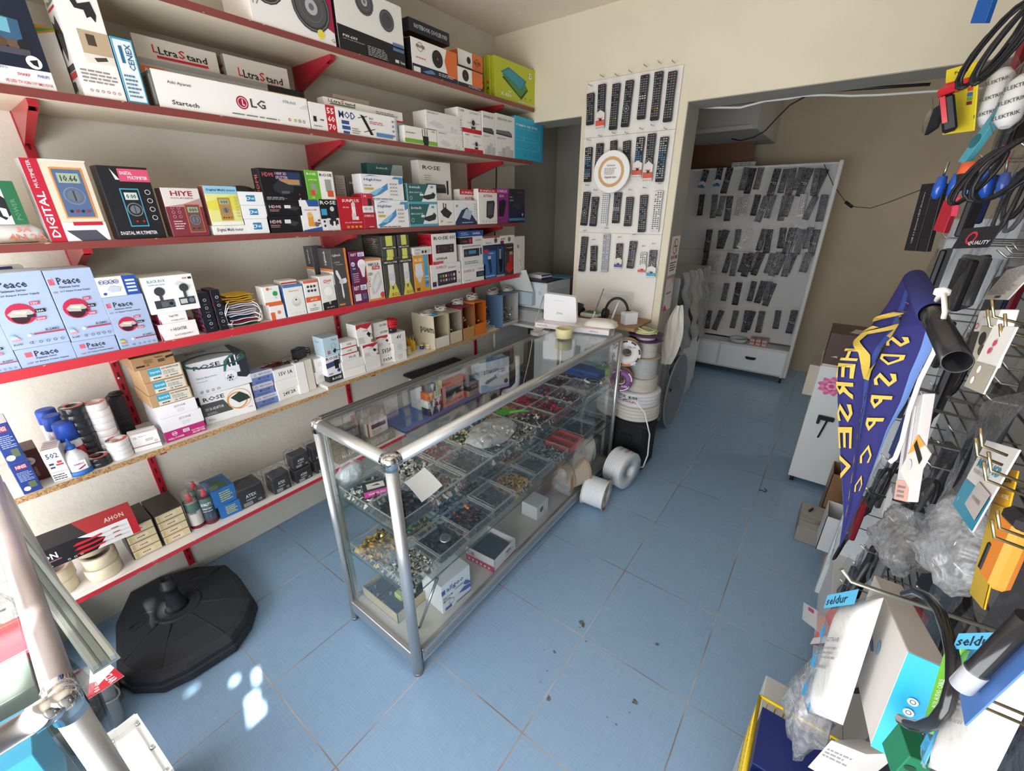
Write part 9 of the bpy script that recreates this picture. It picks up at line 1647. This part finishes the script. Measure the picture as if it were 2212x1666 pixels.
for (BL,BR,TL,c_,mt,lbl,ar) in (((0.1474,1.75,1.534),(0.1707,1.72,1.5352),(0.1373,1.75,1.7122),'242225','card','slim black box with a line of white lettering, left one of two',[('T','USB 3.0 External HDD Enclosure',0.4,0.12,0.88,0.12,'a8a4a4')]),((0.1694,1.68,1.538),(0.1865,1.65,1.539),(0.1569,1.68,1.7071),'242225','card','slim black box, right one of two',[]),
 ((0.1501,1.35,1.7392),(0.1581,1.33,1.7344),(0.1867,1.35,1.8644),'4f9aa8','plastic','long teal plastic strip slanting below the power strips',[Cc(0.4,0.3,0.1,'2a6a78')]),((0.1443,1.3,1.6067),(0.1604,1.28,1.6018),(0.1447,1.3,1.6643),'9a2430','plastic','dark red bagged part under the blue screwdrivers',[]),((0.1513,1.2,1.6357),(0.1613,1.2,1.6344),(0.1463,1.2,1.6711),'c0304a','plastic','small pink-red packet under the blue screwdrivers',[]),
 ((0.1385,0.98,1.5902),(0.1678,0.92,1.5979),(0.1437,0.98,1.6205),'26252a','card','black hang card with red emblem lettered QUALITY',[Rg(0.4,0.5,0.3,'b83040',0.1),T('QUALITY',0.4,0.12,0.95,0.22,'d8d8d8')]),((0.1146,1.6,2.0408),(0.1374,1.57,2.0286),(0.1146,1.6,2.0827),'2458a0','gloss','blue bristled pack at the top edge, right',[]),((0.1749,1.1,1.7242),(0.1836,1.1,1.7214),(0.1686,1.1,1.7446),'b8222c','card','small red and white packet hanging by the black cords',[Rr(0.2,0.3,0.8,0.6,'e8d8d8')]),
 ((0.1104,1.9,1.8555),(0.1406,1.85,1.8627),(0.1099,1.9,1.9421),'2b3038','film','dark part in a pointed clear bag left of the yellow card',[]),((0.1181,1.92,1.853),(0.1374,1.9,1.8691),(0.1197,1.92,1.9208),'20242c','plastic','dark blue wrapped part behind the yellow card',[]),
 ((0.17,0.8523,1.5343),(0.15,0.6624,1.5616),(0.17,0.8001,1.579),'dcdad6','card','white leaflet with fine print curling out at the right edge',[L(0.05,0.15,0.95,0.98,22,'8a8a8a'),Rr(0.5,0.05,0.7,0.12,'3a3a3c')]),((0.1303,0.62,1.4983),(0.1357,0.58,1.5074),(0.1253,0.62,1.5544),'d8d2ca','card','white and brown earphone box with clear window',[Rr(0,0,0.32,0.62,'3a2f28'),Rr(0.36,0.05,0.95,0.72,'a8a890'),Cc(0.6,0.5,0.12,'2a2622'),Cc(0.7,0.3,0.1,'4a4036'),Rg(0.18,0.72,0.06,'b04050',0.02),T('Audio Profession',0.35,0.86,0.95,0.05,'9a9290')]),
 ((0.1112,0.5,1.5087),(0.1139,0.46,1.5161),(0.1122,0.5,1.5628),'d6d2cc','card','white card over a silver blister strip, right of the pole',[Rr(0,0,1,0.42,'a39b8c'),Cc(0.35,0.32,0.06,'e8e8ea'),Cc(0.3,0.14,0.06,'e8e8ea'),Cc(0.5,0.74,0.05,'c04058'),Cc(0.45,0.62,0.05,'c04058')]),((0.1416,0.72,1.2669),(0.1491,0.69,1.2844),(0.115,0.72,1.4198),'cfc9c6','gloss','tall glossy white and pink pack hanging beside the rope',[Rr(0,0,1,0.2,'d8a898'),Rr(0.3,0.3,0.45,0.95,'8a8488'),Rr(0.6,0.3,0.7,0.9,'f0eeec'),L(0.2,0.02,0.8,0.16,3)]),
 ((0.1032,0.55,1.3921),(0.1109,0.52,1.3872),(0.1056,0.55,1.4371),'d9cfc8','card','white and orange hang card on the lower of the long hooks',[Pp([(0,0.45),(0.6,1),(0,1)],'d89a48'),Pp([(0.1,0.75),(0.8,0.6),(0.8,0.75),(0.1,0.9)],'2a2622'),Cc(0.35,0.35,0.12,'c8c8c8')]),
 ((0.17,0.6214,1.3347),(0.15,0.4797,1.3852),(0.17,0.6161,1.4218),'e2ddd8','card','white and teal hang card lettered MINI USB',[Rr(0,0,1,0.42,'2590ae'),T('MINI USB',0.15,0.64,0.9,0.12,'2a90ae'),T('FLASH DRIVE',0.15,0.56,0.7,0.05,'8a8a8a'),Pp([(0.45,0.16),(0.95,0.12),(0.98,0.46),(0.5,0.5)],'c2bab4'),Rg(0.16,0.14,0.03,'c8e8f0',0.01),T('POWER',0.58,0.28,0.86,0.05,'8a8480')]),
 ((0.25,0.9489,1.1001),(0.23,0.7785,1.2036),(0.25,0.9556,1.3356),'9a9c9e','bag','long grey translucent pack behind the MINI USB card',[]),
 ((0.165,0.4724,1.3277),(0.16,0.4266,1.3482),(0.165,0.5363,1.4272),'d9ac24','card','yellow hang card lettered GESI behind the orange tool',[T('GESI',0.1,0.90,0.8,0.05,'3a2c3a'),Rr(0,0.0,1,0.72,'c9a832'),T('AKILLI METRE',0.05,0.78,0.95,0.03,'f0e8d0')])):
 if mt in ('film','bag'):
  m = MB(); bl,br,tl = V3(BL),V3(BR),V3(TL); ph = R.uniform(0,6); nn_ = (br-bl).cross(tl-bl).normalized()
  m.sheet(lambda u,v: bl+(br-bl)*u+(tl-bl)*v+nn_*(0.006*math.sin(5*u+7*v+ph)+0.012*math.sin(math.pi*u)),12,18,c_,mt); origin(m.build('clear_bag',label=lbl,cat='bag'),BL)
 else: slab3(lbl,BL,BR,TL,0.012 if mt != 'card' or 'box' in lbl else 0.0012,c_,ar,mat=mt,name='package' if 'box' in lbl or mt != 'card' else 'hang_card')
# orange tool
a,b = V3((0.145,0.4228,1.4376)),V3((0.145,0.4108,1.3849)); dd = b-a; t = thing('wall_detector','orange and black handheld tool on the yellow card at the right edge','tool',tuple(a)); s_ = dd.cross(V3((1,0,0))).normalized()
m = MB(); m.obox(-s_*0.014,dd,s_*0.028,V3((0.012,0,0)),'e0852e','gloss',0.006); m.build('body',t)
m = MB(); m.obox(-s_*0.016-dd*0.12,dd*0.24,s_*0.032,V3((0.013,0,0)),'232226','plastic',0.006); m.obox(-s_*0.015+dd*0.45-V3((0.001,0,0)),dd*0.5,s_*0.010,V3((0.01,0,0)),'232226','plastic',0.003); m.build('black_trim',t)
# packs near the camera, low right
def longbox(lbl,A,B,Tp,N,c,fa,sd,mt='card',name='package'):
 A,B,Tp = V3(A),V3(B),V3(Tp); m = MB(); m.obox(B,A-B,Tp-A,N,c,mt,0.001); m.art(B,A-B,Tp-A,fa,mt); m.art(B,V3(N),A-B,sd,mt) if sd else None
 return origin(m.build(name,label=lbl,cat='packaged item'),B)
longbox('large white box with bright cyan edge and round symbols, hanging low on the right',(0.165,0.5275,1.1866),(0.165,0.4984,1.0536),(0.165,0.7667,1.0966),(0.035,0,0),'d8d2cc',[Cc(0.3,0.6,0.05,'8ab0d0'),Cc(0.6,0.4,0.04,'8ab0d0'),Pp([(0.45,0.5),(0.6,0.9),(0.65,0.85),(0.5,0.45)],'5a6a98')],None)
q0,q1 = V3((0.165,0.4984,1.0536)),V3((0.165,0.5275,1.1866)); m = MB(); nrm = V3((0,-1,-0.4)).normalized()*0.0012
m.obox(q0+nrm,(0.035,0,0),q1-q0,-nrm*0.5,'2ba5d8','card'); m.art(q0+nrm,(0.035,0,0),q1-q0,[x_ for k in range(5) for x_ in (Cc(0.5,0.16+0.11*k,0.035,'e8f0f4'),Rg(0.5,0.16+0.11*k,0.02,'2a5a80',0.006))])
origin(m.build('sleeve',label='bright cyan printed sleeve along the edge of the large white box',cat='box sleeve'),tuple(q0))
slab3('bright green box lettered AUX AUDIO CABLE inside the black cable loop',(0.16,0.414,1.2052),(0.165,0.4049,1.22),(0.16,0.4488,1.2779),0.02,'72b83a',[('T','AUX AUDIO CABLE',0.3,0.28,0.62,0.35,'dcecc8')],name='package')
m = MB(); m.tube([(0.145,0.5367,1.2522),(0.145,0.5114,1.2803),(0.145,0.4767,1.3027),(0.145,0.4432,1.3169),(0.145,0.4125,1.3217),(0.145,0.3881,1.321),(0.145,0.3691,1.3128),(0.145,0.3609,1.2974),(0.145,0.3631,1.2764),(0.145,0.3756,1.2506),(0.145,0.394,1.2265),(0.145,0.4097,1.2105)],0.0046,'1c1c1e','gloss',12); origin(m.build('rubber_cable',label='thick glossy black cable loop around the green box',cat='cable'),(0.145,0.3691,1.3128))
def pouch(lbl,BL,BR,TL,d_,inner,strip,txt):
 t = thing('socket_pack',lbl,'packaged item',BL); U,V = V3(BR)-V3(BL),V3(TL)-V3(BL); n = U.cross(V).normalized()
 m = MB(); m.sheet(lambda u,v: U*u+V*v+n*(d_*(1-abs(2*u-1) ** 4)*(1-abs(2*v-1) ** 8)),16,20,inner,'plastic'); m.build('white_socket',t)
 m = MB(); m.sheet(lambda u,v: U*(1.06*u-.03)+V*(1.04*v-0.02)+n*(d_*1.12*(1-abs(2*u-1) ** 6)*(1-abs(2*v-1) ** 8)+0.002+0.0015*math.sin(9*v+5*u)),16,22,'e8f0f4','film')
 for k in range(3):
  q = lambda u,v: U*u+V*v+n*(d_*1.2+0.001); m.poly([q(0.12,0.12+0.26*k),q(0.24,0.10+0.26*k),q(0.27,0.18+0.26*k),q(0.14,0.24+0.26*k)],'3a8ab8')
 m.build('film',t); m = MB(); m.obox(-U*0.04+n*0.003,U*0.08,V,n*0.0008,strip,'card'); m.art(V*0.9-U*0.02+n*(d_+.004),U*0.9,V*0.12,[Rr(0,0,1,1,strip),T(txt,0.05,0.2,0.75,0.6,'26303c')]); m.build('header',t)
 m = MB(); m.art(U*0.45+V*0.35+n*(d_*1.2+0.002),U*0.45,V*0.3,[T('G3TA00B',0,0.8,0.8,0.14,'6a6a6a'),L(0,0.3,0.9,0.7,3),L(0,0,0.7,0.2,1)]); m.build('print',t)
pouch('white socket pack in clear and blue film lettered seldur, hanging in front',(0.13,0.6192,0.909),(0.15,0.5481,1.002),(0.13,0.6882,1.0827),0.018,'dedbd4','5ab0d8','seldur')
pouch('white socket pack in clear and blue film, lower right corner of the photo',(0.16,0.3756,1.2113),(0.17,0.3312,1.269),(0.16,0.4024,1.334),0.010,'d8d5ce','5ab0d8','seldur')
hook((0.0852,0.5,1.2696),(0.203,0.5,1.2783),0.0024); hook((0.16,1.057,1.3349),(0.36,1.4217,1.2052),0.003); hook((0.15,0.8988,1.3515),(0.34,1.3342,1.1969),0.003); hook((0.14,0.7624,1.347),(0.32,1.2193,1.1645),0.003); hook((0.2,1.3131,0.9504),(0.38,1.4551,0.8711),0.003)
for p_,q_ in (((0.1142,0.42,1.4817),(0.1289,0.42,1.4782)),((0.1178,0.4,1.4728),(0.1386,0.4,1.4683)),((0.1285,0.38,1.4412),(0.1438,0.38,1.4395)),((0.109,0.5,1.5615),(0.1306,0.5,1.557)),((0.1147,0.48,1.5546),(0.1284,0.48,1.5514)),((0.1387,0.33,1.3416),(0.1644,0.33,1.343))):
 for dz in (0,0.008): hook(V3(p_)+V3((0,0,dz)),V3(q_)+V3((0,0,dz)),0.0011,'b0a07c')
a,b = V3((0.13,0.3225,1.357)),V3((0.135,0.3161,1.4321)); dd = b-a; t = thing('torch','black and chrome tube torch on a blue card at the lower right edge','torch',tuple(a)); m = MB(); m.lathe((0,0,0),dd,[(0,0.004),(0.001,0.0062),(0.02,0.0062),(0.021,0.0056),(dd.length,0.0056)],'1e1e20','gloss',22,cols=['c8c8cc','9a9ca2','3a3a3c','232326']); m.build('body',t)
m = MB(); n = dd.normalized(); s_ = n.cross(V3((1,0,0))).normalized(); m.obox(-n*0.02+s_*-0.011+V3((0.008,0,0)),dd*1.1,s_*0.022,(0.001,0,0),'4a6ea8','card'); m.build('backing_card',t)
slab3('white box with hanging hole at the bottom edge of the photo',(0.15,0.604,0.8069),(0.17,0.5517,0.8824),(0.15,0.5627,0.945),0.04,'d9d6d2',[L(0.1,0.5,0.9,0.8,3)],name='package')
slab3('green and teal box at the bottom edge under the black loop',(0.17,0.4394,1.0973),(0.19,0.446,1.0946),(0.17,0.4307,1.1474),0.03,'1f6a4a',[Rr(0.5,0,1,0.4,'2a9a96'),Cc(0.3,0.6,0.1,'1a4030')],name='package')
slab3('small pale translucent box with red window beside the socket pack',(0.16,1.2397,0.5093),(0.18,1.1196,0.605),(0.16,1.3269,0.4981),0.06,'d9d8da',[Rr(0.4,0.7,0.8,0.9,'c03040')],name='package',mat='gloss'); slab3('orange and white box below the pale translucent one',(0.2,1.2527,0.4175),(0.22,1.1564,0.548),(0.2,1.1903,0.6269),0.03,'d8664a',[Rr(0,0,1,0.2,'e0dcd8')],name='package')
for k,(lbl,c,rx,ry,rz_) in enumerate((('crumpled clear empty bag hanging low at the left of the socket pack',(0.15,0.7173,0.6877),0.035,0.05,0.12),('crumpled grey translucent bag above the cyan edged box',(0.22,0.9543,1.0079),0.04,0.075,0.055),('crumpled grey translucent bag right of the other one',(0.2,0.6528,1.2116),0.035,0.06,0.055))):
 blob(lbl,'crumpled_bag','bag',c,rx,ry,rz_,'b8babc','bag',0.2,5)
coil('black coiled cable behind the grey bags',(0.3,1.2803,0.8741),0.03,0.09,6,0.005,'1c1c20',0.05)
m = MB(); c = (0.2,1.0567,1.0794); m.poly([(c[0],c[1]+0.03*math.cos(a),c[2]+0.03*math.sin(a)*(1+0.3*math.sin(3*a))) for a in [k*0.5 for k in range(12)]],'dcdad8'); origin(m.build('paper_tag',label='torn white paper tag on a hook above the grey bags',cat='tag'),c)
# wire basket
B0 = V3((0.0822,0.7986,0.66)); t = thing('wire_basket','yellow wire basket at the bottom edge holding dark blue boxes','basket',tuple(B0-V3((0,0,0.16)))); w_,l_,h_ = 0.16,0.30,0.16
m = MB()
for z in (0,h_*0.5,h_): m.tube([(0,0,z),(w_,0,z),(w_,-l_,z),(0,-l_,z),(0,0,z)],0.0035 if z == h_ else 0.0018,'d8b820','paintmetal',6)
for k in range(24): m.cyl((0,-l_*k/24,0),(0,-l_*k/24,h_),0.0015,'d8b820','paintmetal',5); m.cyl((w_,-l_*k/24,0),(w_,-l_*k/24,h_),0.0015,'d8b820','paintmetal',5)
for k in range(11): m.cyl((w_*k/10,0,0),(w_*k/10,0,h_),0.0015,'d8b820','paintmetal',5); m.cyl((w_*k/10,0,0),(w_*k/10,-l_,0),0.0015,'d8b820','paintmetal',5)
m.build('frame',t)
for k in range(2): slab3('dark blue box with white lettering in the yellow basket, %s' % ('far one','near one')[k],B0+V3((0.008,-0.145-0.14*k,-0.157)),B0+V3((0.008,-0.02-0.14*k,-0.157)),B0+V3((0.008,-0.145-0.14*k,0.0)),0.1,'22306e',[],name='package',N=(0.12,0,0))
m = MB(); m.box(0.10,0.268,0.45,1.0,0.0,B0.z-0.163,'c9cbcb','board',0.002); origin(m.build('plinth',label='pale plinth under the yellow wire basket',cat='plinth'),(0.2,0.7,0))
# white wheeled cabinet with rose, boxes on it, and the things at its foot
t = thing('rolling_cabinet','white wheeled cabinet with a pink rose sticker, at the back room opening','cabinet',(0.22,2.93,0))
m = MB(); m.box(-0.165,0.17,0.0,0.35,0.045,0.805,'d3d8da','board',0.002); m.build('body',t)
m = MB(); m.obox((-0.215,0.03,0.60),(0.05,0.0,0),(0,0.25,0),(0,0,0.19),'b8b0a0','card'); m.build('side_board',t)
for x,y in ((-0.14,0.03),(0.14,0.03),(-0.14,0.31)):
 m = MB(); m.lathe((x-0.01,y,0.024),(1,0,0),[(0,0.01),(0,0.024),(0.02,0.024),(0.02,0.01)],'1e1e20','plastic',14,closed=True); m.build('caster',t)
m = MB()
for rr,nn_,c_ in ((0.062,9,'d868a4'),(0.050,8,'e08ab8'),(0.038,7,'cc5a90'),(0.026,6,'e8a0c0'),(0.014,5,'c84a80')):
 m.poly([(-0.085+rr*(1+0.14*math.sin(nn_*a))*math.cos(a),-0.0006-0.0003*(0.07-rr)*60,0.69+rr*0.85*(1+0.14*math.sin(nn_*a))*math.sin(a)) for a in [k*2*math.pi/48 for k in range(48)]],c_)
m.build('rose_sticker',t,'pink rose sticker')
carton('scuffed brown cardboard box on the white wheeled cabinet',(0.06,2.935,0.34,2.935,0.8056,1.0),0.28,'4a3630',[Rr(0,0,0.9,0.06,'c8b8a4'),Pp([(0.1,0.3),(0.2,0.34),(0.22,0.28)],'c8b8a8')],[],[Pp([(0.3,0.2),(0.8,0.1),(0.85,0.5),(0.4,0.6)],'c8c8c8')],tc='5a443c')
t = thing('clamp','black plastic spring clamp hooked on the cabinet beside the flag','clamp',(0.165,2.915,0.46)); m = MB(); m.box(-0.05,0.03,-0.012,0.012,0.02,0.045,'1e2222','plastic',0.004); m.box(-0.05,-0.035,-0.01,0.01,-0.01,0.03,'1e2222','plastic',0.003); m.cyl((0.0,0,0.03),(-0.02,0,-0.10),0.005,'1e2222','plastic',8); m.build('body',t)
m = MB(); m.obox((0.150,2.33,0.001),(0.12,0.0,0),(0,0.26,0),(0,0,0.09),'8f8c86','matte',0.004,{'f': 'a8a6a0'}); m.box(0.152,0.27,2.40,2.43,0.0915,0.094,'b4b4b2','metal'); origin(m.build('metal_case',label='worn grey metal block with a silver band lying on the floor by the cabinet',cat='block'),(0.2,2.45,0))
m = MB(); m.cyl((0.19,2.50,0.0985),(0.20,2.53,0.0985),0.006,'2a2a2c','plastic',10); m.cyl((0.20,2.53,0.0985),(0.203,2.54,0.0985),0.006,'c89a48','metal',10); origin(m.build('battery_cell',label='small battery cell lying on the worn grey block',cat='battery'),(0.19,2.5,0.0925))
openbin('open brown cardboard box at the foot of the wheeled cabinet',(0.245,2.62,0.001),(0.14,0,0),(0,0.16,0),0.30,'8a6a4a','ffffff'); openbin('open white cardboard box in front of the brown one, by the end board',(0.235,2.18,0.10),(0.14,0,0),(0,0.15,0),0.20,'d4d6da','ffffff',[T('VACUUM',0.5,0.7,0.9,0.08,'3a3a40')])
m = MB(); m.box(0.28,0.385,2.16,2.40,0.0,0.099,'a8a49c','card'); origin(m.build('carton_stack',label='plain carton under the open white box',cat='box'),(0.33,2.28,0))
